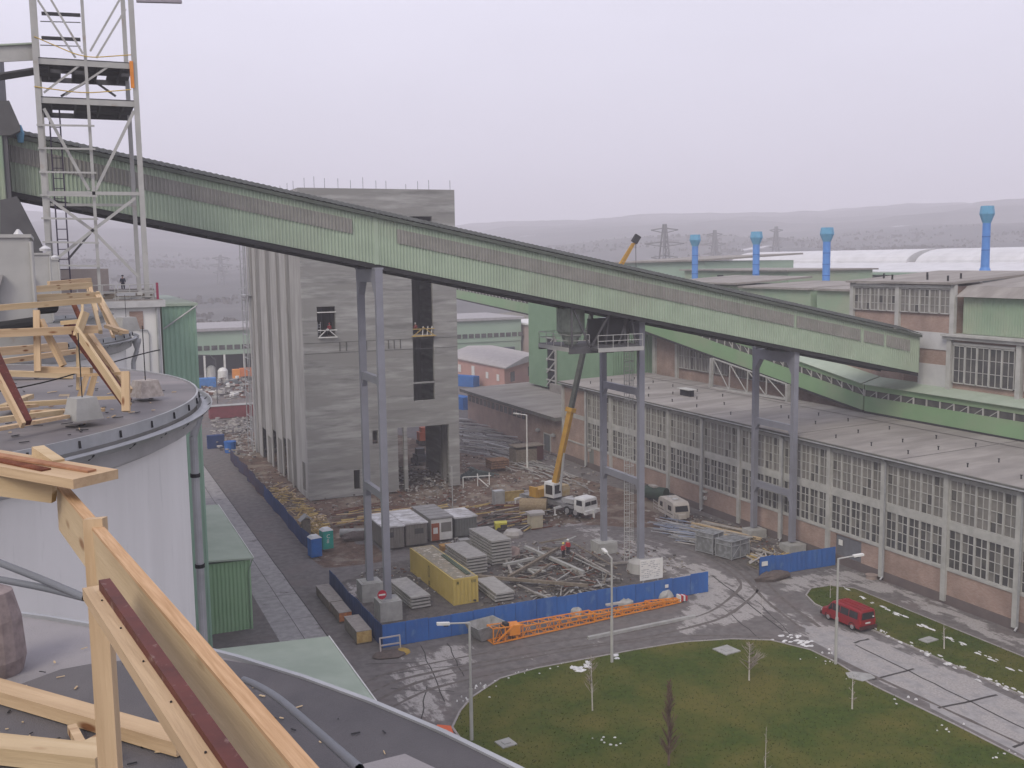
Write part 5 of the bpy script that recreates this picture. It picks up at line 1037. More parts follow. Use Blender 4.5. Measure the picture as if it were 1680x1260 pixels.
mb = MB(); A, B = G(965,1049), G(1140,1013); mb.bar((A.x,A.y,.12),(B.x,B.y,.12),.34,.24); [mb.bar((A.x+(B.x-A.x)*s,A.y+(B.y-A.y)*s-.1,.1),(A.x+(B.x-A.x)*s,A.y+(B.y-A.y)*s+.3,.1),.12,.2) for s in (.2,.4,.6,.8)]; tag(mb.build('kerb_beam', conc_b),'long low concrete beam lying on the road parallel to the jib','beam')
# ---------------------------------------------------------------- lamp posts
def lamp(b_, top, head, label, r=.09, hs=(.75,.28,.16), m=steel):
    B = G(*b_); d = ray(*top); s = sqrt((B.x**2+B.y**2)/(d[0]**2+d[1]**2)); T = V(np.array([0,0,H])+d*s); hd = ray(*head); 
    # head at the same height as the top
    k = (T.z+.12-H)/hd[2] if abs(hd[2]) > 1e-4 else s; Hd = V(np.array([0,0,H])+hd*k)
    if (Hd-T).length > 3.2: Hd = T+(Hd-T).normalized()*2.2
    t = thing('street_lamp', label, 'street lamp', (B.x,B.y,0), group='street lamps around the yard'); mb = MB(); mb.tube((B.x,B.y,0),(B.x,B.y,T.z*.45),r*1.25,10,r2=r*1.25); mb.tube((B.x,B.y,T.z*.45),(B.x,B.y,T.z),r*.85,10); mb.build('pole', m, t)
    mb = MB(); mb.tube((B.x,B.y,T.z),Hd,r*.6,8); mb.build('arm', m, t); dd = (Hd-Vector((B.x,B.y,T.z))).normalized(); mb = MB(); mb.bar(Hd-dd*.1, Hd+dd*hs[0], hs[1], hs[2]); mb.build('lamp_head', white, t); mb = MB(); mb.bar(Hd+dd*.0-Vector((0,0,hs[2]*.5+.05)), Hd+dd*.3-Vector((0,0,hs[2]*.5+.05)), hs[1]*.8, .08); mb.build('fitting', dark, t)
lamp((774,1216),(770,1022),(735,1023),'nearest street lamp in front of the blue fence with its arm to the left',.10); lamp((1004,1088),(1006,916),(994,906),'middle street lamp at the lawn edge before the white sign',.10); lamp((1371,1091),(1380,917),(1402,912),'right street lamp standing in front of the red van',.10); lamp((865,768),(863,681),(850,679),'far white street lamp in front of the low brick hall',.11,m=white)
for q, tp_, lb_, r in (((743,850),(742,765),'thin bare pole beside the white fronted site hut',.07),((482,800),(480,760),'short white bent pole near the tower corner',.08)):
    B = G(*q); d = ray(*tp_); s = sqrt((B.x**2+B.y**2)/(d[0]**2+d[1]**2)); mb = MB(); mb.tube((B.x,B.y,0),(B.x,B.y,H+d[2]*s),r,8); tag(mb.build('pole', steel), lb_, 'pole')
t = thing('goal_frame','low white pipe frame near the tower right corner','pipe frame',G(785,800)); A, B = G(760,800), G(806,797); mb = MB()
mb.tube((A.x,A.y,1.5),(B.x,B.y,1.5),.06,6); [mb.tube((A.x+(B.x-A.x)*s,A.y,0),(A.x+(B.x-A.x)*s,A.y,1.8 if s else 1.5),.08,6) for s in (0,.55,1)]; mb.tube((A.x+(B.x-A.x)*.55,A.y,1.3),(A.x+(B.x-A.x)*.85,A.y-1,0),.08,6); mb.build('pipes', white, t)
# ---------------------------------------------------------------- manholes, path slab, orange hatch
def cover(q, w, l, label, z=.16, m=None):
    c = G(*q); mb = MB(); mb.obox((c.x,c.y,z-.05),w,l,.12,radians(8)); mb.obox((c.x,c.y,z+.035),w*.45,l*.45,.04,radians(8)); tag(mb.build('manhole_slab', m or conc_b), label, 'manhole')
cover((1192,1069),1.6,1.6,'square pale manhole slab on the lawn near the curved kerb'); cover((830,1222),1.1,1.1,'small square manhole slab at the bottom of the lawn near the first lamp'); cover((1523,1052),1.4,.9,'pale slab lying on the narrow right lawn strip')
mb = MB(); P = [G(*q) for q in ((1387,1106),(1400,1104),(1428,1108),(1436,1114),(1415,1120),(1392,1114))]; mb.prism([(p.x,p.y) for p in P][::-1],.05,.13); struct(mb.build('path', conc_b)); 
mb = MB(); c = G(1430,949); mb.lathe((c.x,c.y,0),[(.55,0),(.55,.35),(.62,.4),(.1,.45)],16); tag(mb.build('well_cover', mat('well_brown',(0.32,0.26,0.23))),'round brownish well cover by the hall downpipe','well cover')
mb = MB(); P = [G(*q) for q in ((708,1212),(718,1200),(740,1202),(745,1216),(726,1222))]; mb.prism([(p.x,p.y) for p in P][::-1],.02,.5); tag(mb.build('orange_sheet', plain('orange_red',(0.62,0.11,0.03))),'bright orange sheet just beyond the silo roof edge','sheet')
# ---------------------------------------------------------------- bare trees
def tree(q, h, label, spread=.8, n=26, seed=1, r=.05, cone=False):
    B = G(*q); t = thing('bare_tree', label, 'tree', (B.x,B.y,0), group='young bare trees on the lawns'); rg = random.Random(seed); bk = mat('birch_bark',(0.55,0.52,0.49),(0.4,0.37,0.35),scale=8) if not cone else mat('brown_bark',(0.17,0.12,0.10))
    mb = MB(); lean = Vector((rg.uniform(-.04,.04)*h,rg.uniform(-.04,.04)*h,0)); base = Vector((B.x,B.y,0)); pts = [base, base+lean*.3+Vector((0,0,h*.4)), base+lean*.8+Vector((0,0,h*.75)), base+lean+Vector((0,0,h))]; rr = [r, r*.8, r*.45, r*.12]
    for i in range(3): mb.tube(pts[i],pts[i+1],rr[i],7,rr[i+1])
    mb.build('trunk', bk, t); mb = MB()
    for k in range(n):
        s = rg.uniform(.28 if not cone else .12,.97); p = pts[0].lerp(pts[3], s); a = rg.uniform(0,2*pi); L_ = spread*(1.1-s)*rg.uniform(.5,1.2)+.15; up = rg.uniform(.5,1.1) if not cone else rg.uniform(1.2,2.2)
        q2 = p+Vector((cos(a),sin(a),up)).normalized()*L_; mb.tube(p,q2,r*.4,4,r*.2)
        for _ in range(4): u = rg.uniform(.3,1); p2 = p.lerp(q2,u); a2 = a+rg.uniform(-1,1); q3 = p2+Vector((cos(a2),sin(a2),up)).normalized()*L_*.45; mb.tube(p2,q3,r*.24,3,r*.12,caps=False)
    mb.build('twigs', mat('twig',(0.30,0.26,0.23)) if not cone else mat('brown_twig',(0.14,0.09,0.075)) , t)
tree((972,1168),4.2,'slim birch in front of the snow patch at the lawn edge',1.0,30,3,.055); tree((1229,1118),3.0,'small bare tree with a round crown in the middle of the lawn',1.3,44,4,.065); tree((1398,1165),2.6,'thin straight sapling near the path slab',.25,10,5,.065)
tree((1097,1258),5.6,'narrow brownish conical tree in the lower middle of the lawn',.9,120,6,.08,True); tree((1255,1290),3.8,'sapling at the bottom edge of the lawn',.3,12,7,.04); tree((1549,1066),2.2,'short pale sapling on the narrow right lawn strip',.2,8,8,.06); tree((1362,982),2.2,'tiny sapling at the tip of the narrow lawn strip',.4,10,9,.03); tree((1325,1020)if 0 else (1250,1010),1.8,'spindly sapling standing in the road dust left of the van',.3,10,10,.025)
# ================================================================ VEHICLES
tyre = plain('tyre',(0.02,0.02,0.022),.85); rimm = plain('rim_grey',(0.45,0.45,0.46),.4,.5); vglass = mat('vehicle_glass',(0.02,0.022,0.028),(0.03,0.03,0.035),rough=.12,spec=.6)
def wheel(t, x, y, r, w, side, rim=None):
    """axis along x"""
    mb = MB(); mb.tube((x-w/2,y,r),(x+w/2,y,r),r,22); o = mb.build('wheel', tyre, t, local=True); mb = MB(); xx = x+side*w/2; mb.tube((xx,y,r),(xx+side*.025,y,r),r*.6,16); mb.tube((xx+side*.025,y,r),(xx+side*.05,y,r),r*.2,10); mb.build('rim', rim or rimm, o, local=True); return o
# red van, rear towards the camera; local: +y forward, x right
vp = Vector((61.35,68.45,0)); van = thing('passenger_van','red passenger van with dark windows parked on the road edge','van',vp,radians(2))
def loft(mb, secs, m=0):
    """secs: list of (y, [(x,z)...]) closed rings"""
    k = len(secs[0][1]); vs = [(x,y,z) for y, ring in secs for x, z in ring]; fs = []
    for j in range(len(secs)-1):
        for i in range(k): fs.append((j*k+i,j*k+(i+1)%k,(j+1)*k+(i+1)%k,(j+1)*k+i))
    fs += [tuple(range(k)), tuple(range((len(secs)-1)*k,len(secs)*k))[::-1]]; mb.add(vs, fs, m)
def vring(hw, zb, zw, zt, tw): return [(-hw,zb),(-hw-.02,(zb+zw)/2),(-hw,zw),(-tw-.04,zt-.12),(-tw+.06,zt),(tw-.06,zt),(tw+.04,zt-.12),(hw,zw),(hw+.02,(zb+zw)/2),(hw,zb)]
mb = MB(); loft(mb, [(-2.32,vring(.86,.42,1.05,1.78,.74)),(-2.25,vring(.91,.32,1.1,1.90,.78)),(-.5,vring(.92,.30,1.1,1.94,.80)),(.75,vring(.92,.30,1.1,1.93,.80)),(1.05,vring(.92,.30,1.1,1.86,.78)),(1.62,vring(.92,.30,1.08,1.30,.82)),(1.75,vring(.91,.30,1.02,1.16,.84)),(2.25,vring(.88,.32,.85,.98,.80)),(2.38,vring(.80,.40,.68,.80,.72))]); mb.build('body', red, van, smooth=False, local=True)
def sidewin(s_, y0, y1, z0=1.12, z1=1.70): x0 = s_*.925; x1 = s_*.845; return [(x0,y0,z0),(x0,y1,z0),(x1,y1-.02,z1),(x1,y0+.02,z1)]
for s_ in (-1,1):
    for y0, y1 in ((-2.05,-1.05),(-.98,-.0),(.07,.95)):
        P = sidewin(s_,y0,y1); mb = MB(); mb.ext(P,(s_*.012,0,0)); mb.build('side_window', vglass, van, local=True)
    mb = MB(); mb.ext([(s_*.925,1.0,1.12),(s_*.925,1.45,1.12),(s_*.87,1.15,1.6),(s_*.85,1.0,1.68)],(s_*.012,0,0)); mb.build('side_window', vglass, van, local=True)
    wheel(van, s_*.82, -1.45, .32, .2, s_); wheel(van, s_*.82, 1.45, .32, .2, s_)
    mb = MB(); mb.box(s_*.80-.07,s_*.80+.07,-2.345,-2.30,.75,1.05); mb.build('tail_light', plain('tail_lamp',(0.35,0.03,0.02),.3), van, local=True)
    mb = MB(); mb.box(s_*1.0-.09,s_*1.0+.09,1.15,1.25,1.1,1.32); mb.build('mirror', black, van, local=True); mb = MB(); mb.box(s_*.68-.14,s_*.68+.14,2.33,2.40,.62,.78); mb.build('headlight', white, van, local=True)
    mb = MB(); 
    for yy in (-1.45,1.45): mb.add([(s_*.935,yy+.42*cos(a),.32+.40*max(0,sin(a))) for a in np.linspace(0,pi,9)]+[(s_*.935,yy+.34*cos(a),.32+.32*max(0,sin(a))) for a in np.linspace(0,pi,9)],[(i,i+1,10+i,9+i) for i in range(8)])
    mb.build('wheel_arch', black, van, local=True)
mb = MB(); mb.ext([(-.70,-2.335,1.12),(.70,-2.335,1.12),(.62,-2.315,1.70),(-.62,-2.315,1.70)],(0,-.02,0)); mb.build('rear_window', vglass, van, local=True)
mb = MB(); mb.ext([(-.78,1.68,1.2),(.78,1.68,1.2),(.70,1.1,1.80),(-.70,1.1,1.80)],(0,.012,.012)); mb.build('windscreen', vglass, van, local=True)
mb = MB(); mb.box(-.95,.95,-2.46,-2.33,.30,.55); mb.box(-.9,.9,2.34,2.5,.3,.55); mb.build('bumper', plain('bumper_dark',(0.06,0.02,0.02)), van, local=True); mb = MB(); mb.box(-.27,.27,-2.36,-2.33,.72,.84); mb.build('number_plate', white, van, local=True)
mb = MB(); [mb.box(x-.03,x+.03,-2.0,.8,1.945,1.975) for x in (-.5,0,.5)]; mb.build('roof_rib', red, van, local=True); mb = MB(); mb.box(.5,.62,-2.42,-2.35,1.25,1.35); mb.build('sticker', white, van, local=True)
# ---------------------------------------------------------------- mobile crane
cp = Vector((56.6,117.6,0)); ct = thing('mobile_crane','white cabbed mobile crane truck with a raised yellow telescopic boom','mobile crane',cp,radians(20))
# local: -y = front (towards camera)
mb = MB(); mb.box(-1.2,1.2,-4.6,5.2,.95,1.35); mb.box(-1.3,1.3,-3.2,4.8,1.36,1.5); mb.build('chassis', mat('chassis_grey',(0.30,0.30,0.31),(0.2,0.2,0.2),scale=1.2), ct, local=True)
mb = MB(); loft(mb, [(-6.4,[(-1.2,.75),(-1.22,1.5),(-1.1,2.2),(-.9,2.35),(.9,2.35),(1.1,2.2),(1.22,1.5),(1.2,.75)]),(-6.3,[(-1.25,.7),(-1.28,1.5),(-1.15,2.3),(-.95,2.48),(.95,2.48),(1.15,2.3),(1.28,1.5),(1.25,.7)]),(-4.7,[(-1.25,.7),(-1.28,1.5),(-1.18,2.35),(-.98,2.5),(.98,2.5),(1.18,2.35),(1.28,1.5),(1.25,.7)])]); mb.build('driver_cab', white, ct, local=True)
for x0, x1 in ((-1.05,-.05),(.05,1.05)): mb = MB(); mb.ext([(x0,-6.41,1.55),(x1,-6.41,1.55),(x1*.97,-6.37,2.22),(x0*.97,-6.37,2.22)],(0,-.02,0)); mb.build('windscreen', vglass, ct, local=True)
for s_ in (-1,1): mb = MB(); mb.ext([(s_*1.275,-6.1,1.55),(s_*1.275,-5.1,1.55),(s_*1.22,-5.1,2.2),(s_*1.22,-6.0,2.2)],(s_*.02,0,0)); mb.build('side_window', vglass, ct, local=True)
mb = MB(); mb.box(-1.3,1.3,-6.75,-6.42,.55,1.0); mb.box(-.08,.08,-7.0,-6.76,0,.95); mb.build('bumper', white, ct, local=True)
for s_ in (-1,1): mb = MB(); mb.box(s_*.85-.15,s_*.85+.15,-6.79,-6.76,.68,.86); mb.build('headlight', alu, ct, local=True)
for s_ in (-1,1):
    for y in (-4.9,-3.5,2.2,3.6): wheel(ct, s_*1.05, y, .58, .4, s_)
for y in (-2.3,4.9):
    mb = MB(); mb.box(-2.3,2.3,y-.15,y+.15,.75,1.0)
    for s_ in (-1,1): mb.tube((s_*2.2,y,.05),(s_*2.2,y,1.0),.09,8); mb.tube((s_*2.2,y,.0),(s_*2.2,y,.08),.28,10)
    mb.build('outrigger', white, ct, local=True)
mb = MB(); mb.box(-1.1,-.2,-4.5,-2.6,1.51,2.1); mb.box(.3,1.1,-4.4,-3.0,1.51,1.9); mb.tube((-.9,-2.4,1.8),(.9,-2.4,1.8),.22,10); mb.build('deck_box', mat('deck_grey',(0.45,0.45,0.45)), ct, local=True)
mb = MB(); mb.tube((0,0,1.5),(0,0,1.85),.95,20); mb.build('turntable', dark, ct, local=True)
mb = MB(); mb.box(-2.6,2.4,.2,1.7,1.86,2.9); mb.box(-2.9,-2.6,.3,1.6,1.9,3.2); mb.build('upper_works', crane_y, ct, local=True)
mb = MB(); loft(mb, [(-1.5,[(-1.6,1.9),(-1.6,3.4),(-1.5,3.7),(-.2,3.7),(-.1,3.4),(-.1,1.9)]),(.18,[(-1.6,1.9),(-1.6,3.5),(-1.5,3.85),(-.2,3.85),(-.1,3.5),(-.1,1.9)])]); mb.build('crane_cab', white, ct, local=True)
mb = MB(); mb.ext([(-1.4,-1.51,2.4),(-.3,-1.51,2.4),(-.3,-1.51,3.5),(-1.4,-1.51,3.5)],(0,-.02,0)); mb.ext([(-.09,-1.3,2.3),(-.09,-.1,2.3),(-.09,-.1,3.5),(-.09,-1.3,3.5)],(.02,0,0)); mb.ext([(-1.61,-1.3,2.3),(-1.61,-.1,2.3),(-1.61,-.1,3.5),(-1.61,-1.3,3.5)],(-.02,0,0)); mb.build('cab_glass', vglass, ct, local=True)
mb = MB(); mb.box(.1,1.5,-1.4,.18,1.86,3.0); mb.box(.2,1.4,-1.3,.1,3.001,3.2); mb.build('engine_cover', mat('tan_cover',(0.42,0.30,0.13),(0.50,0.42,0.28),scale=1.5), ct, local=True)
bm_ = thing('crane_boom','telescopic boom','boom',(0,0,0)); bpy.data.objects.remove(bm_)
RL = Matrix.Rotation(radians(-20),3,'Z')   # world -> local
def tl(p): return RL@(Vector(p)-cp)
K0 = PY(909,800,116.5); K1 = PY(936.5,672,115.6); K2 = PY(966,572,115.0); K3 = PY(984,500,114.6)
K2 = K1+(K2-K1); d = (K1-K0).normalized(); K2 = K1+d*((K2-K1).length); K3 = K1+d*((K3-K1).length)
mb = MB(); mb.bar(tl(K0),tl(K1),.52,.72,(0,1,0)); mb.build('boom_base', crane_y, ct, local=True); mb = MB(); mb.bar(tl(K1),tl(K2),.46,.62,(0,1,0)); mb.build('boom_section', mat('boom_dark',(0.09,0.10,0.09),(0.06,0.065,0.06),scale=2), ct, local=True); mb = MB(); mb.bar(tl(K2),tl(K3),.38,.5,(0,1,0)); mb.build('boom_section', mat('boom_dark',(0.09,0.10,0.09)), ct, local=True)
mb = MB(); mb.tube(tl(K0)+Vector((.2,-.9,-.3)), tl(K0.lerp(K1,.45))+Vector((.1,-.3,0)), .16, 10); mb.build('lift_ram', steel, ct, local=True)
mb = MB(); c = tl(K1); mb.bar(c-d*.3,c+d*.25,.85,1.05,(0,1,0)); mb.build('boom_collar', crane_y, ct, local=True)
fc = thing('crane_boom','yellow lattice crane boom tip poking up behind the main gallery','crane',G(1015,640)); A, B = PD(1008,452,150), PD(1040,398,150); mb = MB(); off = Vector((.5,0,.25))
mb.bar(A-off,B-off*.4,.28); mb.bar(A+off,B+off*.4,.28); [mb.bar(A.lerp(B,k/9)+off*(1 if k%2 else -1)*(1-k/15),A.lerp(B,(k+1)/9)-off*(1 if k%2 else -1)*(1-k/15),.16) for k in range(9)]; mb.build('boom', crane_y, fc); mb = MB(); mb.bar(B,B+(B-A).normalized()*1.2,.7,.9); mb.tube(B+Vector((.3,0,.3)),B+Vector((.4,0,-7)),.04,5); mb.build('boom_head', dark, fc)
# ---------------------------------------------------------------- caravan
cv = Vector((67.9,107.0,0)); ca = thing('caravan','small off white touring caravan with a dark front window by the hall wall','caravan',cv,radians(-8)); cw = mat('caravan_cream',(0.55,0.51,0.45),(0.47,0.43,0.38),scale=1.2)
prof = [(-2.35,.45),(-2.45,1.2),(-2.25,2.05),(-1.9,2.35),(1.7,2.40),(2.1,2.15),(2.35,1.3),(2.2,.45)]
mb = MB(); mb.ext([(-1.05,y,z) for y,z in prof],(2.1,0,0)); mb.build('body', cw, ca, local=True)
mb = MB(); mb.ext([(-.85,-2.475,1.28),(.85,-2.475,1.28),(.8,-2.29,1.95),(-.8,-2.29,1.95)],(0,-.02,0)); mb.build('front_window', vglass, ca, local=True)
mb = MB(); mb.box(-.55,.45,-2.85,-2.4,.45,1.05); mb.build('gas_box', cw, ca, local=True)
for y0, y1 in ((-1.7,-.7),(.9,1.7)): mb = MB(); mb.box(-1.075,-1.055,y0,y1,1.25,1.85); mb.build('side_window', vglass, ca, local=True)
mb = MB(); mb.box(-1.07,-1.055,-.3,.35,.6,2.0); mb.build('door', mat('caravan_door',(0.48,0.44,0.4)), ca, local=True); mb = MB(); mb.box(-1.068,-1.053,-2.2,-.35,.85,.92); mb.box(-1.068,-1.053,.4,2.1,.85,.92); mb.build('trim_stripe', dk, ca, local=True)
wheel(ca,-.95,.1,.3,.18,-1); wheel(ca,.95,.1,.3,.18,1); mb = MB(); mb.bar((0,-2.4,.42),(0,-3.5,.42),.1); mb.tube((0,-3.3,0),(0,-3.3,.5),.05); mb.build('drawbar', dark, ca, local=True)
mb = MB(); mb.box(-.4,.3,-.9,-.3,2.41,2.52); mb.box(-.3,.2,.7,1.2,2.41,2.5); mb.build('roof_light', white, ca, local=True)
# tank, cages, rail fence
tk = thing('oil_tank','dark green cylindrical tank with a pale top behind the caravan','tank',(71.0,115.8,0)); mb = MB(); mb.tube((70.2,117.4,.95),(71.6,114.6,.95),.85,18); mb.build('tank', mat('tank_green',(0.05,0.075,0.06),(0.04,0.06,0.05)), tk); mb = MB(); mb.box(70.3,71.0,115.6,117.0,1.72,1.95); mb.build('lid', lt_, tk); mb = MB(); [mb.box(x-.1,x+.1,y-.4,y+.4,0,.3) for x,y in ((70.4,116.9),(71.3,115.1))]; mb.build('feet', dark, tk)
def cage(c, w, l, h, rz, label):
    t = thing('wire_cage', label, 'storage cage', c, rz, 'grey cages beside the road'); mb = MB(); mb.box(-w/2+.05,w/2-.05,-l/2+.05,l/2-.05,.2,h-.05); mb.build('sheet', mat('cage_sheet',(0.16,0.165,0.17),(0.11,0.115,0.12),scale=3,c3=(0.24,0.25,0.26),scale3=1.5), t, local=True)
    mb = MB(); 
    for x in (-w/2,0,w/2):
        for y in (-l/2,l/2): mb.bar((x,y,.05),(x,y,h),.07)
    for z in (.15,h-.5,h):
        for y in (-l/2,l/2): mb.bar((-w/2,y,z),(w/2,y,z),.07)
        for x in (-w/2,w/2): mb.bar((x,-l/2,z),(x,l/2,z),.07)
    mb.bar((-w/2,-l/2,.15),(0,-l/2,h-.5),.05); mb.build('frame', galvm, t, local=True); return t
cage((63.3,92.4,0),1.9,2.3,2.3,radians(18),'taller grey sheeted cage, the left one of the pair'); cage((64.5,89.9,0),2.9,2.2,2.0,radians(14),'wider grey framed cage, the right one of the pair')
t = thing('barrier','white tubular barrier in front of the caravan','barrier',G(1090,845)); A, B = G(1072,835), G(1112,862); mb = MB(); [mb.tube((A.x,A.y,z),(B.x,B.y,z),.035,5) for z in (.4,.8,1.2)]; [mb.tube(A.lerp(B,s),A.lerp(B,s)+Vector((0,0,1.3)),.04,5) for s in (0,.25,.5,.75,1)]; mb.build('rails', lt_, t)
# loose site gear
def gear(name, q, parts, label, cat, rz=0.0):
    t = thing(name, label, cat, G(*q), rz)
    for nm, f_, m in parts: mb = MB(); f_(mb); mb.build(nm, m, t, local=True)
    return t
gear('timber_drum',(880,842),[('drum',lambda b: b.tube((-1.7,1.2,.95),(1.2,-.6,.95),.95,18),mat('drum_tan',(0.33,0.26,0.16),(0.24,0.18,0.11),scale=5)),('hollow',lambda b: b.tube((1.2,-.6,.95),(1.24,-.62,.95),.75,18),dk)],'tan wooden drum lying on its side near the crane truck','drum')
gear('formwork_box',(842,824),[('panel',lambda b: b.box(-1.7,1.5,-.1,.1,.3,1.5),wood_y),('frame',lambda b: (b.bar((-1.7,-.12,1.5),(1.5,-.12,1.5),.12), b.bar((-1.7,-.12,.3),(1.5,-.12,.3),.12)),ye)],'upright yellow formwork panel in the middle of the site','formwork panel')
gear('steel_cabinet',(819,830),[('box',lambda b: b.box(-.8,.6,-.5,.5,0,2.1),galvm),('door',lambda b: b.box(-.7,.5,-.53,-.501,.15,1.9),conc_b)],'grey upright cabinet left of the yellow formwork panel','cabinet')
gear('compressor',(822,871),[('hood',lambda b: b.prism([(-.9,-.5),(.5,-.7),(.9,.3),(-.6,.7)],.35,1.1),plain('machine_yellow',(0.55,0.5,0.05))),('wheels',lambda b: (b.tube((-.5,-.6,.3),(-.5,.6,.3),.3,12), b.box(-.3,.5,-.72,-.6,.4,.9)),dk)],'small bright yellow site compressor','compressor')
gear('tarp_stack',(878,866),[('stack',lambda b: b.box(-.8,.7,-.7,.5,0,1.7),mat('cream_stack',(0.50,0.45,0.33))),('cover',lambda b: b.prism([(-1.0,-.8),(.9,-.9),(1.2,.5),(.1,.9),(-1.0,.6)],1.71,2.0),lt_)],'cream stack under a pale cover right of the compressor','stack')
gear('plastic_sack',(842,880),[('sack',lambda b: b.lathe((0,0,0),[(1.1,0),(1.2,.35),(.9,.75),(.2,.9)],9),lt_)],'white plastic sheeting heap beside the compressor','sheeting')
gear('material_hut',(862,756),[('box',lambda b: b.box(-2.2,1.4,-1.4,1.4,0,2.1),woodold),('end_panel',lambda b: b.box(1.41,2.6,-1.3,1.3,.2,2.5),plain('maroon_dk',(0.07,0.02,0.02))),('roof',lambda b: b.box(-2.3,2.8,-1.5,1.5,2.51,2.6),woodold)],'dark material stack with a maroon side behind the far lamp','stack')
gear('mesh_bundle',(785,783),[('bundle',lambda b: [b.bar((-3+.03*k,-1+.2*(k%11),.25+.16*(k//11)),(3-.05*k,-.8+.2*(k%11),.25+.16*(k//11)),.12) for k in range(88)],mat('mesh_green',(0.10,0.125,0.12),(0.07,0.085,0.085)))],'dark greenish bundle of reinforcement steel beside the tower','rebar bundle')
gear('log_stack',(817,768),[('logs',lambda b: [b.tube((-1.6,-1+.4*(k%6),.25+.36*(k//6)),(1.4,-1+.4*(k%6),.25+.36*(k//6)),.18,8) for k in range(24)],mat('logs_brown',(0.25,0.15,0.09),(0.12,0.07,0.05),scale=4))],'stack of brown logs right of the reinforcement bundle','log stack')
for k, (q, m, lb_) in enumerate((((672,798),plain('green_scaf',(0.05,0.16,0.12)),'dark green scaffold tower seen through the tower doorway'),)):
    c = G(*q); c.y = 141+0*k; t = thing('scaffold', lb_, 'scaffold', (41.9,142,0)); mb = MB(); 
    for x in (41.2,43.0):
        for y in (141.5,143.2): mb.bar((x,y,0),(x,y,7.5),.12)
    for z in (1.8,3.6,5.4,7.2): mb.bar((41.2,141.5,z),(43.0,141.5,z),.1); mb.bar((41.2,143.2,z),(43,143.2,z),.1); mb.box(41.2,43,141.6,143.1,z-.2,z-.12)
    mb.build('frame', m, t)
gear('site_loader',(690,760),[('body',lambda b: (b.box(-.9,.9,-1.4,1.2,.5,1.5), b.box(-.6,.6,-.4,.9,1.51,2.4)),plain('loader_dk',(0.05,0.05,0.055))),('wheels',lambda b: [b.tube((s*1.0-.2,y,.45),(s*1.0+.2,y,.45),.45,14) for s in (-1,1) for y in (-.9,.9)],black)],'dark small loader standing in the tower doorway','loader')
gear('orange_machine',(697,728),[('body',lambda b: (b.box(-1.2,1.2,-.8,.8,.7,2.2), b.box(-.8,.6,-.6,.6,2.21,3.0)),plain('machine_orange',(0.5,0.12,0.05))),('base',lambda b: b.box(-1.3,1.3,-.9,.9,0,.69),dk)],'orange red machine visible through the tower doorway','machine')
# far left yard beyond the road
gear('long_container',(388,684),[('body',lambda b: b.box(-5.5,5.5,-1.2,1.2,.1,2.6),mat('maroon_wall',(0.22,0.06,0.07),(0.17,0.05,0.055),scale=.8)),('roof',lambda b: b.box(-5.6,5.6,-1.3,1.3,2.61,2.7),conc_b)],'long maroon container at the far end of the left road','container')
gear('blue_bin',(378,742),[('bin',lambda b: b.lathe((0,0,0),[(.9,0),(1.0,1.5),(1.05,1.9)],12),mat('bin_blue',(0.03,0.13,0.40)))],'bright blue round bin near the start of the left fence','bin')
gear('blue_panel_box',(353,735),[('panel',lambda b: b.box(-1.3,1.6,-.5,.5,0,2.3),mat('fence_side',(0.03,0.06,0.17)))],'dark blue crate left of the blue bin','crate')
gear('orange_truck',(403,624),[('cab',lambda b: b.box(-3.4,-1.6,-1.2,1.2,.8,3.2),orange),('load',lambda b: b.box(-1.5,3.4,-1.2,1.2,1.2,3.4),plain('truck_orange',(0.6,0.18,0.05))),('wheels',lambda b: [b.tube((x,-1.25,.5),(x,1.25,.5),.5,12) for x in (-2.4,1.0,2.4)],black)],'orange truck parked before the far green factory','truck')
gear('parked_car',(383,632),[('body',lambda b: (b.box(-2.1,2.1,-.85,.85,.35,.95), b.prism([(-1.2,-.75),(1.1,-.75),(1.1,.75),(-1.2,.75)],.951,1.45)),plain('car_grey',(0.12,0.14,0.15),.4)),('wheels',lambda b: [b.tube((x,-.9,.32),(x,.9,.32),.32,12) for x in (-1.3,1.3)],black)],'grey car parked left of the orange truck','car')
gear('blue_container',(335,636),[('body',lambda b: b.box(-3,3,-1.2,1.2,.1,2.5),mat('container_blue2',(0.06,0.2,0.5)))],'small blue container beside the silo edge in the far yard','container')
for k, (q, r, lb_) in enumerate((((347,618),1.3,'left round white tank in the far yard'),((366,622),1.4,'right round white tank in the far yard'))): gear('white_tank',q,[('tank',lambda b, r=r: b.lathe((0,0,0),[(r,0),(r,2.4),(r*.6,3.1),(.1,3.3)],14),white)],lb_,'tank')
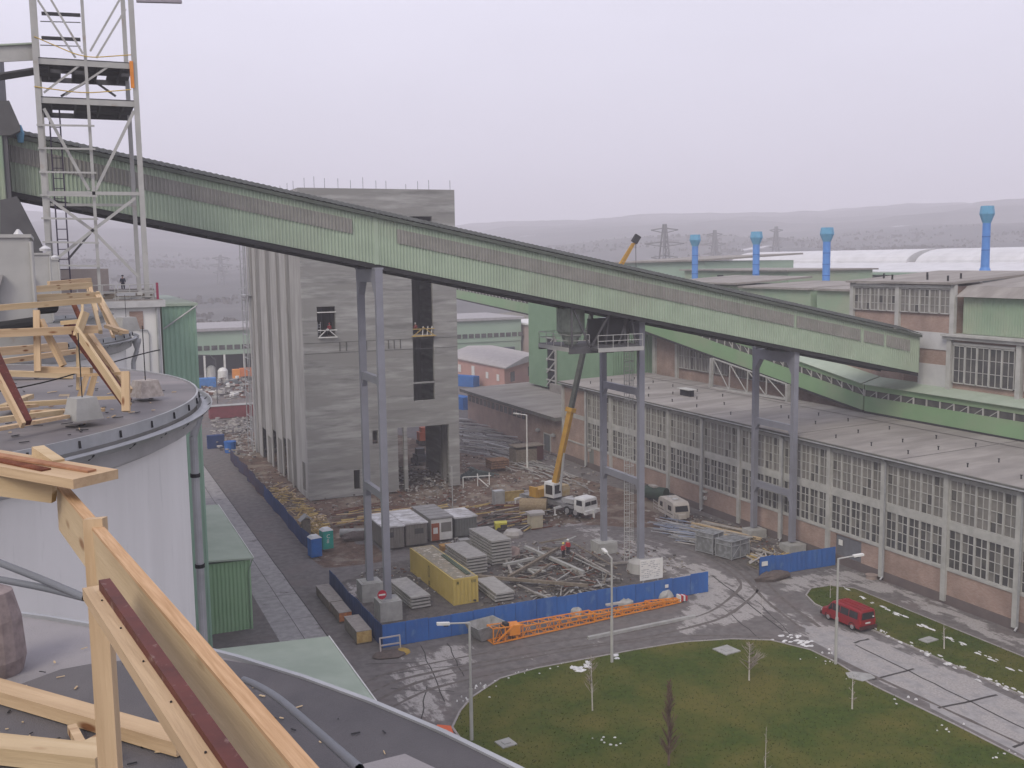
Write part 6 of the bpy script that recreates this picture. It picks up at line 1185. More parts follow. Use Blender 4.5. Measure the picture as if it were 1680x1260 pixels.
# ================================================================ PEOPLE
def person(p, rz, h, top, legs, helmet, label, pose=0, lower=True):
    t = thing('person', label, 'person', p, rz); s = h/1.78
    def skin(name, pts, edges, rad, m, lvl=1):
        me_ = bpy.data.meshes.new(name); me_.from_pydata([tuple(Vector(q)*s) for q in pts], edges, []); o = bpy.data.objects.new(name, me_); COL.objects.link(o); o.parent = t
        md = o.modifiers.new('Skin','SKIN'); 
        for v, r in zip(me_.skin_vertices[0].data, rad): v.radius = (r[0]*s, r[1]*s)
        me_.skin_vertices[0].data[0].use_root = True; sb = o.modifiers.new('sub','SUBSURF'); sb.levels = lvl; sb.render_levels = lvl; me_.materials.append(m); return o
    a = (.10 if pose else .16)
    P = [(0,0,.95),(0,0,1.15),(0,0,1.40),(0,0,1.52),(0,-.01,1.66),(0,-.02,1.74),(-.10,0,.90),(-.12,-.02,.50),(-.12,.02,.10),(-.13,-.12,.04),(.10,0,.90),(.12,-.03,.50),(.12,.0,.10),(.13,-.14,.04),(-.19,0,1.42),(-.27,.02,1.15),(-.24,-.12,.93),(.19,0,1.42),(.27,.03,1.15),(.22,-.15,.98)]
    E_ = [(0,1),(1,2),(2,3),(3,4),(4,5),(0,6),(6,7),(7,8),(8,9),(0,10),(10,11),(11,12),(12,13),(2,14),(14,15),(15,16),(2,17),(17,18),(18,19)]
    Rr = [(.14,.11),(.14,.11),(.16,.11),(.06,.06),(.085,.10),(.06,.07),(.09,.09),(.065,.065),(.045,.045),(.04,.03),(.09,.09),(.065,.065),(.045,.045),(.04,.03),(.06,.06),(.045,.045),(.035,.03),(.06,.06),(.045,.045),(.035,.03)]
    skin('body', P, E_, Rr, plain('skin_tone',(0.45,0.28,0.21)))
    J = [(0,0,.88),(0,0,1.15),(0,0,1.42),(-.19,0,1.43),(-.27,.02,1.15),(-.25,-.09,.98),(.19,0,1.43),(.27,.03,1.15),(.23,-.12,1.0)]
    skin('jacket', J, [(0,1),(1,2),(2,3),(3,4),(4,5),(2,6),(6,7),(7,8)], [(.20,.15),(.19,.15),(.19,.14),(.085,.085),(.07,.07),(.055,.055),(.085,.085),(.07,.07),(.055,.055)], top)
    T_ = [(0,0,.92),(-.10,0,.88),(-.12,-.02,.5),(-.12,.02,.12),(.10,0,.88),(.12,-.03,.5),(.12,0,.12)]; skin('trousers', T_, [(0,1),(1,2),(2,3),(0,4),(4,5),(5,6)], [(.15,.13),(.11,.11),(.085,.085),(.07,.07),(.11,.11),(.085,.085),(.07,.07)], legs)
    mb = MB(); mb.lathe((0,-.02*s,1.70*s),[(.155*s,0),(.15*s,.02*s),(.125*s,.09*s),(.06*s,.14*s),(.01,.15*s)],14); mb.build('helmet', helmet, t, local=True, smooth=True); return t
navy = plain('trousers_dark',(0.02,0.02,0.03),.9)
person(G(924,917), radians(20), 1.78, redj, navy, plain('helmet_yellow',(0.6,0.5,0.12),.5), 'worker in red jacket and yellow helmet, left of the pair by the scrap heap'); person(G(932,911.5), radians(-60), 1.8, redj, navy, white, 'worker in red jacket and white helmet, right of the pair by the scrap heap')
person(Vector((44.9,137.3,21.75)), 0, 1.7, plain('jacket_rust',(0.25,0.05,0.04)), navy, white, 'worker in rust red jacket standing in the tall tower opening'); person(Vector((33.0,138.2,22.1)), 0, 1.7, redj, navy, redj, 'worker in red overalls bending in the left tower window')
_c = PY(201,455,120); person(Vector((_c.x,120,_c.z-1.55)), 0, 1.75, plain('jacket_dark',(0.03,0.03,0.05)), navy, plain('cap_dark',(0.02,0.02,0.03)), 'dark dressed figure on the roof seen through the lattice tower')
mb = MB(); mb.box(_c.x-14,_c.x+3,118,124,0,_c.z-1.25); o = tag(mb.build('roof_block', roofgrey), 'flat grey roofed block beyond the white annex below the dark figure', 'building')
# ================================================================ SILOS ALONG THE LEFT
SX, SR, SZ = -6.6, 9.0, 29.5
def annulus_sector(mb, c, r, z, n=96, m=0, cone=0.35):
    vs = [(c[0], c[1], z+cone)]+[(c[0]+r*k*cos(2*pi*i/n), c[1]+r*k*sin(2*pi*i/n), z+cone*(1-k)) for k in (.5,1) for i in range(n)]
    fs = [(0,1+i,1+(i+1)%n) for i in range(n)]+[(1+i,1+n+i,1+n+(i+1)%n,1+(i+1)%n) for i in range(n)]; mb.add(vs, fs, m)
def silo(cy, label, roofm, gutter=True, cone=0.3):
    t = thing('silo', label, 'silo', (SX,cy,0), group='white silos with flat round roofs')
    mb = MB(); mb.lathe((SX,cy,0),[(SR-.25,0),(SR-.25,SZ-.65)],96,cap=False); mb.build('wall', plaster, t, smooth=True)
    mb = MB(); mb.lathe((SX,cy,0),[(SR-.25,SZ-.66),(SR-.02,SZ-.55),(SR-.02,SZ-.14),(SR+.0,SZ-.14)],96,cap=False); mb.build('cornice', mat('cornice_plaster',(0.50,0.50,0.50),(0.42,0.42,0.42),scale=1.5), t, smooth=True)
    mb = MB(); annulus_sector(mb, (SX,cy), SR, SZ, cone=cone); mb.build('roof', roofm, t)
    mb = MB(); mb.lathe((SX,cy,0),[(SR+.0,SZ-.16),(SR+.02,SZ-.16),(SR+.02,SZ+.025),(SR-.012,SZ+.025),(SR-.012,SZ-.02)],96,cap=False); mb.build('edge_trim', galvm, t)
    if gutter:
        mb = MB(); prof = [(SR+.08+.09-.09*cos(a), SZ-.2-.09*sin(a)) for a in np.linspace(0, pi, 7)]; prof += [(SR+.28,SZ-.19),(SR+.26,SZ-.21)]; mb.lathe((SX,cy,0), prof, 96, cap=False); mb.build('gutter', galvm, t, smooth=True)
        mb = MB()
        for k in range(60):
            a = 2*pi*k/60; p = Vector((SX+(SR+.025)*cos(a), cy+(SR+.025)*sin(a), SZ-.02)); q = Vector((SX+(SR+.035)*cos(a), cy+(SR+.035)*sin(a), SZ-.13)); mb.bar(p, q, .035, .012); p = Vector((SX+(SR+.17)*cos(a), cy+(SR+.17)*sin(a), SZ-.30)); q = Vector((SX+(SR+.275)*cos(a), cy+(SR+.275)*sin(a), SZ-.22)); mb.bar(p, q, .025, .012)
        mb.build('gutter_hook', dark, t)['kind'] = 'stuff'
    return t
s1 = silo(1.5, 'nearest silo under the camera with dark bitumen roof and pale screed', screed, False, 0.0)
mb = MB(); P = [G(35,1125,SZ),G(100,1101,SZ),G(160,1090,SZ),G(215,1085.5,SZ),G(300,1074,SZ)]
zz = SZ+.012; pts = [(-4.5,4.2),(-2.6,5.6)]+[(p.x,p.y) for p in P]
a0 = atan2(6.30-1.5, 1.0-SX); 
for k in range(40):
    a = a0-(a0+1.4)*k/39; pts.append((SX+(SR-.015)*cos(a), 1.5+(SR-.015)*sin(a)))
pts.append((-6,-3)); mb.add([(p[0],p[1],zz) for p in pts], [tuple(range(len(pts)))[::-1]]); o = mb.build('bitumen_sheet', bitumen, s1)
mb = MB(); c0 = G(700,1262,SZ); mb.add([(c0.x+.9*cos(a)*1.0, c0.y-.12+.28*sin(a), zz+.01) for a in np.linspace(0,2*pi,24)[:-1] if (c0.x+.9*cos(a)-SX)**2+(c0.y-.12+.28*sin(a)-1.5)**2 < 8.88**2], [tuple(range(len([1 for a in np.linspace(0,2*pi,24)[:-1] if (c0.x+.9*cos(a)-SX)**2+(c0.y-.12+.28*sin(a)-1.5)**2 < 8.88**2])))]); mb.build('screed_patch', screed, s1)
s2 = silo(22.1, 'second white silo with wet felt roof, stained white wall and half round gutter', felt_w)
s3 = silo(42.7, 'third silo partly hidden behind the timber frames', felt_w)
s4 = silo(63.3, 'fourth silo, roof edge just visible past the timber frames', felt_w)
s5 = silo(83.9, 'fifth silo at the far end of the row under the lattice tower', felt_w)
def downpipe(cy, ang, z0=0, label='', r=.085):
    a = radians(ang); t = None; x = SX+(SR+.18)*cos(a); y = cy+(SR+.18)*sin(a); x2 = SX+(SR+.02)*cos(a); y2 = cy+(SR+.02)*sin(a)
    mb = MB(); mb.lathe((x,y,SZ-.62),[(.09,0),(.17,.25),(.17,.36)],12); mb.path([(x,y,SZ-.3),(x,y,SZ-.7),(x2,y2,SZ-1.15),(x2,y2,z0)], r, 12)
    for z in np.arange(z0+1.5, SZ-1.2, 2.0): mb.lathe((x2,y2,z),[(r+.02,-.04),(r+.02,.04)],12,1)
    o = mb.build('downpipe', [galvm, dark]); tag(o, label, 'downpipe'); return o
downpipe(22.1, 4, 0, 'grey round downpipe running down the right side of the second silo'); downpipe(42.7, -8, 26.0, 'short downpipe on the third silo under its gutter corner')
# concrete pyramid feet for the lightning conductor
def foot(p, w, h, label, rod=0.9, m=None):
    t = thing('concrete_block', label, 'concrete block', p); mb = MB(); a = w/2; b = w*.36
    mb.add([(-a,-a,0),(a,-a,0),(a,a,0),(-a,a,0),(-b,-b,h),(b,-b,h),(b,b,h),(-b,b,h)],[(0,3,2,1),(4,5,6,7),(0,1,5,4),(1,2,6,5),(2,3,7,6),(3,0,4,7)]); o = mb.build('block', m or conc_b, t, local=True)
    if rod: mb = MB(); mb.tube((0,0,h),(0,0,h+rod),.009,6); mb.build('rod', dark, t, local=True)
    t.rotation_euler = (0,0,radians(25)); return t
foot(G(137,687,SZ+.13), .44, .34, 'square grey concrete block with a rod, near the gutter on the second silo roof', 1.0)
foot(G(240,650,SZ+.1), .46, .3, 'mottled pale concrete block with a rod near the right edge of the second silo roof', 1.0, mat('speckled',(0.42,0.38,0.35),(0.28,0.25,0.23),scale=9))
foot(G(15,568,SZ+.1), .55, .42, 'small grey concrete block on the third silo roof behind the timber beam', 0)
foot(G(208,543,SZ+.15), .7, .5, 'pale concrete block at the right edge of the third silo roof', .8)
mb = MB(); c_ = G(-8,1098,SZ+.02); mb.lathe((c_.x,c_.y,SZ),[(.16,0),(.185,.1),(.17,.35),(.13,.52),(.05,.56)],16); tag(mb.build('concrete_block', mat('mottled_block',(0.30,0.25,0.24),(0.20,0.165,0.16),scale=12)), 'rounded brownish concrete block cut by the left edge of the picture', 'concrete block')
# ---------------------------------------------------------------- foreground timber: heavy box beam, posts, boards
def beam3(mb, P, Q, R, S, m=0):
    pass
def plank(name_parent, pa, pb, w, h, mt, up=(0,0,1), nm='plank', ext=0):
    mb = MB(); mb.bar(pa, pb, w, h, up); return mb.build(nm, mt, name_parent)
NB = 5.0; tf = thing('timber_trestle', 'large fresh timber truss frame rising across the near left foreground', 'timber frame', PD(150,900,4.7))
# ends of the upper box beam, top edge (nearer/farther) given by photo pixels and depth
a0_, a1_ = PD(104,794,5.1), PD(527,1275,2.2)
dv = (a1_-a0_).normalized(); side = dv.cross(Vector((0,0,1))).normalized()
def slab4(A, B, wt, ht, drop, mt, nm, sh=0.0, tilt=None):
    """beam whose top face centre line runs A-B; wt wide, ht deep"""
    mb = MB(); s_ = side; dn = Vector((0,0,-1)) 
    vs = []
    for p in (A, B):
        for i, j in ((-.5,0),(.5,0),(.5,1),(-.5,1)): vs.append(p+s_*(i*wt+sh)+dn*(drop+j*ht))
    mb.add(vs, [(0,1,2,3),(7,6,5,4),(0,4,5,1),(1,5,6,2),(2,6,7,3),(3,7,4,0)]); return align(mb.build(nm, mt, tf), A, B)
slab4(a0_, a1_, .046, .012, -.001, woodg, 'top_face', .012); slab4(a0_, a1_, .045, .215, .012, wood2, 'top_beam', .012)
b0_, b1_ = PD(151,962,3.5), PD(364,1275,2.12); e0_, e1_ = PD(171,950,3.46), PD(402,1275,2.08)
slab4(b0_, b1_, .07, .04, 0, wood, 'lower_beam', -.004)
slab4(e0_, e1_, .036, .05, 0, rust, 'steel_strip', 0)
pt, pb = PD(156,850,4.3), PD(186,1330,4.3); mb = MB(); mb.bar(pt, pb, .078, .078, (0.3,1,0)); align(mb.build('post', wood, tf), pt, pb)
fb = thing('board', 'thick rough board with brown bark edge resting on top of the near frame', 'board', PD(60,770,5.0))
mb = MB(); A = PD(-60,748,5.2); B = PD(158,786,4.75); dd = (B-A).normalized(); mb.bar(A, B, .25, .045, (0,0,1)); align(mb.build('board_face', wood, fb), A, B)
mb = MB(); sd = dd.cross(Vector((0,0,1))).normalized(); mb.bar(A+sd*.03+Vector((0,0,.028)), B-dd*.25+sd*.07+Vector((0,0,.027)), .05, .008); mb.build('bark_strip', bark, fb)
mb = MB(); mb.bar(A+sd*.0+Vector((0,0,.036)), B-dd*.05-sd*.02+Vector((0,0,.028)), .05, .01); mb.build('bark_strip', mat('wane',(0.40,0.22,0.13),(0.26,0.13,0.08),scale=12), fb)
mb = MB(); mb.bar(PD(-60,782,4.95), PD(90,802,4.95), .05, .13); tag(align(mb.build('timber_beam', wood2), PD(-60,782,4.95), PD(90,802,4.95)), 'square sawn timber beam just under the bark edged board at left', 'timber beam')
mb = MB(); mb.bar(PD(62,741,5.15), PD(96,764,5.0), .06, .06); tag(mb.build('timber_offcut', wood2), 'short timber offcut poking up behind the bark edged board', 'timber')
z_ = SZ+.03
mb = MB(); A = G(-40,1122,SZ+.06); B = G(305,1222,SZ+.06); mb.bar(A, B, .13, .075); tag(align(mb.build('timber_plank', wood), A, B), 'long fresh plank lying across the dark roof behind the upright post', 'timber plank')
mb = MB(); A = G(-60,1222,SZ+.07); B = G(172,1247,SZ+.07); mb.bar(A, B, .15, .09); tag(align(mb.build('timber_plank', wood2), A, B), 'wide knotty plank lying at the bottom left corner of the picture', 'timber plank')
mb = MB(); A = G(118,1195,SZ+.05); B = G(142,1240,SZ+.05); mb.bar(A, B, .045, .045); tag(mb.build('timber_offcut', wood), 'short thin offcut with dark edge between the two lying planks', 'timber')
mb = MB(); A = G(125,1240,SZ+.06); B = G(172,1215,SZ+.06); mb.bar(A, B, .11, .05); tag(mb.build('timber_offcut', wood2), 'stubby pale offcut leaning against the foot of the upright post', 'timber')
# cables
def cable(pts, r, label, m=None):
    cu = bpy.data.curves.new('cable', 'CURVE'); cu.dimensions = '3D'; cu.bevel_depth = r; cu.bevel_resolution = 2; sp_ = cu.splines.new('NURBS'); sp_.points.add(len(pts)-1)
    for i, p in enumerate(pts): sp_.points[i].co = (*p, 1)
    sp_.use_endpoint_u = True; sp_.order_u = 3; dg = bpy.data.objects.new('cable', cu); COL.objects.link(dg); me_ = bpy.data.meshes.new_from_object(dg); COL.objects.unlink(dg); bpy.data.objects.remove(dg)
    o = bpy.data.objects.new('cable', me_); COL.objects.link(o); me_.materials.clear(); me_.materials.append(m or black); tag(o, label, 'cable'); return o
greyc = plain('cable_grey', (0.17,0.18,0.20), .5)
cable([PD(-30,912,5.2),PD(30,935,5.1),PD(80,955,5.0),PD(140,981,4.75)], .018, 'upper of two grey cables running from the left edge to the post', greyc)
cable([PD(-30,945,5.2),PD(40,958,5.1),PD(90,968,5.0),PD(140,981,4.75)], .018, 'lower of two grey cables running from the left edge to the post', greyc)
cable([PD(400,1115,4.9),PD(440,1130,4.6),PD(520,1200,3.7),PD(590,1262,3.1)], .016, 'thick grey cable hanging over the dark roof right of the big beam', greyc)
cable([PD(-20,645,17),PD(60,632,17.5),PD(150,605,18.5),PD(240,578,20),PD(262,574,21)], .012, 'thin dark wire sagging above the silo roofs', black)
# ---------------------------------------------------------------- timber trestles on the further silo roofs
def fr(name, label, Dn, bars, cat='timber frame'):
    """bars: (x0,y0,d0,x1,y1,d1,w,h,mat)"""
    c_ = bars[0]; t = thing(name, label, cat, PD(c_[0],c_[1],c_[2]))
    for (x0,y0,d0,x1,y1,d1,w,h,mt,nm) in bars:
        mb = MB(); mb.bar(PD(x0,y0,d0), PD(x1,y1,d1), w, h); align(mb.build(nm, mt, t), PD(x0,y0,d0), PD(x1,y1,d1))
    return t
W1 = wood; W2 = wood2
fr('timber_trestle','timber frame on the second silo with a brown steel faced diagonal strut',18,[
 (-30,548,16.5,160,540,17.5,.10,.13,W1,'beam'),(-30,507,17,165,492,18.5,.08,.10,W2,'beam'),(112,532,17.4,208,660,16.6,.15,.12,rust,'diagonal'),(124,541,17.2,212,668,16.3,.05,.15,W2,'diagonal'),
 (140,540,17.8,212,642,17.0,.10,.10,W1,'diagonal'),(60,510,17.2,62,610,17.0,.10,.10,W1,'post'),(66,525,17.2,104,600,17.2,.09,.09,W1,'brace'),(140,512,17.3,126,552,17.2,.08,.12,W2,'bracket'),(206,610,16.3,207,675,16.2,.12,.12,W1,'post'),
 (128,548,17.6,128,640,17.4,.05,.05,W2,'post'),(100,530,17.3,140,526,17.3,.05,.07,W2,'cross_piece'),(60,606,17.2,150,608,17.2,.12,.10,W1,'sill'),(142,617,17.0,130,655,17.0,.09,.09,W1,'leg'),(155,617,17.0,145,655,17.0,.09,.09,W1,'leg'),(128,616,17.1,205,612,17.0,.06,.05,W1,'cross_piece'),(130,654,17.0,200,652,16.9,.05,.05,W2,'cross_piece')])
fr('timber_trestle','leaning timber prop with dark steel face at the left edge of the second silo roof',15,[(-12,575,14.5,44,694,14.0,.12,.10,rust,'strut'),(-18,590,14.4,38,698,13.9,.05,.11,W1,'strut')])
fr('timber_trestle','timber trestle with long beams running left above the third silo roof',32,[
 (-20,492,30,162,484,33,.14,.2,W2,'beam'),(50,475,36,150,468,38,.15,.22,W2,'beam'),(80,466,42,148,460,44,.16,.22,W1,'beam'),(158,484,33,190,545,31,.13,.16,W1,'leg'),(150,486,33,165,545,31,.11,.12,W2,'leg'),(118,492,33,132,525,32,.12,.12,bark,'leg'),(160,480,34,198,548,32,.1,.1,W2,'brace'),(175,535,31,207,545,30,.16,.1,W1,'foot'),
 (135,490,34,135,535,33,.08,.1,W2,'post'),(165,500,38,186,552,34,.1,.1,W1,'leg'),(147,470,38,158,512,37,.14,.14,W1,'leg'),(140,462,44,152,492,42,.14,.14,W2,'leg')])
fr('timber_trestle','orange tinted timber beams lying on the third silo roof below the trestle',24,[
 (-30,579,22,108,568,24,.14,.18,W1,'beam'),(-30,598,23,150,573,26,.12,.12,W1,'beam'),(0,612,22,120,616,22.5,.2,.12,W2,'beam')])
rg = random.Random(9)
rows = [('loose boards stacked beside the concrete block on the second silo roof',18,[(0,672,60,665),(20,665,110,659),(60,676,172,672),(0,690,100,676),(0,705,110,683),(15,668,50,650)]),]
for lb_, D_, seg in rows:
    t = thing('timber_stack', lb_, 'timber stack', G(50,680,SZ+.1))
    for k, (x0,y0,x1,y1) in enumerate(seg): mb = MB(); mb.bar(G(x0-10,y0,SZ+.22),G(x1,y1,SZ+.2),.12,.05+.03*(k%2)); mb.build('board', (W1,W2)[k%2], t)
mb = MB(); mb.tube(PD(-20,543,26),PD(55,532,27),.19,12); tag(mb.build('black_pipe', black),'fat black pipe lying behind the timber frames at the left edge','pipe')
mb = MB(); mb.tube(PD(48,506,34),PD(88,503,35),.22,12); tag(mb.build('black_pipe', black),'short black pipe seen further back, right of the grey filter box','pipe')
# ---------------------------------------------------------------- grey filter boxes
def fbox(px0, px1, ytop, Y, label, cut=0):
    A = PY(px1, ytop, Y); zt = A.z; xr = A.x; xl = xr-3.4; t = thing('filter_box', label, 'machine box', ((xr+xl)/2, Y+1.5, SZ), group='grey filter boxes on the silo roofs')
    mb = MB(); mb.box(xl, xr, Y, Y+3.2, SZ, zt); mb.build('casing', steel, t)
    mb = MB(); mb.box(xl-.05, xr+.06, Y-.06, Y+3.3, zt+.001, zt+.09); mb.build('lid', steel, t)
    mb = MB(); mb.tube((xr+.05,Y-.05,SZ+.1),(xr+.05,Y-.05,zt-.1),.05,8); mb.build('corner_pipe', steel, t)
    w = .55*3.4; mb = MB(); x1 = xr-.65; mb.ext([(xl,Y-.03,zt-2.0+.9),(x1,Y-.03,zt-.95),(x1-.32,Y-.03,zt-1.95),(xl,Y-.03,zt-1.95)], (0,-.25,0)); mb.build('chute', mat('chute_grey',(0.33,0.32,0.31)), t)
    return t
fbox(0,47,390,30,'nearest grey filter box at the left edge behind the timber'); fbox(47,79,418,50.5,'middle grey filter box with a shiny cowl on top'); fbox(80,95,427,71,'farthest grey filter box next to the lattice tower leg')
for p, s_ in ((PY(30,385,30.3),.12),(PY(74,408,50.7),.22),(PY(90,422,71.2),.25)): mb = MB(); mb.lathe(p-Vector((0,0,.1)),[(s_,0),(s_*1.1,.1),(s_*.5,.2),(.03,.24)],12); tag(mb.build('cowl_vent', alu),'shiny metal cowl vent sitting on a grey filter box','vent', 'cowl vents on the filter boxes')
# ---------------------------------------------------------------- dark gallery head house at far left
hh = thing('head_house', 'dark grey head house at the left edge where the main gallery begins', 'building', (-10,95,29))
mb = MB(); mb.box(-22,-3.7,92,112,26,51.5); mb.box(-22,PY(17,300,86.5).x,86.5,92,26,PY(17,190,86.5).z); mb.build('wall', mat('dark_cladding',(0.16,0.16,0.17),(0.11,0.11,0.12),scale=.4,stretch=(1,1,.2)), hh)
mb = MB(); mb.corr((-22,86.4,33.5),(22+PY(9,300,86.5).x,0,0),(0,0,9.5),(0,-1,0),.4,.06); mb.build('cladding', greenp, hh)
a = PY(15,165,86); b_ = PY(35,205,86); mb = MB(); q_ = [PY(-60,165,86.3),PY(15,165,86.3),PY(33,206,86.3),PY(33,214,86.3),PY(17,222,86.3),PY(-60,222,86.3)]; mb.ext(q_[::-1], (0,4,0)); mb.build('bracket_house', mat('dark_cladding2',(0.12,0.12,0.125)), hh)
mb = MB(); c_ = PY(32,205,87.5); mb.lathe((c_.x,c_.y,c_.z-1.6),[(.2,.3),(.3,1.0),(.12,1.6)],12); mb.build('blue_hood', blue_t, hh)
mb = MB(); q = [PY(0,328,80),PY(28,322,80),PY(68,400,80),PY(70,470,80),PY(0,470,80)]; mb.ext(q, (0,5,0)); tag(mb.build('storage_bin', mat('bin_grey',(0.115,0.115,0.12),(0.085,0.085,0.09),scale=.5)), 'big dark grey bin behind the filter boxes under the gallery start', 'bin')
# ---------------------------------------------------------------- steel lattice stair tower
lt = thing('lattice_tower', 'tall pale grey steel lattice tower with two grating platforms at the left', 'tower', PY(165,478,80))
YN, YF = 77.5, 84.8
def lx(px_, py_, Y=None): return PY(px_, py_, Y or YN)
LN = (PY(95,462,YN), PY(50,-40,YN)); LNx = (LN[0].x+LN[1].x)/2; RNp = (PY(236,478,YN), PY(214,-40,YN)); RNx = (RNp[0].x+RNp[1].x)/2
MX = (PY(158,460,YN).x+PY(139,0,YN).x)/2; zb_ = SZ+.25; zt_ = 55.0
xl_, xr_ = PY(68,240,YN).x+.0, PY(228,240,YN).x
for x, y, nm in ((xl_,YN,'leg'),(xr_,YN,'leg'),(xl_+.1,YF,'leg'),(xr_-.05,YF,'leg')):
    mb = MB(); w = .34 if y == YN else .3
    mb.box(x-w/2,x+w/2,y-w/2,y-w/2+.06,zb_-.4,zt_); mb.box(x-w/2,x+w/2,y+w/2-.06,y+w/2,zb_-.4,zt_); mb.box(x-.03,x+.03,y-w/2+.06,y+w/2-.06,zb_-.4,zt_); mb.build(nm, steel, lt)
mb = MB(); mb.box(MX-.1,MX+.1,YN-.1,YN+.1,zb_-.4,zt_); mb.build('post', steel, lt)
zp1, zp2 = PY(140,98,YN).z, PY(140,161,YN).z; zg = PY(140,317,YN).z
for z, holes in ((zp1, 3), (zp2, 2)):
    mb = MB(); n = 5; xs = [xl_+(xr_-xl_)*i/8 for i in range(9)]; ys = [YN, YN+2.6, YN+4.2, YF]; rg = random.Random(int(z))
    for i in range(8):
        for j in range(3):
            if (i, j) in ({(1,1),(2,2),(3,1),(5,2),(7,1)} if holes == 3 else {(1,2),(2,2)}): continue
            mb.box(xs[i],xs[i+1],ys[j],ys[j+1],z-.08,z)
    mb.build('grating', steel_d, lt)
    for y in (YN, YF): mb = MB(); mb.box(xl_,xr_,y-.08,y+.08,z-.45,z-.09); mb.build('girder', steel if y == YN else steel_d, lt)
    mb = MB(); [mb.box(x-.06,x+.06,YN+.1,YF-.1,z-.35,z-.09) for x in xs[1:8:2]]; [mb.box(xl_+.1,xr_-.1,y-.05,y+.05,z-.3,z-.09) for y in ys[1:3]]; mb.build('joist', steel_d, lt)
mb = MB(); mb.box(xl_,xr_,YN-.1,YN+.1,zg-.12,zg+.12); mb.box(xl_,xr_,YF-.1,YF+.1,zg-.5,zg-.3); mb.build('girder', steel, lt)
def dg(x0,y0,x1,y1,Y=YN,w=.2,m=steel): mb = MB(); mb.bar(PY(x0,y0,Y),PY(x1,y1,Y),w,w*.6,(0,1,0)); mb.build('brace', m, lt)
for q in ((72,178,146,312),(220,182,157,312),(80,325,152,378),(152,378,228,455),(222,325,152,378),(152,378,96,422),(137,102,72,152),(186,104,107,156),(62,0,124,95),(206,15,158,95),(78,-10,136,88),(196,0,148,84)): dg(*q, w=.2 if q[1] > 150 else .13)
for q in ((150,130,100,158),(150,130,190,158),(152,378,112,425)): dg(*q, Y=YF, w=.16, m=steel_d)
for y in (205,243,282,320,358,397,435): mb = MB(); A = PY(60+(y-205)*.05,y,YN-.3); B = PY(155+(y-205)*.04,y+1.5,YN-.3); mb.bar(A,B,.09,.12); mb.build('cable_bracket', steel, lt)
for y in (22,62): mb = MB(); mb.bar(PY(68,y,YF),PY(132,y+3,YF),.1,.25); mb.build('rung', dark, lt)
for y in (35,74): mb = MB(); mb.bar(PY(66,y,YF),PY(132,y+2,YF),.06); mb.build('rung', steel_d, lt)
ld = thing('ladder', 'dark steel ladder running down inside the lattice tower', 'ladder', PY(97,460,82))
mb = MB(); xa, xb = PY(90,330,82).x, PY(107,330,82).x
for x in (xa, xb): mb.box(x-.05,x+.05,81.95,82.05,30.0,zp2-.1)
z = 30.3
while z < zp2-.3: mb.box(xa+.05,xb-.05,81.97,82.03,z,z+.06); z += .72
mb.build('rails', mat('ladder_dark',(0.06,0.05,0.08)), ld)
for y0_, Yb in ((205-125,YN),(143,YN)):
    A = PY(56,60 if y0_ < 100 else 142,YN-.2); B = PY(215,90 if y0_ < 100 else 147,YN-.2); mid = (A+B)/2-Vector((0,0,.8 if y0_ < 100 else .35)); cable([A,(A*2+mid)/3,mid,(B*2+mid)/3,B], .035, 'yellow warning tape strung across the lattice tower, upper run' if y0_ < 100 else 'yellow warning tape strung across the lattice tower, lower run', mat('yellow_tape',(0.6,0.42,0.1)))
mb = MB(); c_ = PY(216,115,YN-.2); mb.box(c_.x-.12,c_.x+.12,c_.y-.05,c_.y+.05,c_.z-1.2,c_.z+.6); tag(mb.build('orange_bag', orange), 'orange strap hanging on the right leg of the lattice tower', 'strap')
# flat jib at the very top and platform arm to the left
mb = MB(); mb.bar(PY(224,1,YN),PY(298,3,YN),.35,.2); tag(mb.build('overhead_beam', plain('arm_lilac',(0.30,0.27,0.31))), 'short steel arm sticking out right at the top of the lattice tower', 'steel arm')
pa = thing('access_bridge', 'short steel access bridge joining the lattice tower from the left edge', 'bridge', PY(30,110,YN+1))
A = PY(-20,90,YN+.4); B = PY(58,86,YN+.4); mb = MB(); mb.bar(A,B,.15,1.0); mb.build('parapet', steel, pa)
mb = MB(); mb.bar(A-Vector((0,-1.2,1.3)),B-Vector((0,-1.2,1.0)),2.4,.12); mb.build('deck', steel_d, pa); mb = MB(); mb.bar(A+Vector((0,0,.56)),B+Vector((0,0,.56)),.5,.1); mb.build('cap', green_roof, pa)
# ---------------------------------------------------------------- white annex under the lattice tower, green shaft
wa = thing('white_annex', 'white rendered building with square roof edge under the lattice tower', 'building', (1,86,0))
xr2 = PY(262,500,76).x; zr = PY(262,490,76).z-.1
mb = MB(); mb.box(-6,xr2,76,98,0,zr-.45); mb.build('wall', plaster, wa)
mb = MB(); mb.box(-6.4,xr2+.35,75.6,98.4,zr-.45,zr); mb.build('roof', mat('cornice_plaster',(0.5,0.5,0.5)), wa); mb = MB(); mb.box(-6.3,xr2+.25,75.7,98.3,zr+.001,zr+.03); mb.build('roof_felt', roofgrey, wa)
a = PY(212,511,76); b_ = PY(236,540,76); mb = MB(); mb.box(a.x,b_.x,75.94,75.99,b_.z,a.z); mb.build('brick_panel', brick, wa)
mb = MB(); mb.path([(xr2-.2,75.85,zr-.5),(xr2-.2,75.85,0)],.1,8); mb.build('downpipe', galvm, wa)
mb = MB(); mb.path([(xr2-1.5,75.9,zr-2),(xr2-.9,75.9,zr-2.05),(xr2-.8,75.9,zr-2.4),(xr2-.9,75.9,zr-7)],.04,6); mb.build('conduit', galvm, wa)
gs = thing('green_shaft', 'tall green clad stair shaft standing behind the white annex', 'building', (7.5,95,0))
xg0, xg1 = PY(265,500,84).x, PY(321,500,84).x; zg_ = PY(321,497,84).z
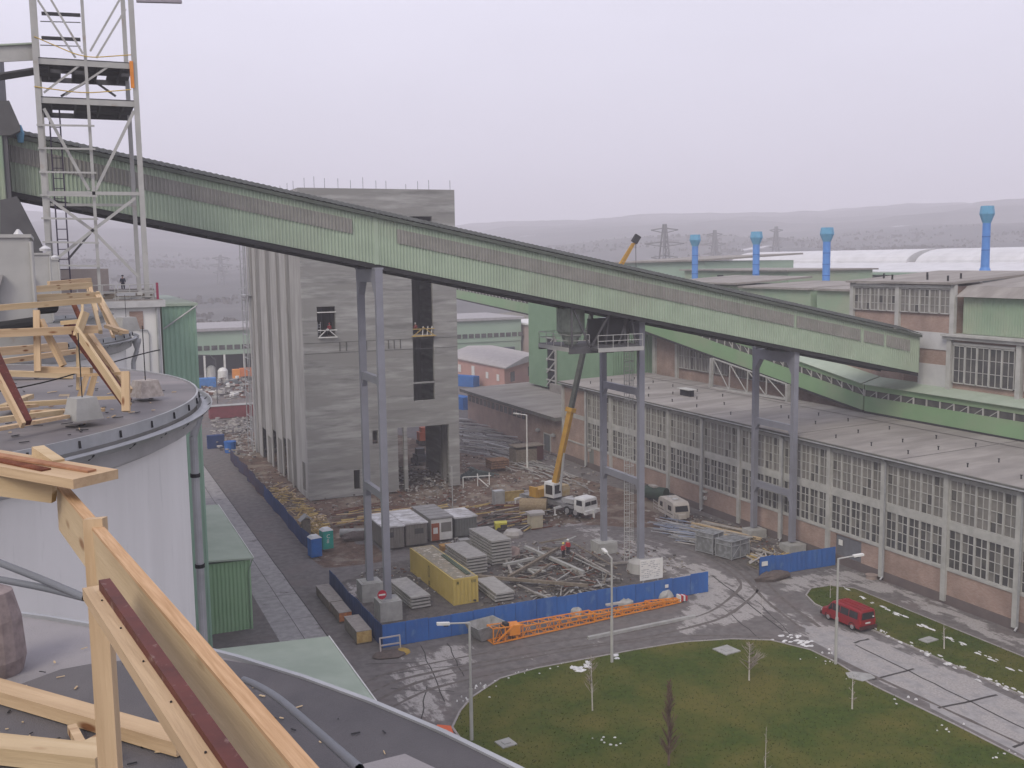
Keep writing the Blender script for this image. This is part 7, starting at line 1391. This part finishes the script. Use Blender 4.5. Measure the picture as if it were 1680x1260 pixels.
mb = MB(); mb.box(xg0,xg1-.1,84.1,108,0,zg_-.2); mb.build('wall', greenp, gs); mb = MB(); mb.corr((xg0,84.08,0),(xg1-xg0,0,0),(0,0,zg_-.2),(0,-1,0),.35,.05); mb.corr((xg1-.08,84.08,0),(0,24,0),(0,0,zg_-.2),(1,0,0),.35,.05); mb.build('cladding', mat('shaft_green',(0.27,0.40,0.31),(0.235,0.355,0.27),scale=.3), gs)
mb = MB(); mb.box(xg0-.2,xg1+.15,83.9,108.2,zg_-.2,zg_); mb.build('roof', green_roof, gs)
mb = MB(); mb.tube(PY(322,502,83.85),PY(268,540,83.85),.07,6); mb.build('drain_pipe', galvm, gs)
# clutter on the annex roof
t = thing('roof_railing', 'low railing and pipes along the white annex roof edge', 'railing', (5,77,zr))
for (x0,x1) in ((1.0,3.4),(3.6,5.9)):
    mb = MB(); [mb.tube((x,77,zr),(x,77,zr+1.1),.03,5) for x in np.linspace(x0,x1,4)]; [mb.tube((x0,77,zr+z),(x1,77,zr+z),.03,5) for z in (.55,1.1)]; mb.build('rail', steel, t)
rg = random.Random(12); mb = MB()
for k in range(60):
    c_ = Vector((rg.uniform(-2.5,5.9), rg.uniform(76.3,84), zr+.05+rg.uniform(0,.5))); mb.obox(c_, rg.uniform(.3,2.6), rg.uniform(.06,.25), rg.uniform(.05,.25), rg.uniform(-.5,.5), 0, rg.randrange(4))
stuff(mb.build('roof_clutter', [steel, woodold, roofgrey, galvm]), 'jumble of pipes, planks and sheets on the roofs under the lattice tower', 'clutter')
mb = MB(); c_ = PY(225,480,76.5); mb.box(-1.5,3.5,88,90,zr+.03,zr+2.2); tag(mb.build('roof_hut', plain('hut_pinkgrey',(0.33,0.29,0.28))),'low pinkish grey hut on the white annex roof','hut')
mb = MB(); mb.box(xr2-.1,xr2+.06,77,77.1,zr,zr+1.2); tag(mb.build('red_post', plain('maroon',(0.25,0.03,0.07))), 'thin maroon post at the right corner of the white annex roof', 'post')
# ---------------------------------------------------------------- low green annexes beside the silos
def annex(x1, y0, y1, z, label, xl=3.0):
    t = thing('green_annex', label, 'shed', ((xl+x1)/2,(y0+y1)/2,0)); 
    mb = MB(); mb.corr((xl,y0,0),(x1-xl-.25,0,0),(0,0,z-.3),(0,-1,0),.33,.06); mb.corr((x1-.3,y0,0),(0,y1-y0,0),(0,0,z-.3),(1,0,0),.33,.06); mb.box(xl,x1-.35,y0+.1,y1,0,z-.3); mb.build('wall', mat('annex_green',(0.26,0.40,0.24),(0.225,0.36,0.21),scale=.3), t)
    mb = MB(); mb.add([(xl,y0-.2,z+.5),(x1,y0-.2,z-.1),(x1,y1+.2,z-.1),(xl,y1+.2,z+.5),(xl,y0-.2,z+.3),(x1,y0-.2,z-.25),(x1,y1+.2,z-.25),(xl,y1+.2,z+.3)],[(0,1,2,3),(7,6,5,4),(0,4,5,1),(1,5,6,2),(2,6,7,3)]); mb.build('roof', green_roof, t)
    n = int((y1-y0)/.8); mb = MB(); mb.box(x1+.001,x1+.07,y0-.2,y1+.2,z-.13,z-.06,1)
    for i in range(n): yy = y0+(y1-y0)*i/n; mb.box(x1+.001,x1+.05,yy,yy+.42,z-.26,z-.14,0)
    mb.build('eaves_strip', [dark, white], t); mb = MB(); mb.bar((xl,y0-.22,z+.42),(x1,y0-.22,z-.17),.05,.14); mb.build('verge_trim', green_roof, t)
    mb = MB(); mb.path([(x1-.1,y0-.12,z-.3),(x1-.45,y0-.12,z-1.3),(x1-.45,y0-.12,0)],.05,6); mb.build('downpipe', annexpipe, t); return t
annexpipe = plain('pipe_green',(0.2,0.3,0.2))
pA = PX(415,912,14.0); pA2 = PX(358,822,14.0); annex(14.0, pA.y, pA2.y, pA.z, 'farther green annex with pale green roof, beside the grey downpipe')
pB = PX(540,1043,14.2); annex(14.2, 40, pB.y, pB.z, 'nearer pale green annex roof below the dark silo roof edge', 1.0)
mb = MB(); mb.box(6,13.2,128,140,0,8.5); mb.corr((6,127.95,0),(7.2,0,0),(0,0,8.5),(0,-1,0),.4,.06); tag(mb.build('green_shed', greenp),'small green shed at the far end of the left road','shed')
lpz = thing('street_lamp','tall lamp with curved arm seen above the silo edge by the left road','street lamp',G(357,662))
p = G(357,662); tp = PX(352,590,p.x); mb = MB(); mb.path([(p.x,p.y,0),(p.x,p.y,tp.z),(p.x-1.2,p.y,tp.z+1.2),(p.x-8,p.y,tp.z+1.6)],.12,8); mb.build('pole', steel_d, lpz)

# small things on the near timber and roofs: nail plates, offcuts, screws
mb = MB(); rg = random.Random(77)
for k in range(120):
    p = G(rg.uniform(-20,640), rg.uniform(1010,1255), SZ+.03)
    if (p.x-SX)**2+(p.y-1.5)**2 > 8.8**2: continue
    mb.obox((p.x,p.y,SZ+.022), rg.uniform(.01,.05), rg.uniform(.004,.012), .004, rg.uniform(0,pi), 0, rg.randrange(2))
for k in range(160):
    p = G(rg.uniform(-20,330), rg.uniform(612,740), SZ+.1)
    if (p.x-SX)**2+(p.y-22.1)**2 > 8.7**2: continue
    mb.obox((p.x,p.y,SZ+.3*(1-min(1,sqrt((p.x-SX)**2+(p.y-22.1)**2)/SR))+.02), rg.uniform(.03,.2), rg.uniform(.01,.05), .01, rg.uniform(0,pi), 0, rg.randrange(2))
stuff(mb.build('wood_chips', [wood2, dark]), 'scattered wood chips and bits lying on the near silo roofs', 'chips')
for A_, B_, n_, lift in ((b0_, b1_, 5, .003),):
    for k in range(n_):
        q = A_.lerp(B_, (k+.6)/n_); mb = MB(); mb.lathe((q.x, q.y, q.z), [(.0028,lift-.01),(.0028,lift+.001),(.001,lift+.002)], 8); mb.build('nail', dark, tf)
